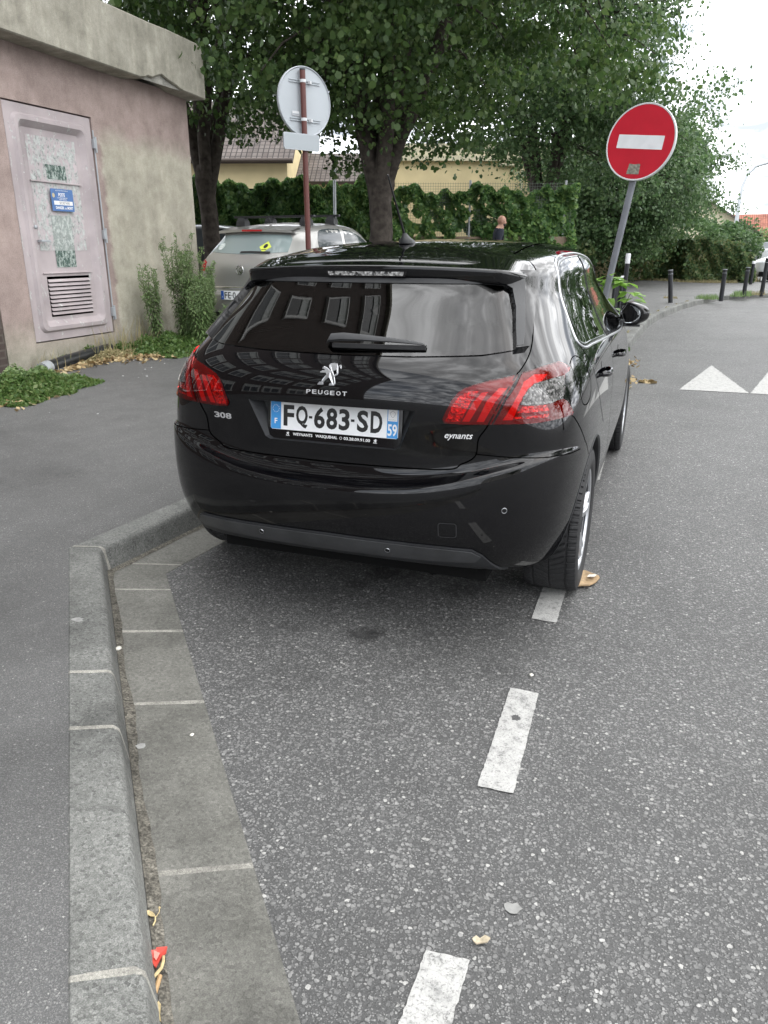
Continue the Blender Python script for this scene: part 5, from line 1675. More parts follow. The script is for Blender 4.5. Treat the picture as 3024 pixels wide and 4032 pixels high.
# enamel plate
mb = MB()
sy0, sy1, sz0, sz1 = 4.528, 4.858, 1.812, 2.035
def sg_(u, v, h=0): return (xd + .004 + h, sy0+u*(sy1-sy0), sz0+v*(sz1-sz0))
P = rounded(0, 1, 0, 1, .04, 4)
V = [sg_(u, v, .0) for u, v in P] + [sg_(u, v, .004) for u, v in P]; n = len(P)
mb.add(V, [(i, (i+1) % n, (i+1) % n+n, i+n) for i in range(n)] + [tuple(range(n, 2*n))])
sgn = mb.build('danger_sign', simple('enamel_blue', (.06,.15,.36), rough=.3, vary=.12, vscale=25), dr)
sgn['label'] = 'blue enamel danger plate with white writing'
def t2(mb, txt, u0, u1, v0, v1, h=.0052, **k): fit_text(mb, txt, u0, u1, v0, v1, lambda x, z, hh: sg_(x, z, h), **k)
mb = MB()
t2(mb, 'POSTE', .33, .62, .66, .82, bold=.03); t2(mb, 'DE TRANSFORMATION', .28, .72, .575, .625, bold=.01); t2(mb, 'HAUTE TENSION', .34, .68, .50, .55, bold=.01)
t2(mb, 'DANGER', .15, .52, .09, .22, bold=.035); t2(mb, 'DE', .56, .63, .09, .17, bold=.03); t2(mb, 'MORT', .67, .93, .09, .22, bold=.035)
t2(mb, 'ELECTRICITE DE FRANCE', .22, .78, .90, .945)
mb.add([sg_(.10,.28,.0050), sg_(.94,.28,.0050), sg_(.94,.46,.0050), sg_(.10,.46,.0050)], [(0,1,2,3)])
mb.build('sign_writing', M['whiteprint'], sgn)
mb = MB(); t2(mb, 'SECRETAIRE', .33, .80, .31, .43, h=.0058, bold=.0); 
c = sg_(.115, .72, .0055); 
mb.build('sign_name', M['black'], sgn)
mb = MB(); P = [(.105+.055*math.cos(a), .70+.105*math.sin(a)) for a in np.linspace(0, 2*PI, 17)[:-1]]
mb.add([sg_(u, v, .0054) for u, v in P], [tuple(range(16))]); mb.build('emblem', simple('emblem_sand', (.5,.42,.25), .5), sgn)

# pipe lying at the foot of the wall
mb = MB()
mb.tube([(-5.02,3.93,.235),(-5.06,4.3,.262),(-5.09,4.7,.285),(-5.11,5.06,.305)], [.066,.066,.064,.060], 18)
pipe = mb.build('drain_pipe', simple('black_pipe', (.018,.019,.02), rough=.3, vary=.4, vscale=12), None, smooth=50)
tag(pipe, 'black plastic pipe lying on the ground along the foot of the pink wall', 'pipe')
mb = MB(); mb.tube([(-5.00,3.84,.225),(-5.025,3.96,.237)], [.074,.074], 18); mb.build('collar', M['galv'], pipe, smooth=50)

# brown brick apartment block beside the hut (seen at the left edge and mirrored in the car)
blk = empty('apartment_block', (-5.2, -8, 0), 0, 'tall brown brick apartment block whose corner shows at the left edge beside the hut', 'building')
mb = MB(); mb.box((-5.2-6, -6.2, 8.4), (12, 19.6, 16.8)); mb.build('wall', M['brick'], blk)
mb = MB(); mb.box((-5.2-6, -6.2, 16.9), (12.3, 19.9, .25)); mb.build('roof', M['slab'], blk)
M['shutter'] = simple('shutter', (.50,.52,.50), rough=.5, vary=.1, vscale=1)
w0 = None
for fl_ in range(6):
    for k in range(8):
        y = 2.45 - 1.9*k - (.3 if k % 3 == 1 else 0); z = 1.5 + 2.7*fl_
        if w0 is None:
            mb = MB()
            mb.box((.03,0,.75), (.10,1.25,.06)); mb.box((.03,0,-.75), (.14,1.35,.07)); mb.box((.03,-.62,0), (.10,.06,1.5)); mb.box((.03,.62,0), (.10,.06,1.5)); mb.box((.02,0,0), (.06,.05,1.5))
            w0 = mb.build('window', M['white_frame'], blk, local=True)
            mb = MB(); mb.box((0,0,0), (.02,1.24,1.5)); pn = mb.build('pane', M['window_dark'], w0, local=True)
            mb = MB()
            for q in range(9): mb.box((.025,-.0,.70-.055*q), (.02,1.2,.05))
            mb.build('roller_shutter', M['shutter'], w0, local=True)
            o = w0
        else: o = copy_tree(w0)
        o.location = (-5.19, y, z); o.parent = blk; o.matrix_parent_inverse = Matrix.Translation((5.2, 8, 0))

# pale apartment slab far behind the camera, mirrored in the bumper and tailgate
pal = empty('apartment_block', (30, -48, 0), 0, 'long pale apartment slab with rows of windows, mirrored in the black car', 'building')
mb = MB(); mb.box((44, -50, 7.5), (46, 12, 15)); mb.box((44,-50,15.1), (46.4,12.4,.3)); mb.build('wall', simple('pale_render', (.50,.48,.44), .9, vary=.06, vscale=.6), pal)
w1 = None
for fl_ in range(5):
    for k in range(14):
        if w1 is None:
            mb = MB(); mb.box((0,0,0), (1.5,.04,1.35)); mb.box((0,.04,-.7), (1.6,.14,.06)); w1 = mb.build('window', M['window_dark'], pal, local=True); o = w1
        else:
            o = w1.copy(); C.objects.link(o)
        o.location = (23+3.1*k, -43.97, 2.2+2.8*fl_); o.parent = pal; o.matrix_parent_inverse = Matrix.Translation((-30, 48, 0))

# ---- yellow houses beyond the hedge
e_ = Vector((.945, .325, 0)).normalized(); f_ = Vector((-e_.y, e_.x, 0))
def uvquad(name, P, mat_, parent, du, dv, th=.0):
    """quad with UVs in metres"""
    me = bpy.data.meshes.new(name); me.from_pydata([tuple(p) for p in P], [], [tuple(range(len(P)))]); me.materials.append(mat_)
    uv = me.uv_layers.new(name='UVMap')
    o0 = Vector(P[0]); a = Vector(du).normalized(); b = Vector(dv).normalized()
    for li_, lp in enumerate(me.loops):
        p = Vector(P[lp.vertex_index]) - o0; uv.data[li_].uv = (p.dot(a), p.dot(b))
    o = bpy.data.objects.new(name, me); C.objects.link(o); o.parent = parent
    bpy.context.view_layer.update(); o.matrix_parent_inverse = parent.matrix_world.inverted()
    return o
def slab_roof(name, P, mat_, parent, th=.12):
    """tiled slope with thickness: P = eave0, eave1, ridge1, ridge0"""
    o = uvquad(name, P, mat_, parent, Vector(P[1])-Vector(P[0]), Vector(P[3])-Vector(P[0]))
    n = (Vector(P[1])-Vector(P[0])).cross(Vector(P[3])-Vector(P[0])).normalized()*-th
    mb = MB(); m_ = len(P); Q = [Vector(p)+n*.1 for p in P] + [Vector(p)+n for p in P]
    mb.add(Q, [(i, (i+1) % m_, (i+1) % m_+m_, i+m_) for i in range(m_)] + [tuple(range(2*m_-1, m_-1, -1))])
    mb.build('verge', M['cream_trim'] if False else M['tile_grey_edge'], o)
    return o
M['tile_grey_edge'] = simple('tile_edge', (.10,.08,.07), .9)
O = Vector((-12.35, 24.1, 0))
hs_ = empty('house', (O.x, O.y, 0), 0, 'cream house with a grey brown tiled roof behind the ivy hedge', 'house')
W, Dp, ze, zr = 13, 7.0, 4.55, 6.85
mb = MB()
a, b, c, d = O - e_*W, O, O + f_*Dp, O - e_*W + f_*Dp
mb.add([(p.x, p.y, 0) for p in (a, b, c, d)] + [(p.x, p.y, ze) for p in (a, b, c, d)] + [tuple((b+c)/2 + Vector((0,0,zr-.12))), tuple((a+d)/2 + Vector((0,0,zr-.12)))],
       [(0,1,5,4), (1,2,6,8,5), (2,3,7,6), (3,0,4,9,7)])
mb.build('wall', M['yellow_wall'], hs_)
eo = .35
ea0 = a - f_*eo - e_*.2 + Vector((0,0,ze-.18)); ea1 = b - f_*eo + e_*.25 + Vector((0,0,ze-.18)); r1 = (b+c)/2 + e_*.25 + Vector((0,0,zr)); r0 = (a+d)/2 - e_*.2 + Vector((0,0,zr))
slab_roof('roof', [ea0, ea1, r1, r0], M['tile_grey'], hs_)
eb0 = d + f_*eo - e_*.2 + Vector((0,0,ze-.18)); eb1 = c + f_*eo + e_*.25 + Vector((0,0,ze-.18))
slab_roof('roof', [eb1, eb0, r0, r1], M['tile_grey'], hs_)
mb = MB(); mb.tube([ea0 - f_*.06, ea1 - f_*.06], .06, 8); mb.build('gutter', M['tile_grey_edge'], hs_)
# lower wing with its own roof
O2 = O + e_*3.2 + f_*2.0
mb = MB(); Q = [O + f_*2.2, O2 + f_*.2, O2 + f_*5, O + f_*6]
mb.add([(p.x, p.y, 0) for p in Q] + [(p.x, p.y, 3.9) for p in Q], [(0,1,5,4),(1,2,6,5),(2,3,7,6),(3,0,4,7),(4,5,6,7)]); mb.build('wing_wall', M['yellow_wall'], hs_)
q0 = O + f_*1.9 + Vector((0,0,3.85)); q1 = O2 + f_*-.1 + e_*.2 + Vector((0,0,3.85)); q2 = O2 + f_*2.5 - e_*.9 + Vector((0,0,5.1)); q3 = O + f_*4.4 + Vector((0,0,5.1))
slab_roof('roof', [q0, q1, q2, q3], M['tile_grey'], hs_)

# flat roofed yellow building
yb = empty('building', (-7, 29.5, 0), 0, 'yellow flat roofed building with a cream cornice behind the chain link fence', 'building')
e2 = Vector((.927, .375, 0)).normalized(); f2 = Vector((-e2.y, e2.x, 0))
A = Vector((-10.9, 28.3, 0)); B = A + e2*11.5
mb = MB(); Q = [A, B, B+f2*9, A+f2*9]
mb.add([(p.x, p.y, 0) for p in Q] + [(p.x, p.y, 4.8) for p in Q], [(0,1,5,4),(1,2,6,5),(2,3,7,6),(3,0,4,7)]); mb.build('wall', M['yellow_wall'], yb)
mb = MB()
Qo = [A - f2*.18 - e2*.18, B - f2*.18 + e2*.18, B + f2*9.1 + e2*.18, A + f2*9.1 - e2*.18]
for z0_, z1_, k in ((4.72, 4.92, 1.0), (4.92, 5.35, .6)):
    QQ = [p + ((A+B)/2 + f2*4.5 - p).normalized()*(0 if k == 1 else .10) for p in Qo]
    mb.add([(p.x, p.y, z0_) for p in QQ] + [(p.x, p.y, z1_) for p in QQ], [(0,1,5,4),(1,2,6,5),(2,3,7,6),(3,0,4,7),(4,5,6,7),(3,2,1,0)])
mb.build('cornice', M['cream_trim'], yb)
pb = A + e2*6.15 - f2*.10
mb = MB(); mb.tube([pb + Vector((0,0,.3)), pb + Vector((0,0,4.45)), pb - e2*.12 + Vector((0,0,4.56)), pb - e2*.95 + Vector((0,0,4.6))], .055, 10); mb.build('downpipe', M['cream_trim'], yb, smooth=40)
wc = A + e2*6.75 - f2*.03
mb = MB()
def plate_e(mb, c, w_, h_, th, z):
    P = [c - e2*w_/2, c + e2*w_/2]
    V = [(p.x, p.y, zz_) for p in (P[0]-f2*th, P[1]-f2*th, P[1]+f2*.02, P[0]+f2*.02) for zz_ in (z-h_/2, z+h_/2)]
    mb.add(V, [(0,2,3,1),(2,4,5,3),(4,6,7,5),(6,0,1,7),(1,3,5,7),(0,6,4,2)])
plate_e(mb, wc, 1.1, 1.0, .05, 2.35); wf = mb.build('window', M['white_frame'], yb)
mb = MB(); plate_e(mb, wc + e2*.05, .62, .72, .07, 2.35); mb.build('pane', M['window_dark'], wf)

# tan garden wall with chain link and ivy
e3 = Vector((.938, .347, 0)).normalized(); f3 = Vector((-e3.y, e3.x, 0))
G0 = Vector((-12.5, 14.5, 0)); LW = 11.7
gw = empty('garden_wall', (G0.x, G0.y, 0), 0, 'low tan wall carrying a chain link fence behind the big tree', 'wall')
mb = MB(); P = [G0, G0+e3*LW, G0+e3*LW+f3*.2, G0+f3*.2]
mb.add([(p.x, p.y, 0) for p in P] + [(p.x, p.y, 1.72) for p in P], [(0,1,5,4),(1,2,6,5),(2,3,7,6),(3,0,4,7),(4,5,6,7)]); mb.build('wall', M['tan_wall'], gw)
def mesh_mat():
    m = bpy.data.materials.new('chain_link'); m.use_nodes = True; t = m.node_tree
    b = t.nodes['Principled BSDF']; b.inputs['Base Color'].default_value = (.12,.14,.12,1)
    g = N(t, 'ShaderNodeTexCoord'); s_ = N(t, 'ShaderNodeSeparateXYZ'); t.links.new(g.outputs['UV'], s_.inputs[0])
    gx = mth(t, 'LESS_THAN', mth(t, 'FRACT', mth(t, 'MULTIPLY', s_.outputs[0], 16)), .10); gy = mth(t, 'LESS_THAN', mth(t, 'FRACT', mth(t, 'MULTIPLY', s_.outputs[1], 16)), .10)
    tr = N(t, 'ShaderNodeBsdfTransparent'); mx = N(t, 'ShaderNodeMixShader'); t.links.new(mth(t, 'MAXIMUM', gx, gy), mx.inputs[0]); t.links.new(tr.outputs[0], mx.inputs[1]); t.links.new(b.outputs[0], mx.inputs[2]); t.links.new(mx.outputs[0], t.nodes['Material Output'].inputs[0])
    return m
GM = G0 + e3*6.6
P = [GM+f3*.1+Vector((0,0,1.72)), G0+e3*LW+f3*.1+Vector((0,0,1.72)), G0+e3*LW+f3*.1+Vector((0,0,3.0)), GM+f3*.1+Vector((0,0,3.0))]
uvquad('chain_link', P, mesh_mat(), gw, e3, Vector((0,0,1)))
p0 = None
for k in range(3):
    q = G0 + e3*(6.7+2.4*k) + f3*.1
    mb = MB(); mb.tube([(q.x, q.y, 1.7), (q.x, q.y, 3.05)], .03, 8); mb.build('fence_post', M['galv'], gw)

# red tiled house far right
rh = empty('house', (10, 80, 0), 0, 'distant house with a red tiled roof at the right edge', 'house')
mb = MB(); mb.box((7.6, 84, 1.2), (5.6, 8, 2.4)); mb.build('wall', M['cream_trim'], rh)
slab_roof('roof', [(4.6,79.5,1.3),(10.6,79.5,1.3),(10.6,84,4.6),(4.2,84,4.6)], M['tile_red'], rh)
rh2 = empty('house', (3, 62, 0), 0, 'pale gable end with a red verge just left of the curved street lamp', 'house')
mb = MB(); gx0, gy0 = -1.5, 58
mb.add([(gx0,gy0,0),(gx0+7.4,gy0+1,0),(gx0+7.4,gy0+1,2.6),(gx0+3.2,gy0+.5,5.0),(gx0,gy0,2.9),(gx0,gy0+8,0),(gx0+7.4,gy0+9,0),(gx0+7.4,gy0+9,2.6),(gx0+3.2,gy0+8.5,5.0),(gx0,gy0+8,2.9)],
       [(0,1,2,3,4),(1,6,7,2),(5,0,4,9),(6,5,9,8,7)]); mb.build('wall', M['cream_trim'], rh2)
slab_roof('roof', [(gx0+7.9,gy0+.7,2.35),(gx0+7.9,gy0+9.2,2.35),(gx0+3.2,gy0+8.7,5.15),(gx0+3.2,gy0+.1,5.15)], M['tile_red'], rh2)
slab_roof('roof', [(gx0-.5,gy0+8.2,2.6),(gx0-.5,gy0-.4,2.6),(gx0+3.2,gy0+.1,5.15),(gx0+3.2,gy0+8.7,5.15)], M['tile_red'], rh2)
# ------------------------------------------------------------------ vegetation
RG = np.random.default_rng(11)
_HEX = {4: np.array([(0,-.5),(.36,.02),(0,.5),(-.36,.02)]),
        5: np.array([(0,-.5),(.42,-.1),(.28,.34),(-.28,.34),(-.42,-.1)]),
        6: np.array([(0,-.5),(.40,-.22),(.42,.16),(0,.5),(-.42,.16),(-.40,-.22)])}
def leaf_verts(pos, size, k=4, up=(0, 0, 1), upw=.8, long=1.0, dirs=None):
    """pos (n,3) -> (n*k,3) leaf polygons; upw: how much they face up"""
    n = len(pos)
    nrm = RG.normal(size=(n, 3)); nrm /= np.linalg.norm(nrm, axis=1, keepdims=True)
    nrm = nrm + np.array(up)*upw; nrm /= np.linalg.norm(nrm, axis=1, keepdims=True)
    a = RG.normal(size=(n, 3)) if dirs is None else dirs
    a = a - nrm*np.sum(a*nrm, axis=1, keepdims=True); a /= np.maximum(1e-6, np.linalg.norm(a, axis=1, keepdims=True))
    b = np.cross(nrm, a)
    s = (size*(.65+.7*RG.random(n)))[:, None]
    T = _HEX[k]
    out = np.empty((n, k, 3))
    for i, (x, y) in enumerate(T):
        out[:, i] = pos + a*(y*long)*s + b*x*s + nrm*(abs(x)*-.25)*s
    return out.reshape(-1, 3)
def sprays(centres, n_each, rad, flat=.5, droop=.25):
    """clusters of leaf positions round each centre"""
    m = len(centres)
    p = RG.normal(size=(m, n_each, 3))*.5
    p *= (rad if np.ndim(rad) else np.full(m, rad))[:, None, None]
    p[..., 2] *= flat
    p[..., 2] -= droop*np.linalg.norm(p[..., :2], axis=2)
    return (centres[:, None, :] + p).reshape(-1, 3)
def ellipsoid_pts(n, c, r, inner=.45, zmin=None, lump=.18, seed=0):
    q = np.random.default_rng(seed)
    d = q.normal(size=(n*3, 3)); d /= np.linalg.norm(d, axis=1, keepdims=True)
    ph = q.random(6)*6.28
    lum = 1 + lump*(np.sin(d[:,0]*4+ph[0])*np.sin(d[:,1]*4+ph[1]) + .7*np.sin(d[:,2]*5+ph[2]+d[:,0]*3) + .5*np.sin(d[:,1]*9+ph[3]))
    t = (inner**3 + (1-inner**3)*q.random(n*3))**(1/3)
    p = np.array(c) + d*np.array(r)*(lum*t)[:, None]
    if zmin is not None: p = p[p[:, 2] > zmin]
    return p[:n]
def grow_limb(mb, a, b, r0, r1, n=7, wig=.12, sag=0):
    a, b = Vector(a), Vector(b); L = (b-a).length; pts = []; rr = []
    for i in range(n+1):
        t = i/n; o = Vector((rnd.uniform(-1,1), rnd.uniform(-1,1), rnd.uniform(-1,1)))*wig*L*.12*math.sin(PI*t)
        p = a.lerp(b, t) + o + Vector((0,0,1))*(L*.12*math.sin(PI*t)); pts.append(p); rr.append(r0 + (r1-r0)*t)
    mb.tube(pts, rr, 7, caps=False)
    return pts
def tree(base, h_fork, r0, crown_c, crown_r, nspray, nleaf, lsize, material, label, k=4, zmin=None, group=None, seed=1, forks=5, lean=(0,0), srad=.62, name='tree', extra=None, inner=.45, cull=None):
    global rnd
    rnd = random.Random(seed)
    t = empty(name, (base[0], base[1], base[2]), 0, label, 'tree', group)
    cs = ellipsoid_pts(nspray, crown_c, crown_r, zmin=zmin, seed=seed, inner=inner)
    if extra is not None: cs = np.concatenate([cs, np.array(extra)])
    if cull is not None: cs = cs[[not cull(p) for p in cs]]
    mb = MB()
    fork = Vector((base[0]+lean[0], base[1]+lean[1], base[2]+h_fork))
    n = 9; pts = []; rr = []
    for i in range(n+1):
        s = i/n; pts.append(Vector(base).lerp(fork, s) + Vector((rnd.uniform(-.03,.03), rnd.uniform(-.03,.03), 0)) + (Vector((0,0,-.25)) if i == 0 else Vector()))
        rr.append(r0*(1.35 - .45*min(1, s*4)) * (1 - .12*s) + (r0*.22 if i >= n-1 else 0))
    mb.tube(pts, rr, 14, caps=False)
    ends = []
    for j in range(forks):
        a = 2*PI*j/forks + rnd.uniform(-.4,.4)
        tgt = Vector(crown_c) + Vector((math.cos(a)*crown_r[0]*.45, math.sin(a)*crown_r[1]*.45, rnd.uniform(-.1,.35)*crown_r[2]))
        ends += grow_limb(mb, fork - Vector((0,0,.25)) + Vector((math.cos(a), math.sin(a), 0))*r0*.4, tgt, r0*.62, r0*.20, 9, .25)[3:]
    for j in range(min(len(cs), 150)):
        c = Vector(cs[int(j*len(cs)/min(len(cs), 150))])
        e = min(ends, key=lambda q: (q-c).length)
        grow_limb(mb, e, c, r0*.11, .010, 4, .25)
    mb.build('trunk', M['bark'], t, smooth=True)
    pos = sprays(cs, nleaf, srad*(.7+.6*RG.random(len(cs))))
    # leaves hang with their tips down and face outwards
    out_ = pos - np.array(crown_c); out_ /= np.maximum(.3, np.linalg.norm(out_, axis=1, keepdims=True))
    n_ = len(pos)
    nrm = RG.normal(size=(n_, 3))*.55 + out_*.8 + np.array((0,0,.55))
    nrm /= np.linalg.norm(nrm, axis=1, keepdims=True)
    a = RG.normal(size=(n_, 3))*.5 + np.array((0,0,-1.0)); a -= nrm*np.sum(a*nrm, axis=1, keepdims=True); a /= np.maximum(1e-6, np.linalg.norm(a, axis=1, keepdims=True))
    b = np.cross(nrm, a); s = (lsize*(.40+1.0*RG.random(n_)**1.3))[:, None]
    T = _HEX[k]; V = np.empty((n_, k, 3))
    for i, (x, y) in enumerate(T): V[:, i] = pos + a*y*s + b*x*s - nrm*(abs(x)*.3)*s
    quads_obj('crown', V, n_, material, t, k=k)
    rnd = random.Random(seed+5)
    return t

# the three limes seen in the picture
tree((-3.80,10.75,.36), 2.35, .235, (-3.6,10.9,7.1), (4.9,4.7,4.3), 620, 170, .088, M['lime'], 'big lime tree with a dark forked trunk right behind the parked black car', k=6, seed=3, forks=6, zmin=3.45,
     extra=[(-5.0,10.6,3.4),(-2.6,11.0,3.2),(-2.3,10.7,3.5),(-3.2,11.6,3.1),(-4.5,11.6,3.2),(-4.6,11.4,2.9),(-6.2,11.6,3.7),(-3.0,9.7,3.7),(-3.6,9.4,3.9),(-4.3,9.6,3.7),(-2.6,10,3.6),(-3.4,9.3,4.4),(-4.6,10,3.6),(-2.4,10.2,4.2),(-3.9,9.2,4.5),(-3.1,9.9,3.4),(-4.0,9.8,3.45),(-4.9,9.9,4.2),(-2.9,9.4,4.9),(-4.4,9.3,5.0),(-3.6,9.6,4.8)])
tree((-7.75,11.6,.34), 2.6, .21, (-7.9,12.4,7.6), (4.3,4.6,4.3), 400, 160, .088, M['lime'], 'dark lime tree rising behind the flat roof of the hut', k=5, seed=8, forks=5, zmin=4.1)
tree((-2.9,22.4,.15), 2.6, .26, (-3.15,21.6,6.9), (4.0,4.4,4.4), 560, 150, .105, M['lime2'], 'tall leafy tree on the right, behind the no entry sign', k=5, seed=15, forks=6, zmin=4.1, srad=.7,
     extra=[(.9,23.6,4.9),(1.25,23.9,5.4),(1.5,24.1,5.75),(1.65,24.3,6.1),(-1.2,21.5,3.6),(-.7,21.8,3.4),(-.2,22.2,3.5),(-1.0,22.2,3.0),(-.4,22.6,3.0),(-.9,21.3,4.0),(-.3,21.6,4.2),(-2.9,21.0,3.6),(-2.3,21.2,3.4),(-3.4,20.9,3.9),(-1.8,21.2,3.3),(-2.6,21.0,4.2),(1.0,23.8,4.4),(.5,23.4,4.2),(0,23,4.6),(.6,23.4,4.9)])
tree((-.7,36.5,.12), 1.8, .2, (-.65,33.6,4.0), (2.95,3.2,3.5), 400, 150, .12, M['lime2'], 'lower bushy tree at the right end of the tree row, over the clipped hedge', k=5, seed=21, forks=5, zmin=2.7, srad=.75)
tree((-2.0,29,.12), 1.6, .2, (-1.7,29,3.6), (2.9,2.8,3.0), 300, 150, .115, M['lime2'], 'dark bushy tree filling the gap between the ivy fence and the right hand trees', k=5, seed=23, forks=5, zmin=1.3, srad=.8)
# trees across the road: mirrored in the flank of the car
tree((13.5,8.5,0), 2.6, .28, (13.5,8.5,7.6), (3.6,3.4,4.8), 260, 90, .17, M['lime'], 'tall tree across the road, mirrored in the rear flank of the black car', k=4, seed=31, zmin=2.2, srad=.8)
tree((17,19,0), 2.4, .26, (17,19,6.4), (3.6,3.6,4.2), 220, 80, .18, M['lime2'], 'tree across the road farther ahead, mirrored in the front door', k=4, seed=33, zmin=2.0, srad=.85)
tree((24,-22,0), 2.2, .26, (24,-22,5.6), (3.8,3.6,3.8), 220, 80, .18, M['lime'], 'tree across the road behind the camera, mirrored low in the bumper corner', k=4, seed=35, zmin=1.6, srad=.85)

tree((14,46,0), 1.6, .26, (14,46,4.6), (4.2,3.6,4.2), 200, 80, .22, M['lime2'], 'far tree right of the street lamp, outside the picture and mirrored in the side glass', k=4, seed=36, zmin=.8, srad=.95)
tree((15.5,33,0), 1.6, .26, (15.5,33,4.6), (4.0,3.6,4.2), 200, 80, .22, M['lime'], 'tree across the road between two others, mirrored in the side glass of the black car', k=4, seed=37, zmin=.8, srad=.95)
tree((12.2,64,0), 1.2, .26, (12.2,64,4.4), (4.4,3.4,4.4), 200, 80, .26, M['lime2'], 'farthest roadside tree on the right, just outside the picture beyond the street lamp', k=4, seed=38, zmin=.5, srad=1.0)
# ---- leafy masses on faces
def foliage_box(name, p0, e, L, dpt, z0, z1, n, size, material, parent, k=4, lump=.16, keep=None, seed=5):
    """leaves over a box-shaped hedge: origin p0, along e (length L), depth dpt to the back"""
    q = np.random.default_rng(seed)
    f = np.array((-e[1], e[0], 0)); e = np.array(e)
    n1 = int(n*.68)
    s = q.random(n)*L; z = z0 + (z1-z0)*q.random(n); d = np.abs(q.normal(size=n))*.10
    s[n1:] = q.random(n-n1)*L; z[n1:] = z1 - np.abs(q.normal(size=n-n1))*.07; d[n1:] = q.random(n-n1)*dpt
    bul = lump*(np.sin(s*2.3+z*3)+np.sin(s*5.1-z*4+1)+.6*np.sin(s*11+z*7))*.5
    top = .09*np.sin(s*3.1)+.07*np.sin(s*7.7+2)+.05*np.sin(s*17)
    d = d - bul; z = z + top*((z-z0)/(z1-z0))
    ends_ = q.random(n) < (.10 if dpt > .6 else 0)
    s = np.where(ends_, np.where(q.random(n) < .5, 0, L) + .08*q.normal(size=n), s); d = np.where(ends_, q.random(n)*dpt, d); z = np.where(ends_, z0 + (z1-z0)*q.random(n), z)
    P = np.array(p0)[None] + e[None]*s[:, None] + f[None]*d[:, None]; P[:, 2] = z
    if keep is not None: P = P[keep(s, z, q)]
    V = leaf_verts(P, size, k, up=tuple(-f*.9+np.array((0,0,.5))), upw=1.1)
    return quads_obj(name, V, len(P), material, parent, k=k)
ivy = empty('ivy_hedge', (-11, 15, 0), 0, 'thick green ivy covering the garden wall and fence on the left', 'hedge')
P0 = G0 - f3*.22
foliage_box('foliage', (P0.x, P0.y, 0), tuple(e3), 6.9, .5, .45, 2.95, 36000, .13, M['ivy'], ivy, k=5, seed=2)
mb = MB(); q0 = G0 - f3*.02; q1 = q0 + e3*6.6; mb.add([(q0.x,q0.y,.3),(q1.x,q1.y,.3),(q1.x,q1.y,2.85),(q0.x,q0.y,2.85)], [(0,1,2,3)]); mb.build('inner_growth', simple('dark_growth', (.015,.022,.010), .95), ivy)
ivy2 = empty('ivy_curtain', (-4, 18, 0), 0, 'straggling ivy hanging in strands over the chain link fence right of the big trunk', 'ivy')
P1 = G0 + e3*6.9 - f3*.05
def strands(s, z, q):
    m_ = np.zeros(len(s), bool)
    for c, w_, zb in ((.35,.50,.4),(1.1,.30,1.2),(1.7,.42,.4),(2.45,.30,1.7),(3.05,.42,.9),(3.8,.65,.4),(4.6,1.1,.4),(5.8,.8,.4),(7.0,.8,.4),(8.3,.8,.4),(9.4,.8,.4)):
        m_ |= (np.abs(s-c) < w_*(.8+.35*np.sin(z*7+c*3)+.2*np.sin(z*17))) & (z > zb)
    m_ |= (z > 2.5) & (q.random(len(s)) < .7)
    m_ &= ~((s > 2.75) & (s < 3.25) & (z < 2.0) & (q.random(len(s)) < .8))
    return m_
foliage_box('foliage', (P1.x, P1.y, 0), tuple(e3), 4.9, .35, .45, 2.80, 17000, .12, M['ivy'], ivy2, k=5, seed=4, keep=strands)
def shrub(name, c, r, n, size, material, label, cat='bush', k=4, seed=1, parent=None, group=None, zmin=.05, lump=.2, upw=.6):
    P = ellipsoid_pts(n, c, r, inner=.72, zmin=zmin, seed=seed, lump=lump)
    V = leaf_verts(P, size, k, upw=upw)
    o = quads_obj(name, V, len(P), material, parent, k=k)
    if parent is None: tag(o, label, cat, group)
    return o
shrub('bush', (-7.1,16.0,1.1), (.7,.5,1.25), 2600, .10, M['ivy'], 'slender yellowish green shrub beside the thin lamp post', seed=4)
shrub('bush', (-5.7,16.6,1.1), (.6,.5,1.2), 2400, .10, M['ivy'], 'slender yellowish green shrub left of the big trunk', seed=5)
shrub('bush', (-3.1,18.2,1.2), (.8,.6,1.2), 3000, .11, M['ivy'], 'round shrub in front of the fence behind the bald man', seed=6)
shrub('bush', (-4.3,26.5,.9), (2.6,1.2,1.3), 5200, .15, M['hedge'], 'dark loose bush under the trees left of the leaning sign post', seed=7)
shrub('bush', (-2.2,31.5,1.2), (2.6,1.2,1.5), 5600, .15, M['hedge'], 'wide dark bush under the trees between the leaning post and the clipped hedge', seed=27)
# clipped hedges across the pavement
for (x0, y0, x1, y1, z1, n, lb, sd) in ((-4.2,34.9,1.32,33.5,1.72,15000,'long clipped hedge with reddish tips across the pavement, left section',9), (1.40,32.5,3.48,33.1,1.72,10000,'square end section of the clipped hedge, nearest the white van',10), (3.55,32.7,4.0,32.9,1.18,2600,'low rounded bit of hedge between the clipped hedge and the white car',12)):
    ee = Vector((x1-x0, y1-y0, 0)); L = ee.length; ee.normalize()
    h_ = empty('clipped_hedge', (x0, y0, 0), 0, lb, 'hedge', 'clipped hedges across the pavement')
    foliage_box('foliage', (x0, y0, 0), tuple(ee), L, 1.4, .10, z1, n, .13, M['hedge'], h_, k=4, lump=.2, seed=sd)
    mb = MB(); ff = Vector((-ee.y, ee.x, 0)); c = Vector((x0, y0, 0)) + ee*L/2 + ff*.85; a_ = math.atan2(ee.y, ee.x)
    mb.box((c.x, c.y, z1/2-.12), (max(.1, L-.45), 1.1, z1-.35), rot=Matrix.Rotation(a_, 3, 'Z')); mb.build('inner_growth', M['ivy_dark'] if 'ivy_dark' in M else simple('dark_growth2', (.014,.02,.010), .95), h_)
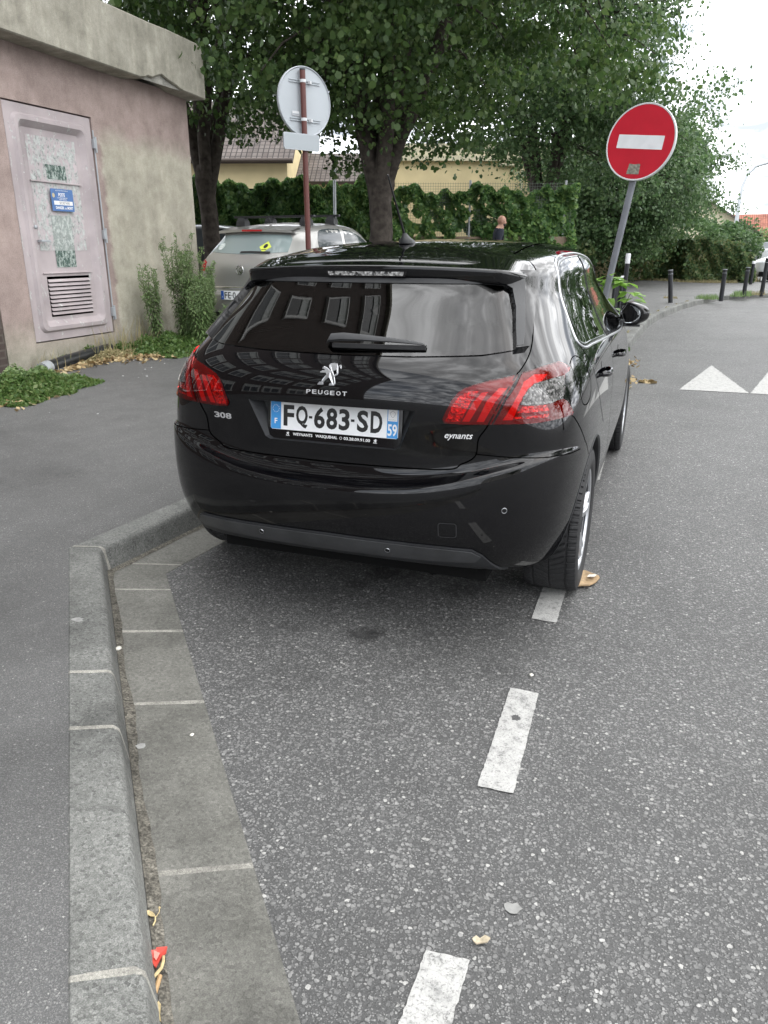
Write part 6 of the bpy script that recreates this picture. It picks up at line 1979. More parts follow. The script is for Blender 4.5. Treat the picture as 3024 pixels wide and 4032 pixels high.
shrub('bush', (1.0,46,1.9), (3.4,2,1.4), 7000, .20, M['lime2'], 'dark shrubs behind the clipped hedge below the pale gable', seed=14, zmin=.8)
shrub('bush', (4.0,48,1.7), (1.5,1.6,1.3), 3500, .18, M['lime2'], 'dark shrub at the foot of the curved street lamp', seed=16)
shrub('bush', (8.6,60,1.6), (2.8,2.4,1.6), 4500, .24, M['weed'], 'pale green shrub in front of the red roof', seed=17)
shrub('bush', (-1.1,33.0,1.0), (1.5,.8,1.2), 4500, .14, M['hedge'], 'loose bush with a thin pale trunk in front of the clipped hedge', seed=18)
# slim pale-stemmed sapling in front of the hedge
sp2 = empty('young_tree', (-.35,32.2,.12), 0, 'thin pale multi stemmed young tree in front of the clipped hedge', 'tree')
mb = MB()
for a, b in (((-.35,32.2,.1),(-.2,32.1,2.5)), ((-.37,32.2,.3),(-.85,32.1,2.3)), ((-.35,32.2,.6),(.05,32.2,2.7))): grow_limb(mb, a, b, .05, .02, 8, .5)
mb.build('trunk', M['bark_pale'], sp2, smooth=True)
shrub('crown', (-.35,32.2,3.0), (1.3,1.0,1.0), 2200, .14, M['lime2'], '', parent=sp2, seed=19)

# ---- tall weeds at the wall corner
def tall_weed(base, h, lean, label, seed, stems=4, fl=1.0):
    q = random.Random(seed)
    t = empty('tall_weed', base, 0, label, 'weed', 'tall weeds at the corner of the hut')
    mb = MB(); LV = []; 
    for s in range(stems):
        a = q.uniform(0, 2*PI); sp_ = q.uniform(.02, .20)*h/1.2
        top = Vector((base[0]+lean[0]+math.cos(a)*sp_, base[1]+lean[1]+math.sin(a)*sp_, base[2]+h*q.uniform(.78, 1.0)))
        b0 = Vector(base) + Vector((q.uniform(-.05,.05), q.uniform(-.05,.05), 0))
        pts = [b0.lerp(top, i/10) + Vector((math.sin(i*1.3+s)*.006*i**.5, math.cos(i*1.1+s)*.006, 0)) for i in range(11)]
        mb.tube(pts, [.0065*(1-.07*i) for i in range(11)], 5, caps=False)
        nl = int(95*h)
        for i in range(nl):
            u = .06 + .70*i/nl; p = b0.lerp(top, u); a = i*2.4 + s
            L = .115*(1-u*.55)*q.uniform(.7, 1.2); w_ = .0105
            d = Vector((math.cos(a), math.sin(a), q.uniform(-.35, .55))).normalized()
            n_ = d.cross(Vector((0,0,1))).normalized()
            tip = p + d*L + Vector((0,0,-L*.35))
            mid = p + d*L*.55
            LV += [p, mid + n_*w_, tip, mid - n_*w_]
        # branching flower heads
        for i in range(int(26*h*fl)):
            u = .52 + .48*q.random(); p = b0.lerp(top, min(1, u)); a = q.uniform(0, 2*PI)
            L = .17*(1.15-u)*1.6*q.uniform(.5, 1); d = Vector((math.cos(a)*.75, math.sin(a)*.75, .9)).normalized()
            e2_ = p + d*L; mb.tube([p, e2_], [.0022, .0012], 3, caps=False)
            for j in range(9):
                c = p.lerp(e2_, q.uniform(.35, 1)) + Vector((q.uniform(-1,1), q.uniform(-1,1), q.uniform(-1,1)))*.018
                r_ = q.uniform(.006, .012); u1 = Vector((q.uniform(-1,1), q.uniform(-1,1), q.uniform(-1,1))).normalized(); u2 = u1.orthogonal().normalized()
                LV += [c - u1*r_, c + u2*r_*.6, c + u1*r_, c - u2*r_*.6]
    mb.build('stem', M['stem'], t)
    quads_obj('leaves', np.array([v[:] for v in LV]), len(LV)//4, M['weed'], t)
    return t
tall_weed((-4.90,5.75,.22), 1.02, (-.05,-.10), 'leftmost tall feathery weed, standing in front of the bare grey wall', 41, 7)
tall_weed((-4.75,6.05,.24), 1.42, (-.02,-.02), 'tallest feathery weed, right at the edge of the hut wall', 42, 8)
tall_weed((-4.55,5.95,.24), 1.20, (.02,.05), 'dark leafy weed between the tallest weed and the silver car', 43, 8)
tall_weed((-4.34,5.80,.22), .90, (.05,.0), 'bushy yellow green weed hiding the tail of the silver car', 44, 11, 1.8)
tall_weed((-4.22,6.0,.22), .52, (.12,.05), 'low spreading weed beside the number plate of the silver car', 45, 7, 1.6)
tall_weed((-4.45,6.15,.22), 1.05, (.08,.0), 'weed with pale flower heads just left of the silver car lamp', 46, 9, 1.6)

def ground_cover(name, cx, cy, rx, ry, h, n, size, material, seed=1, kind='stuff', long=1.3, rot=0.0):
    q = np.random.default_rng(seed)
    a = q.random(n)*2*PI; r = np.sqrt(q.random(n))
    lum = 1 + .18*np.sin(a*3+seed)+.12*np.sin(a*7)
    x0, y0 = rx*r*lum*np.cos(a), ry*r*lum*np.sin(a)
    x = cx + x0*math.cos(rot) - y0*math.sin(rot); y = cy + x0*math.sin(rot) + y0*math.cos(rot)
    hh = h*(1-r**2)*(.6+.4*np.sin(x*17+seed)*np.sin(y*13))
    z = np.array([H(a_, b_) for a_, b_ in zip(x, y)]) + .006 + np.maximum(.01, hh)*q.random(n)**.6
    P = np.stack([x, y, z], 1)
    V = leaf_verts(P, size, 4, upw=.55, long=long)
    o = quads_obj(name, V, n, material)
    return tag(o, None, None, None, kind)
ground_cover('ground_cover', -4.70, 5.65, .55, .75, .22, 9000, .034, M['groundcover'], 3)
ground_cover('ground_cover', -4.35, 5.95, .45, .55, .20, 5000, .034, M['groundcover'], 13)
ground_cover('ground_cover', -4.30, 2.95, .42, .62, .22, 8500, .034, M['groundcover'], 4)
ground_cover('ground_cover', -4.62, 3.25, .32, .40, .25, 4500, .032, M['weed'], 5)
ground_cover('ground_cover', -4.93, 4.85, .16, .40, .11, 2600, .026, M['drygrass'], 6)
ground_cover('ground_cover', -5.12, 4.6, .07, .6, .16, 1500, .03, M['groundcover'], 16)
def litter(cx, cy, rx, ry, n, size, seed, material='dryleaf', zoff=.006):
    q = np.random.default_rng(seed); x = cx + rx*q.normal(size=n)*.5; y = cy + ry*q.normal(size=n)*.5
    z = np.array([H(a, b) if a < -1.3 or b > 7 else 0 for a, b in zip(x, y)]) + zoff + .02*q.random(n)
    V = leaf_verts(np.stack([x, y, z], 1), size, 5, upw=1.2)
    return tag(quads_obj('dry_leaves', V, n, M[material], k=5), None, None, None, 'stuff')
litter(-4.80, 4.4, .14, 1.0, 260, .06, 1); litter(-4.55, 5.2, .35, .55, 420, .05, 2); litter(-4.35, 5.55, .55, .3, 220, .05, 3); litter(-4.1, 2.6, .25, .4, 120, .06, 4)
litter(-4.75, 5.0, .25, .4, 500, .035, 7)
# sparse pale petals on the pavement
q = np.random.default_rng(9); n = 45
x = -1.6 - 3.2*q.random(n); y = 1.6 + 4*q.random(n); z = np.array([H(a, b) for a, b in zip(x, y)]) + .004
tag(quads_obj('petals', leaf_verts(np.stack([x, y, z], 1), .02, 5, upw=6), n, M['whiteprint'], k=5), None, None, None, 'stuff')
# dead grass stalks by the wall
def stalks(cx, cy, n, h, seed, sp=.25, material='drygrass', zf=H, lab='dry_grass'):
    q = random.Random(seed); LV = []
    for i in range(n):
        x, y = cx + q.gauss(0, sp*.4), cy + q.gauss(0, sp); z = zf(x, y); hh = h*q.uniform(.4, 1); dx, dy = q.uniform(-.35,.35)*hh, q.uniform(-.35,.35)*hh
        a = q.uniform(0, PI); w_ = .0035; u = Vector((math.cos(a)*w_, math.sin(a)*w_, 0)); b = Vector((x, y, z)); m_ = b + Vector((dx*.4, dy*.4, hh*.6)); t_ = b + Vector((dx, dy, hh))
        LV += [b-u, b+u, m_+u*.8, m_-u*.8, m_-u*.8, m_+u*.8, t_+u*.2, t_-u*.2]
    return tag(quads_obj(lab, np.array([v[:] for v in LV]), len(LV)//4, M[material]), None, None, None, 'stuff')
stalks(-5.08, 5.25, 90, .42, 1, .28); stalks(-5.0, 5.0, 60, .25, 2, .4); stalks(-4.9, 5.5, 80, .22, 3, .35); stalks(-5.1, 4.0, 30, .2, 4, .3)
# verge in front of the hedges, tufts round the bollards and along the far kerb
zf2 = lambda x, y: .12
def strip_grass(x0, y0, x1, y1, n, h, seed, material, wd=.35):
    q = random.Random(seed); LV = []
    for i in range(n):
        t = q.random(); x = x0+(x1-x0)*t + q.gauss(0, wd*.3); y = y0+(y1-y0)*t + q.gauss(0, wd); hh = h*q.uniform(.4, 1)
        a = q.uniform(0, PI); w_ = .012 if h > .15 else .006; u = Vector((math.cos(a)*w_, math.sin(a)*w_, 0)); b = Vector((x, y, .11)); t_ = b + Vector((q.uniform(-.4,.4)*hh, q.uniform(-.4,.4)*hh, hh)); m_ = (b+t_)/2
        LV += [b-u, b+u, t_+u*.2, t_-u*.2]
    return tag(quads_obj('grass', np.array([v[:] for v in LV]), len(LV)//4, M[material]), None, None, None, 'stuff')
strip_grass(-5.4,34.2,1.2,32.9,3400,.17,1,'drygrass',.25); strip_grass(1.2,32.3,3.4,32.6,1300,.15,11,'drygrass',.15)
strip_grass(1.75,21.0,2.25,21.3,420,.15,2,'weed',.16); strip_grass(2.75,22.8,3.2,23.4,380,.17,3,'weed',.2); strip_grass(3.1,23.6,3.7,24.2,260,.14,4,'drygrass',.2)
strip_grass(.85,21.0,1.2,20.9,160,.08,5,'drygrass',.06); strip_grass(3.2,35,4.3,34.6,700,.3,7,'drygrass',.4)
for i in range(10): strip_grass(*along(KP, 13.9+i*1.25), *along(KP, 14.2+i*1.25), 22, .045, 20+i, 'drygrass', .05)
# weeds along the kerb nose by the front wing
ground_cover('ground_cover', .47, 7.3, .10, .75, .20, 1300, .035, M['weed'], 31); ground_cover('ground_cover', .55, 8.3, .08, .8, .12, 700, .03, M['groundcover'], 32)
litter(.74, 6.9, .10, .9, 60, .05, 12); litter(.92, 6.62, .12, .05, 26, .07, 13)
# bright green sapling by the mirror
sap = empty('sapling', (.33,8.0,.12), 0, 'bright green broad leaved sapling showing just above the door mirror', 'plant')
mb = MB(); LV = []; q = random.Random(5)
for (tx, ty, tz) in ((.20,7.9,1.06),(.36,7.85,1.10),(.50,7.95,1.04),(.62,7.9,.90),(.24,8.1,.82),(.66,8.0,.78),(.40,8.0,.7)):
    mb.tube([(.33,8.0,.1), (.33*.5+tx*.5, 8.0*.5+ty*.5, tz*.6), (tx,ty,tz)], [.008,.006,.003], 5)
    for j in range(7):
        c = Vector((tx, ty, tz)) + Vector((q.uniform(-.08,.08), q.uniform(-.08,.08), q.uniform(-.07,.04))); s = q.uniform(.12,.18)
        a = q.uniform(0, 2*PI); u = Vector((math.cos(a), math.sin(a), q.uniform(-.5,.1))).normalized(); v_ = u.cross(Vector((q.uniform(-.3,.3), q.uniform(-.6,.2), 1))).normalized()
        LV += [c, c+u*s*.35+v_*s*.60, c+u*s*.8+v_*s*.35, c+u*s*1.1-Vector((0,0,s*.2)), c, c+u*s*1.1-Vector((0,0,s*.2)), c+u*s*.8-v_*s*.35, c+u*s*.35-v_*s*.60]
mb.build('stem', M['stem'], sap); quads_obj('leaves', np.array([v[:] for v in LV]), len(LV)//4, M['bright_leaf'], sap)
# ------------------------------------------------------------------ signs, lamps, bollards
def disc_mesh(mb, r, th, M_, n=64, lip=.012):
    mb.lathe([(.0001, 0), (r-lip, 0), (r-lip*.6, -.004), (r, -.006), (r, th*.8), (r-.006, th), (r-lip-.004, th*.55), (.0001, th*.5)], n, M_)
def frame_from(n, up):
    """matrix whose local x axis is n (the facing direction), z as close to up as possible"""
    x = Vector(n).normalized(); y = Vector(up).cross(x).normalized(); z = x.cross(y)
    m = Matrix((x, y, z)).transposed(); return m.to_4x4()
# left sign seen from behind
c = Vector((-2.66, 5.49, 2.85)); nb = Vector((.87, -.49, 0)).normalized(); ub = Vector((.49, .87, 0)).normalized()
ls = empty('road_sign', (-2.62, 5.47, H(-2.6, 5.4)), 0, 'round road sign seen from behind on a brown post, with a small plate under it', 'road sign')
M1 = Matrix.Translation(c) @ frame_from(nb, (0,0,1))
mb = MB(); disc_mesh(mb, .325, .025, M1); dsc = mb.build('disc', M['alu'], ls, smooth=30)
def plate_n(mb, cc, w_, h_, n, th, r=.02, up=(0,0,1)):
    n = Vector(n).normalized(); u = Vector(up).cross(n).normalized(); v_ = n.cross(u)
    P = rounded(-w_/2, w_/2, -h_/2, h_/2, r, 4); k = len(P)
    V = [cc + u*a + v_*b for a, b in P] + [cc + u*a + v_*b + n*th for a, b in P]
    mb.add(V, [(i, (i+1) % k, (i+1) % k+k, i+k) for i in range(k)] + [tuple(range(k-1, -1, -1)), tuple(range(k, 2*k))])
mb = MB(); pc = Vector((-2.61, 5.33, 2.462)) - nb*.03; plate_n(mb, pc, .44, .155, nb, .02); pl2 = mb.build('lower_plate', M['alu'], ls)
mb = MB(); plate_n(mb, pc + nb*.018, .42, .135, nb, .003); mb.build('plate_back', simple('alu_back2', (.34,.37,.39), .55, metal=.1), pl2)
pole_x = c + nb*.055 - ub*.045
mb = MB(); mb.tube([(pole_x.x+.01, pole_x.y, 0.1), (pole_x.x, pole_x.y, 3.13)], .029, 16); post = mb.build('post', M['post_brown'], ls, smooth=60)
mb = MB(); mb.tube([(pole_x.x, pole_x.y, 3.125), (pole_x.x, pole_x.y, 3.14)], .030, 16); mb.build('cap', M['bollard'], post)
for z, hw in ((3.03,.19),(2.68,.19),(2.455,.19)):
    mb = MB(); cc = Vector((c.x, c.y, z)) + nb*.022
    for dz in (-.011, .011):
        a = cc - ub*hw; b = cc + ub*hw; mb.tube([a + Vector((0,0,dz)), b + Vector((0,0,dz))], .004, 6)
    rl = mb.build('rail', M['alu'], ls)
    mb = MB(); mb.tube([Vector((pole_x.x, pole_x.y, z-.014)), Vector((pole_x.x, pole_x.y, z+.014))], .0315, 16); mb.box(cc + ub*.055 + nb*.012, (.03,.03,.028)); mb.build('clamp', M['sign_rim'], rl, smooth=50)
for z, z2 in ((2.735, 0), (2.49, 0)):
    mb = MB(); cc = Vector((c.x, c.y, z)) + nb*(.022 if z > 2.6 else .012) - ub*.12
    plate_n(mb, cc, .085, .040, nb, .0015, .004); st = mb.build('maker_sticker', M['sign_rim'], dsc if z > 2.6 else pl2)
    mb = MB(); plate_n(mb, cc + nb*.001 + Vector((0,0,-.008)), .075, .012, nb, .0015, .002); mb.build('sticker_band', M['grey'], st)

# leaning no entry sign
base = Vector((.215, 7.78, .12)); top = Vector((.571, 7.95, 2.612))
ne = empty('no_entry_sign', tuple(base), 0, 'red no entry sign with a white bar on a leaning grey post', 'road sign')
ax = (top - base).normalized()
nf = Vector((-.36, -.93, 0)); nf = (nf - ax*nf.dot(ax)).normalized()
cc = top + nf*.05
M2 = Matrix.Translation(cc) @ frame_from(nf, ax)
R_ = .425
mb = MB(); mb.lathe([(R_-.02,.0),(R_-.018,.006),(R_-.004,.008),(R_,.002),(R_,-.028),(R_-.006,-.03),(.0001,-.012)], 72, M2); rim = mb.build('rim', M['sign_rim'], ne, smooth=30)
mb = MB(); mb.lathe([(.0001,.004),(R_-.019,.004)], 72, M2); face = mb.build('face', M['sign_red'], ne)
def on_sign(a, b, h): return M2 @ Vector((h, a, b))
mb = MB(); P = rounded(-.285, .285, -.075, .075, .004, 2); mb.add([on_sign(a, b+.0, .0056) for a, b in P], [tuple(range(len(P)))]); mb.build('white_bar', M['sign_white'], face)
mb = MB(); P = [(-.03,-.355),(.125,-.352),(.12,-.24),(.10,-.235),(.05,-.245),(-.02,-.24)]; 
q = random.Random(3)
mb.add([on_sign(-a*0+a*1.0-.05, b, .0058) for a, b in P], [tuple(range(len(P)))]); mb.build('peeled_sticker', simple('peeled', (.22,.21,.17), .8, vary=.5, vscale=40), face)
mb = MB()
e1 = Vector((.85, .5, 0)).normalized()
Vv = []; n = 20
for p in (base - ax*.1, top + ax*.33):
    for k in range(n):
        a = 2*PI*k/n; s = math.copysign(abs(math.cos(a))**.6, math.cos(a)); t_ = math.copysign(abs(math.sin(a))**.8, math.sin(a))
        u = M2.to_3x3() @ Vector((0,1,0)); v_ = nf; Vv.append(p + u*s*.042 + v_*t_*.022)
mb.add(Vv, [(k, (k+1) % n, (k+1) % n+n, k+n) for k in range(n)] + [tuple(n+k for k in range(n))]); mb.build('post', M['grey_post'], ne, smooth=40)

# slim lamp post behind the hedge line, and the curved street lamp
lp = empty('lamp_post', (-6.7, 15.4, .4), 0, 'slim pale lamp post with a small cone head in front of the ivy', 'street lamp')
mb = MB(); mb.tube([(-6.72,15.4,.3), (-6.80,15.66,3.36)], [.045,.035], 12); mb.build('post', M['galv'], lp, smooth=True)
mb = MB(); mb.lathe([(.001,.14),(.10,.13),(.13,.10),(.06,0),(.035,-.05)], 20, Matrix.Translation((-6.80,15.66,3.38)) @ Matrix.Rotation(-PI/2, 4, 'Y')); mb.build('lamp_head', M['bollard'], lp, smooth=40)
cl = empty('street_lamp', (3.95, 49.6, 0), 0, 'tall pale street lamp with a long curved arm at the right edge', 'street lamp')
mb = MB(); pts = [(3.95,49.4,0),(4.04,49.73,2.24),(4.07,50.38,3.98),(4.15,50.77,4.95),(4.35,51.09,5.62),(4.78,51.41,6.06),(5.41,51.72,6.25),(6.37,52.11,6.35),(7.0,52.3,6.36)]
mb.tube(pts, [.13,.12,.105,.10,.095,.09,.085,.08,.08], 12); mb.build('post', M['galv'], cl, smooth=True)
mb = MB(); mb.box((7.3,52.4,6.33), (.7,.28,.12), bev=.04); mb.build('lamp_head', M['galv'], cl)

camp = Vector((1.148,-2.431,1.427))
def lift(x, y, z=.12):
    k = (1.427 - z)/1.427; return (camp.x + (x-camp.x)*k, camp.y + (y-camp.y)*k, z)
def bollard(pos, h, r, lean, label, white=False, group='black bollards along the pavement edge'):
    t = empty('bollard', pos, 0, label, 'bollard', group)
    b = Vector(pos); tp = b + Vector((lean*h, 0, h)); d = (tp-b)
    mb = MB()
    if white:
        mb.tube([b - d*.05, b + d*.885], r, 16); o = mb.build('post', M['bollard'], t, smooth=50)
        mb = MB(); mb.tube([b + d*.88, b + d*.985, b+d], [r*1.06, r*1.06, r*.9], 16); mb.build('white_cap', M['sign_white'], t, smooth=50)
    else:
        mb.tube([b - d*.05, b + d*.86], r, 16); mb.tube([b + d*.86, b+d*.885, b + d*.886, b + d*.97, b + d*.97, b+d], [r*1.03, r*1.03, r*.92, r*.92, r*1.05, r*1.02], 16); mb.build('post', M['bollard'], t, smooth=35)
        mb = MB(); mb.tube([b + d*.872, b + d*.884], r*1.045, 16); mb.tube([b+d*.985, b+d*1.001], r*1.06, 16); mb.build('band', M['galv'], t)
    return t
bollard(lift(1.043,20.97), .80, .058, -.115, 'black bollard standing alone, the nearest one right of the leaning sign post')
bollard(lift(2.43,22.9), .79, .058, .0, 'black bollard rising from the light green grass tuft by the far kerb')
bollard(lift(3.2,25.26), .80, .058, .02, 'black bollard entwined by a weed, between two others')
bollard(lift(3.80,26.2), 1.05, .060, .02, 'tallest black bollard, in front of the white car at the right edge')
bollard(lift(4.08,34.4), .86, .060, .0, 'distant black bollard with a white cap in front of the low hedge', True, 'white capped bollards')
bollard((.37,10.5,.12), 1.24, .036, .02, 'slim black post with a white cap just right of the leaning sign post', True, 'white capped bollards')
br = empty('barrier_post', (.31, 8.85, .12), 0, 'short black post with a slanting pale edged plate, half hidden by the bright green leaves', 'post')
mb = MB(); mb.tube([(.33,8.9,.05), (.345,8.9,.93)], .020, 10); mb.tube([(.42,8.98,.05), (.435,8.98,1.05)], .020, 10); mb.build('post', M['bollard'], br, smooth=50)
mb = MB(); mb.add([(.325,8.9,.93),(.36,8.9,.93),(.455,8.98,1.075),(.42,8.98,1.075),(.325,8.9,.915),(.36,8.9,.915),(.455,8.98,1.06),(.42,8.98,1.06)], [(0,1,2,3),(4,7,6,5),(0,4,5,1),(1,5,6,2),(2,6,7,3),(3,7,4,0)]); mb.build('plate_edge', M['sign_white'], br)
mb = MB(); mb.add([(.34,8.905,.45),(.43,8.985,.55),(.43,8.985,1.04),(.34,8.905,.90)], [(0,1,2,3)]); mb.build('plate', M['bollard'], br)

# ------------------------------------------------------------------ other cars, from the same body surface at another scale
_BV0, _CG0, _GN0 = BV, _CGf, _GNf
def variant(name, label, loc, rz, sc, paint, glass, group=None, detail=False, cat='car'):
    global BV, _CGf, _GNf
    sx, sy, sz = sc
    S_ = np.array(sc)
    v2 = _CG0*S_; n2 = _GN0/S_; n2 /= np.linalg.norm(n2, axis=1, keepdims=True)
    step = 1
    BV = BVHTree.FromPolygons([Vector(v) for v in v2] + [Vector((-v[0], v[1], v[2])) for v in v2], _fullF + [tuple(i + len(v2) for i in f[::-1]) for f in _fullF])
    _CGf, _GNf = v2, n2
    t = empty(name, (0, 0, 0), 0, label, cat, group)
    s3 = lambda P: [(x*sx, y*sy, z*sz) for x, y, z in P]
    arches = [(wy*sy, wz*sz) for wy, wz in WHEELS]
    def keepf(f):
        c = v2[list(f)].mean(0)
        return not (abs(c[0]) > .6 and any(math.hypot(c[1]-a, c[2]-b) < .355*sz for a, b in arches))
    F1 = [f for f in _fullF if keepf(f)]
    V = [tuple(v) for v in v2] + [(-v[0], v[1], v[2]) for v in v2]
    b = mobj('body', V, F1 + [tuple(i+len(v2) for i in f[::-1]) for f in F1], paint, t, True)
    g_ = [(-.60,.3,1.10),(0,.2,1.075),(.60,.3,1.10),(.585,.4,1.17),(.56,.5,1.25),(.52,.5,1.30),(0,.4,1.31),(-.52,.5,1.30),(-.56,.5,1.25),(-.585,.4,1.17)]
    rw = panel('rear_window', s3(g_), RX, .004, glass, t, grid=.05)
    for P in (WIN_R, WIN_F): panel('window', [(.8, y*sy, z*sz) for y, z in P], SX, .003, M['window_dark'], (t, t), grid=.06, mirror=True)
    panel('tail_light', s3([(.60,.16,.875),(.585,.16,.985),(.66,.25,1.01),(.78,.45,1.02),(.835,.52,1.0),(.845,.50,.93),(.80,.35,.885)]), (-.5, .86, 0), .006, M['tail_red'], (t, t), grid=.03, mirror=True)
    for wy, wz in WHEELS:
        for sg in (1, -1):
            o = copy_tree(wheel0); o.parent = t; o.matrix_parent_inverse = Matrix(); o.scale = (1, 1, 1)
            o.location = (sg*.785*sx, wy*sy, .3135); o.rotation_euler = (.8, 0, 0 if sg > 0 else PI)
    mb = MB(); mb.box((0, 2.1*sy, .30), (1.5*sx, 3.9*sy, .2)); mb.build('underbody', M['under'], t)
    for sg in (1, -1):
        mb = MB(); mb.box((sg*.93*sx, 2.82*sy, 1.04*sz), (.2, .13, .14), bev=.045); mb.build('wing_mirror', paint, t)
    panel('bumper_trim', s3([(-.6,.1,.38),(0,.03,.41),(.6,.1,.38),(.6,.2,.25),(0,.12,.235),(-.6,.2,.25)]), RX, .006, M['plastic'], t, grid=.08)
    if detail:
        ys = lambda x, z: BV.ray_cast(Vector((x, -1, z)), Vector((0, 1, 0)))[0].y
        def rp(x, z, h=0): return Vector((x, ys(x, z) - h - .001, z))
        # body crease and chrome strip above the plate
        mb = MB(); V = []
        for x in np.linspace(-.62, .62, 25):
            for z, h in ((.700, .002), (.706, .010), (.722, .010), (.728, .002)): V.append(rp(x, z, h))
        mb.add(V, [(i*4+k, i*4+k+1, (i+1)*4+k+1, (i+1)*4+k) for i in range(24) for k in range(3)]); mb.build('chrome_strip', M['chrome'], t, smooth=True)
        # plate
        zc = .625
        pp = lambda x, z, h: Vector((x, ys(0, zc) - .022 - h, zc + z))
        mb = MB(); V, F = prism(rounded(-.26, .26, -.055, .055, .006), .006); mb.add([pp(v.x, v.y, v.z-.006) for v in V], F); pt = mb.build('number_plate', M['white'], t)
        mb = MB(); V, F = prism([(-.259,-.053),(-.216,-.053),(-.216,.053),(-.259,.053)], .001); mb.add([pp(v.x, v.y, v.z) for v in V], F)
        V, F = prism([(.216,-.053),(.259,-.053),(.259,.053),(.216,.053)], .001); mb.add([pp(v.x, v.y, v.z) for v in V], F); mb.build('blue_band', simple('plate_blue_dark', (.02,.10,.40), .4), pt)
        mb = MB()
        for ch, x0, x1 in (('F',-.205,-.160),('E',-.150,-.107),('0',-.077,-.032)): fit_text(mb, ch, x0, x1, -.040, .040, lambda x, z, h: pp(x, z, .001), bold=.012)
        V, F = prism([(-.098,-.005),(-.084,-.005),(-.084,.004),(-.098,.004)], .001); mb.add([pp(v.x, v.y, v.z) for v in V], F); mb.build('characters', M['black'], pt)
        mb = MB(); fit_text(mb, 'F', -.244, -.231, -.034, -.013, lambda x, z, h: pp(x, z, .0016)); mb.build('plate_print', M['whiteprint'], pt)
        # round emblem with V over W
        zc2, rr_ = .935, .062
        mb = MB(); V = []; n = 40
        for k in range(n):
            a = 2*PI*k/n
            for r_, h in ((rr_, .001), (rr_*.95, .007), (rr_*.84, .007), (rr_*.80, .001)): V.append(rp(r_*math.cos(a), zc2 + r_*math.sin(a), h))
        mb.add(V, [(k*4+j, k*4+j+1, ((k+1) % n)*4+j+1, ((k+1) % n)*4+j) for k in range(n) for j in range(3)])
        def stroke(a, b, w_=.0065):
            a, b = Vector(a), Vector(b); d = (b-a).normalized(); q = Vector((-d.y, d.x))*w_
            P = [a+q, a-q, b-q, b+q]; mb.add([rp(p.x, zc2+p.y, .006) for p in P], [(0,1,2,3)])
        stroke((-.020,.048),(0,.006)); stroke((.020,.048),(0,.006))
        stroke((-.046,.028),(-.019,-.044)); stroke((-.019,-.044),(0,-.004)); stroke((0,-.004),(.019,-.044)); stroke((.019,-.044),(.046,.028))
        mb.build('round_emblem', M['chrome'], t)
        # stickers on the glass
        def diamond(cx, cz, r_, col, nm, n=4, h=.008, a0=PI/2):
            mb = MB(); P = [(cx + r_*math.cos(a0+2*PI*k/n), cz + r_*math.sin(a0+2*PI*k/n)) for k in range(n)]
            c0_ = rp(cx, cz, h); tz = (rp(cx, cz+.05, h)-rp(cx, cz-.05, h)).normalized(); tx_ = (rp(cx+.05, cz, h)-rp(cx-.05, cz, h)).normalized(); mb.add([c0_ + tx_*(x-cx) + tz*(z-cz)*1.25 for x, z in P], [tuple(range(n))]); return mb.build(nm, col, rw)
        M['sticker_yellow'] = simple('sticker_yellow', (.62,.70,.10), .5); 
        ds_ = diamond(.27, 1.215, .085, M['sticker_yellow'], 'diamond_sticker')
        mb = MB(); P = [(.27+.028*math.cos(a), 1.225+.026*math.sin(a)) for a in np.linspace(0, 2*PI, 17)[:-1]]; mb.add([rp(x, z, .010) for x, z in P], [tuple(range(16))])
        mb.add([rp(x, z, .010) for x, z in ((.235,1.178),(.305,1.178),(.305,1.186),(.235,1.186))], [(0,1,2,3)]); mb.build('sticker_print', M['plastic'], ds_)
        ds_ = diamond(-.42, 1.22, .055, simple('sticker_pale', (.50,.58,.56), .5), 'round_sticker', 24)
        mb = MB(); 
        for zz_ in (1.235, 1.21, 1.19): mb.add([rp(x, z, .010) for x, z in ((-.445,zz_),(-.395,zz_),(-.395,zz_+.010),(-.445,zz_+.010))], [(0,1,2,3)])
        mb.build('sticker_print', M['whiteprint'], ds_)
        # wiper, brake lamp, spoiler, roof bars
        mb = MB(); V = []
        for i, x in enumerate(np.linspace(-.05, .38, 12)):
            q = rp(x, 1.165 - .015*abs(x-.1), .018); q2 = rp(x, 1.145 - .02*abs(x-.1), .008); V += [q, q2 + Vector((0,-.012,0)), q2]
        mb.add(V, [(i*3+k, i*3+(k+1) % 3, (i+1)*3+(k+1) % 3, (i+1)*3+k) for i in range(11) for k in range(3)]); mb.build('wiper', M['rubber'], t)
        mb = MB(); V = []
        for x in np.linspace(-1, 1, 31):
            xx = x*.56; y0 = .40 + .06*x*x; z0 = 1.432 - .02*x*x
            V += [(xx, .72, z0+.052), (xx, y0, z0), (xx, y0+.005, z0-.03), (xx, y0+.16, z0-.035)]
        mb.add(V, [(i*4+k, i*4+k+1, (i+1)*4+k+1, (i+1)*4+k) for i in range(30) for k in range(3)]); so = mb.build('spoiler', paint, t, smooth=40)
        mb = MB(); mb.box((0, .40, 1.415), (.30,.012,.022)); mb.build('brake_light', M['tail_red'], so)
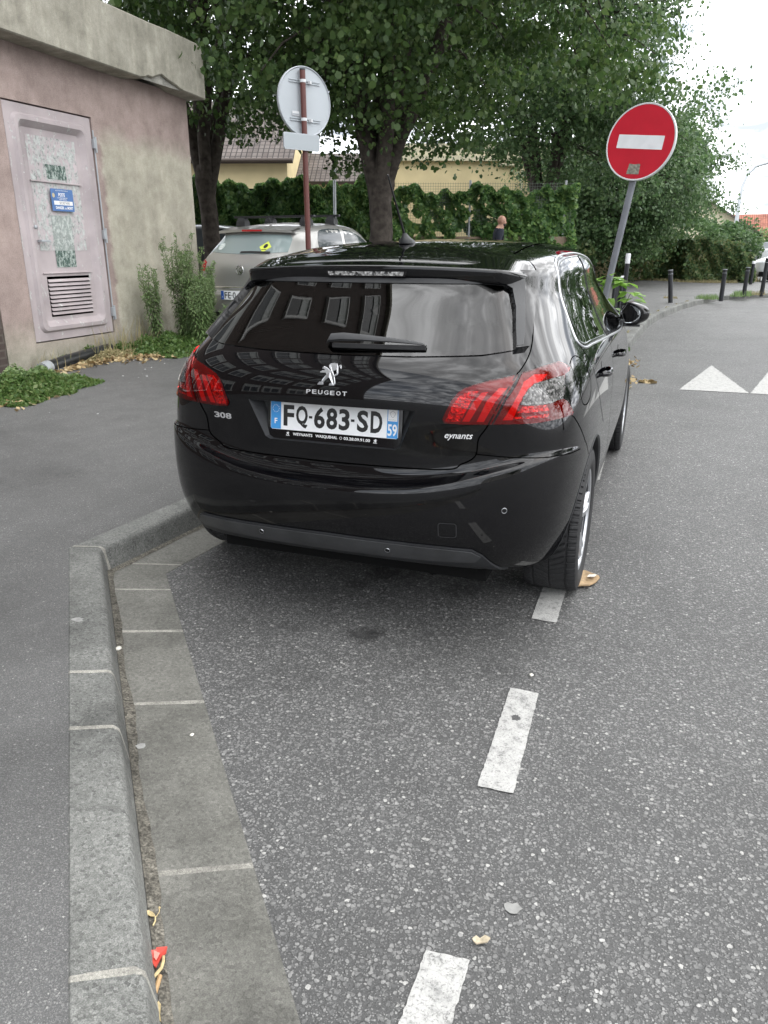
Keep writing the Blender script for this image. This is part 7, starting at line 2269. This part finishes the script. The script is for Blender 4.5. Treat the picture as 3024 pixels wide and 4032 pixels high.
        for y in (.95, 1.66):
            zt = BV.ray_cast(Vector((0, y, 2)), Vector((0,0,-1)))[0].z
            mb = MB(); mb.box((0, y, zt+.085), (1.26,.055,.028), bev=.008); bar = mb.build('roof_bar', M['bollard'], t)
            for sg in (1, -1):
                mb = MB(); V = []
                for w_, z_ in ((.13, zt-.03), (.12, zt+.03), (.08, zt+.078)):
                    for a, b in ((-1,-1),(1,-1),(1,1),(-1,1)): V.append((sg*.50 + a*w_*.55, y + b*w_*.5, z_))
                mb.add(V, [(0,1,5,4),(1,2,6,5),(2,3,7,6),(3,0,4,7),(4,5,9,8),(5,6,10,9),(6,7,11,10),(7,4,8,11),(8,9,10,11)]); mb.build('foot', M['plastic'], bar)
        mb = MB(); mb.tube([(0,.86,1.53),(0,.80,1.60)], [.018,.004], 8); mb.build('antenna', M['plastic'], t)
    t.location = loc; t.rotation_euler = (0, 0, rz)
    BV, _CGf, _GNf = _BV0, _CG0, _GN0
    return t
M['glass_sky'] = simple('sky_reflecting_glass', (.22,.27,.27), rough=.06, spec=.9)  # pale greenish base paints the bright sky reflection into the pane
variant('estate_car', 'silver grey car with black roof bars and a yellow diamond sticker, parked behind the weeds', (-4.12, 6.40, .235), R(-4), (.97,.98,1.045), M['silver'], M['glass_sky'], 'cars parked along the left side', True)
variant('parked_car', 'dark grey car mostly hidden behind the hut, left of the silver car', (-10.35, 12.75, .42), R(-79), (1,1,1.03), M['darkcar'], M['window_dark'], 'cars parked along the left side')
variant('parked_car', 'white car at the right edge showing only its front wheel behind the bollards', (8.35, 34.9, .12), R(91), (1,1,1.06), M['whitecar'], M['window_dark'], 'white vehicles at the right edge')
vn = empty('van', (6, 49, 0), 0, 'long white van at the right edge, seen over the white car', 'van', 'white vehicles at the right edge')
mb = MB(); mb.box((7.1, 49.3, .87), (5.2, 1.9, 1.15), bev=.10); mb.build('body', M['whitecar'], vn)
mb = MB(); mb.box((6.9, 48.33, .62), (3.4, .03, .36)); mb.build('window', M['window_dark'], vn)
mb = MB(); mb.box((5.9, 49.3, 1.62), (.8, 1.0, .34), bev=.03); mb.build('roof_box', M['galv'], vn)
for wx in (5.4, 8.8):
    for wy in (48.42, 50.18):
        mb = MB(); mb.lathe([(.001,-.1),(.31,-.1),(.33,-.06),(.33,.06),(.31,.1),(.001,.1)], 24, Matrix.Translation((wx, wy, .33)) @ Matrix.Rotation(PI/2, 4, 'Z')); mb.build('wheel', M['rubber'], vn, smooth=40)

# ------------------------------------------------------------------ the man walking past, head and shoulders above the roof line
def person(loc, rz, label):
    J = dict(pel=(0,0,.93), sp=(0,.01,1.10), ch=(0,.0,1.30), nk=(0,.02,1.45), n2=(0,.05,1.51), h1=(0,.065,1.56), h2=(0,.065,1.60), h3=(0,.065,1.64),
             ls=(-.185,.0,1.39), le=(-.25,-.06,1.12), lw=(-.24,.08,.90), lh=(-.235,.13,.83), rs=(.185,.0,1.39), re=(.25,-.02,1.12), rw=(.25,.12,.90), rh=(.245,.17,.83),
             lt=(-.10,0,.88), lk=(-.11,.16,.50), la=(-.11,.08,.09), lf=(-.11,.24,.04), rt=(.10,0,.88), rk=(.11,-.02,.50), ra=(.11,-.30,.13), rf=(.11,-.18,.04))
    rad = dict(pel=.145, sp=.135, ch=.20, nk=.105, n2=.085, h1=.075, h2=.07, h3=.05, ls=.11, le=.055, lw=.036, lh=.034, rs=.11, re=.055, rw=.036, rh=.034, lt=.10, lk=.068, la=.045, lf=.04, rt=.10, rk=.068, ra=.045, rf=.04)
    E = [('pel','sp'),('sp','ch'),('ch','nk'),('nk','n2'),('n2','h1'),('h1','h2'),('h2','h3'),('ch','ls'),('ls','le'),('le','lw'),('lw','lh'),('ch','rs'),('rs','re'),('re','rw'),('rw','rh'),('pel','lt'),('lt','lk'),('lk','la'),('la','lf'),('pel','rt'),('rt','rk'),('rk','ra'),('ra','rf')]
    K_ = list(J); me = bpy.data.meshes.new('person'); me.from_pydata([J[k] for k in K_], [(K_.index(a), K_.index(b)) for a, b in E], [])
    # fingers: four and a thumb on each hand
    o = bpy.data.objects.new('person', me); C.objects.link(o)
    md = o.modifiers.new('skin', 'SKIN'); ss = o.modifiers.new('sub', 'SUBSURF'); ss.levels = 2
    for i, k in enumerate(K_):
        r_ = rad[k]; fl_ = .72 if k in ('pel','sp','ch') else 1
        me.skin_vertices[0].data[i].radius = (r_, r_*fl_)
        me.skin_vertices[0].data[i].use_root = (k == 'pel')
    dg = bpy.context.evaluated_depsgraph_get(); m2 = bpy.data.meshes.new_from_object(o.evaluated_get(dg))
    bpy.data.objects.remove(o)
    V = [v.co.copy() for v in m2.vertices]; F = [tuple(p.vertices) for p in m2.polygons]
    bmm = bmesh.new(); bmesh.ops.create_icosphere(bmm, subdivisions=4, radius=1)
    off_ = len(V)
    for v in bmm.verts:
        x, y, z = v.co; w_ = 1 - .18*max(0, -z)**1.2
        V.append(Vector((x*.080*w_, .068 + y*.102*(1 - .10*max(0, -z)) + .012*max(0, -z), 1.640 + z*.122)))
    F += [tuple(off_ + v.index for v in f.verts) for f in bmm.faces]; bmm.free()
    # face: nose, brow, ears
    for v in V:
        if v.z > 1.53 and v.y > .12:
            v.y += .022*math.exp(-((v.x/.018)**2) - ((v.z-1.60)/.022)**2)
            v.y -= .010*math.exp(-((abs(v.x)-.032)/.014)**2 - ((v.z-1.63)/.012)**2)
            v.y += .006*math.exp(-((v.x/.03)**2) - ((v.z-1.555)/.008)**2)
        if v.z > 1.57 and abs(v.x) > .062: v.x += math.copysign(.014*math.exp(-((v.y-.06)/.02)**2 - ((v.z-1.61)/.028)**2), v.x)
    mi = []
    for f in F:
        c = sum((V[i] for i in f), Vector())/len(f)
        mi.append(0 if (c.z > 1.475 or (c.z < .87 and abs(c.x) > .2)) else (1 if c.z > .90 else (2 if c.z > .10 else 3)))
    o = mobj('person', V, F, [M['skin'], M['navy'], simple('trousers', (.02,.02,.025), .9), simple('shoes', (.3,.3,.3), .6)], None, True, mi)
    ft = MB()
    for sg, k in ((-1,'lh'), (1,'rh')):
        b = Vector(J[k])
        for q_, (dx, L) in enumerate(((-.026,.06),(-.009,.072),(.009,.070),(.026,.055))): ft.tube([b + Vector((0, dx, -.01)), b + Vector((0, dx+.006, -.035-L*.4)), b + Vector((-sg*.012, dx+.010, -.035-L))], [.009,.0085,.006], 6)
        ft.tube([b + Vector((-sg*.01,.03,.01)), b + Vector((-sg*.02,.05,-.02)), b + Vector((-sg*.02,.052,-.05))], [.010,.009,.007], 6)
    fo = ft.build('fingers', M['skin'], o, smooth=True)
    # beard shadow, jacket stripes
    mb = MB()
    for sg in (1, -1):
        for k in range(3):
            x0 = sg*(.125+.022*k)
            V_ = []
            for yy, zz_ in ((-.085,1.33),(-.06,1.41),(-.0,1.455),(.05,1.42)):
                for dx in (0, .011*sg):
                    V_.append((x0+dx, yy*1.0-.0, zz_-.012*k*2))
            mb.add(V_, [(i*2, i*2+1, i*2+3, i*2+2) for i in range(3)])
    mb.build('jacket_stripes', M['sign_white'], o)
    mb = MB(); bmm = bmesh.new(); bmesh.ops.create_uvsphere(bmm, u_segments=16, v_segments=8, radius=1)
    mb.add([Vector((v.co.x*.066, .118 + v.co.y*.055, 1.560 + v.co.z*.042)) for v in bmm.verts], [tuple(v.index for v in f.verts) for f in bmm.faces]); bmm.free(); mb.build('beard', simple('beard', (.05,.035,.028), .9), o, smooth=True)
    mb = MB(); mb.tube([(-.10,.0,1.465),(-.05,-.055,1.475),(.05,-.055,1.475),(.10,.0,1.465),(.05,.085,1.455),(-.05,.085,1.455),(-.10,0,1.465)], .022, 8, caps=False); mb.build('collar', M['navy'], o, smooth=True)
    o.location = loc; o.rotation_euler = (0, 0, rz)
    return tag(o, label, 'person')
person((-2.93, 16.35, .40), R(-70), 'bald man in a dark jacket with white shoulder stripes walking past behind the black car')

# ------------------------------------------------------------------ small litter
def flat_thing(name, P, z, th, material, label, cat, curl=.0, parent=None):
    n = len(P); cx = sum(p[0] for p in P)/n; cy = sum(p[1] for p in P)/n
    V = [(x, y, z + curl*math.hypot(x-cx, y-cy)) for x, y in P] + [(x, y, z + th + curl*math.hypot(x-cx, y-cy)) for x, y in P]
    V += [(cx, cy, z), (cx, cy, z+th)]
    F = [(i, (i+1) % n, (i+1) % n+n, i+n) for i in range(n)] + [(i+n, (i+1) % n+n, 2*n+1) for i in range(n)] + [((i+1) % n, i, 2*n) for i in range(n)]
    o = mobj(name, V, F, material, parent)
    if label: tag(o, label, cat)
    return o
card = flat_thing('cardboard', [(.86,.70),(.90,.745),(.936,.767),(.959,.813),(.972,.861),(.965,.880),(.898,.915),(.85,.86)], .007, .006, simple('kraft', (.36,.25,.14), .7, vary=.35, vscale=40), 'crushed orange brown cardboard sticking out under the rear right tyre', 'cardboard', .12)
flat_thing('printed_label', [(.925,.862),(.958,.872),(.948,.838),(.918,.832)], .028, .0015, simple('label_print', (.55,.52,.46), .6, vary=.5, vscale=120), None, None, 0, card)
wr = flat_thing('wrapper', [(.260,-1.463),(.270,-1.457),(.269,-1.452),(.290,-1.443),(.295,-1.455),(.291,-1.466),(.298,-1.494),(.294,-1.493),(.272,-1.478)], .012, .004, simple('red_foil', (.55,.07,.05), .3), 'glossy red triangular wrapper lying in the gutter', 'wrapper', .25)
flat_thing('wrapper_highlight', [(.270,-1.462),(.286,-1.463),(.289,-1.480),(.280,-1.476)], .0225, .001, simple('foil_highlight', (.80,.25,.20), .3), None, None, 0, wr)  # paler patch painted on as the glint of the red foil
tan = simple('dry_bract', (.50,.40,.21), .6, vary=.25, vscale=90)
flat_thing('dry_bract', [(.184,-1.380),(.190,-1.374),(.201,-1.374),(.211,-1.379),(.216,-1.384),(.206,-1.385),(.192,-1.385)], .012, .002, tan, 'pale winged lime bract highest up the gutter, above the red wrapper', 'dry leaf', .2)
mb = MB(); mb.tube([(.215,-1.383,.016),(.221,-1.392,.014),(.223,-1.403,.013)], .0018, 6); mb.tube([(.217,-1.383,.016),(.217,-1.371,.018),(.211,-1.362,.018)], .0009, 5); mb.lathe([(.001,-.003),(.003,0),(.001,.003)], 8, Matrix.Translation((.211,-1.362,.019))); tag(mb.build('twig', tan, None), 'tiny forked dry stalk beside the uppermost pale bract', 'twig')
mb = MB(); mb.tube([(.294,-1.463,.017),(.302,-1.474,.019),(.307,-1.488,.018),(.304,-1.502,.015),(.302,-1.518,.012)], [.003,.0035,.0035,.004,.003], 7); tag(mb.build('twig', tan, None), 'bent beige stalk crossing below the red wrapper', 'twig')
mb = MB(); mb.tube([(.313,-1.501,.014),(.320,-1.520,.014),(.329,-1.544,.014)], [.0045,.005,.005], 8); tag(mb.build('stick', simple('orange_stick', (.42,.27,.13), .45), None), 'short orange stick in the gutter under the red wrapper', 'stick')
flat_thing('dry_bract', [(.347,-1.553),(.349,-1.569),(.358,-1.582),(.379,-1.588),(.364,-1.572),(.355,-1.556)], .012, .003, tan, 'folded tan bract at the bottom edge of the picture', 'dry leaf', .3)
def pebble(x, y, z, r_, col, label):
    bmm = bmesh.new(); bmesh.ops.create_icosphere(bmm, subdivisions=2, radius=r_)
    q = random.Random(int(abs(x)*1000)); V = [(x + v.co.x*(1+q.uniform(-.2,.2)), y + v.co.y*1.3*(1+q.uniform(-.2,.2)), z + r_*.5 + v.co.z*.6) for v in bmm.verts]; F = [[v.index for v in f.verts] for f in bmm.faces]; bmm.free()
    return tag(mobj('pebble', V, F, col, None, True), label, 'pebble')
pb_ = simple('pale_pebble', (.62,.60,.54), .6)
pebble(-.655,-.42,.01,.011, pb_, 'white pebble in the dirt at the foot of the kerb')
pebble(-.10,-.77,.004,.006, pb_, 'small pale crumb on the gutter slab')
pebble(.823,-.05,.0,.007, pb_, 'tiny pale stone just above the middle painted dash')
flat_thing('dry_leaf', [(.893,-1.19),(.899,-1.178),(.908,-1.180),(.917,-1.171),(.930,-1.176),(.926,-1.187),(.914,-1.190),(.905,-1.199),(.898,-1.196)], .004, .003, simple('brown_leaf', (.42,.36,.26), .7, vary=.3, vscale=90), 'curled pale brown leaf beside the nearest painted dash', 'leaf', .35)
def gum(x, y, z, r_, seed, sx=1.3):
    q = random.Random(seed); mb = MB(); mb.add([(x + sx*r_*(.7+.5*q.random())*math.cos(a), y + r_*(.7+.5*q.random())*math.sin(a), z) for a in np.linspace(0, 2*PI, 15)[:-1]], [tuple(range(14))])
    return tag(mb.build('gum_spot', simple('gum', (.24,.24,.23), .8, vary=.2, vscale=60), None), None, None, None, 'structure')
gum(.959,-1.071,.0035,.017,1); gum(-.80,-.45,.1248,.018,2); gum(-.1,-1.0,.1248,.012,4)
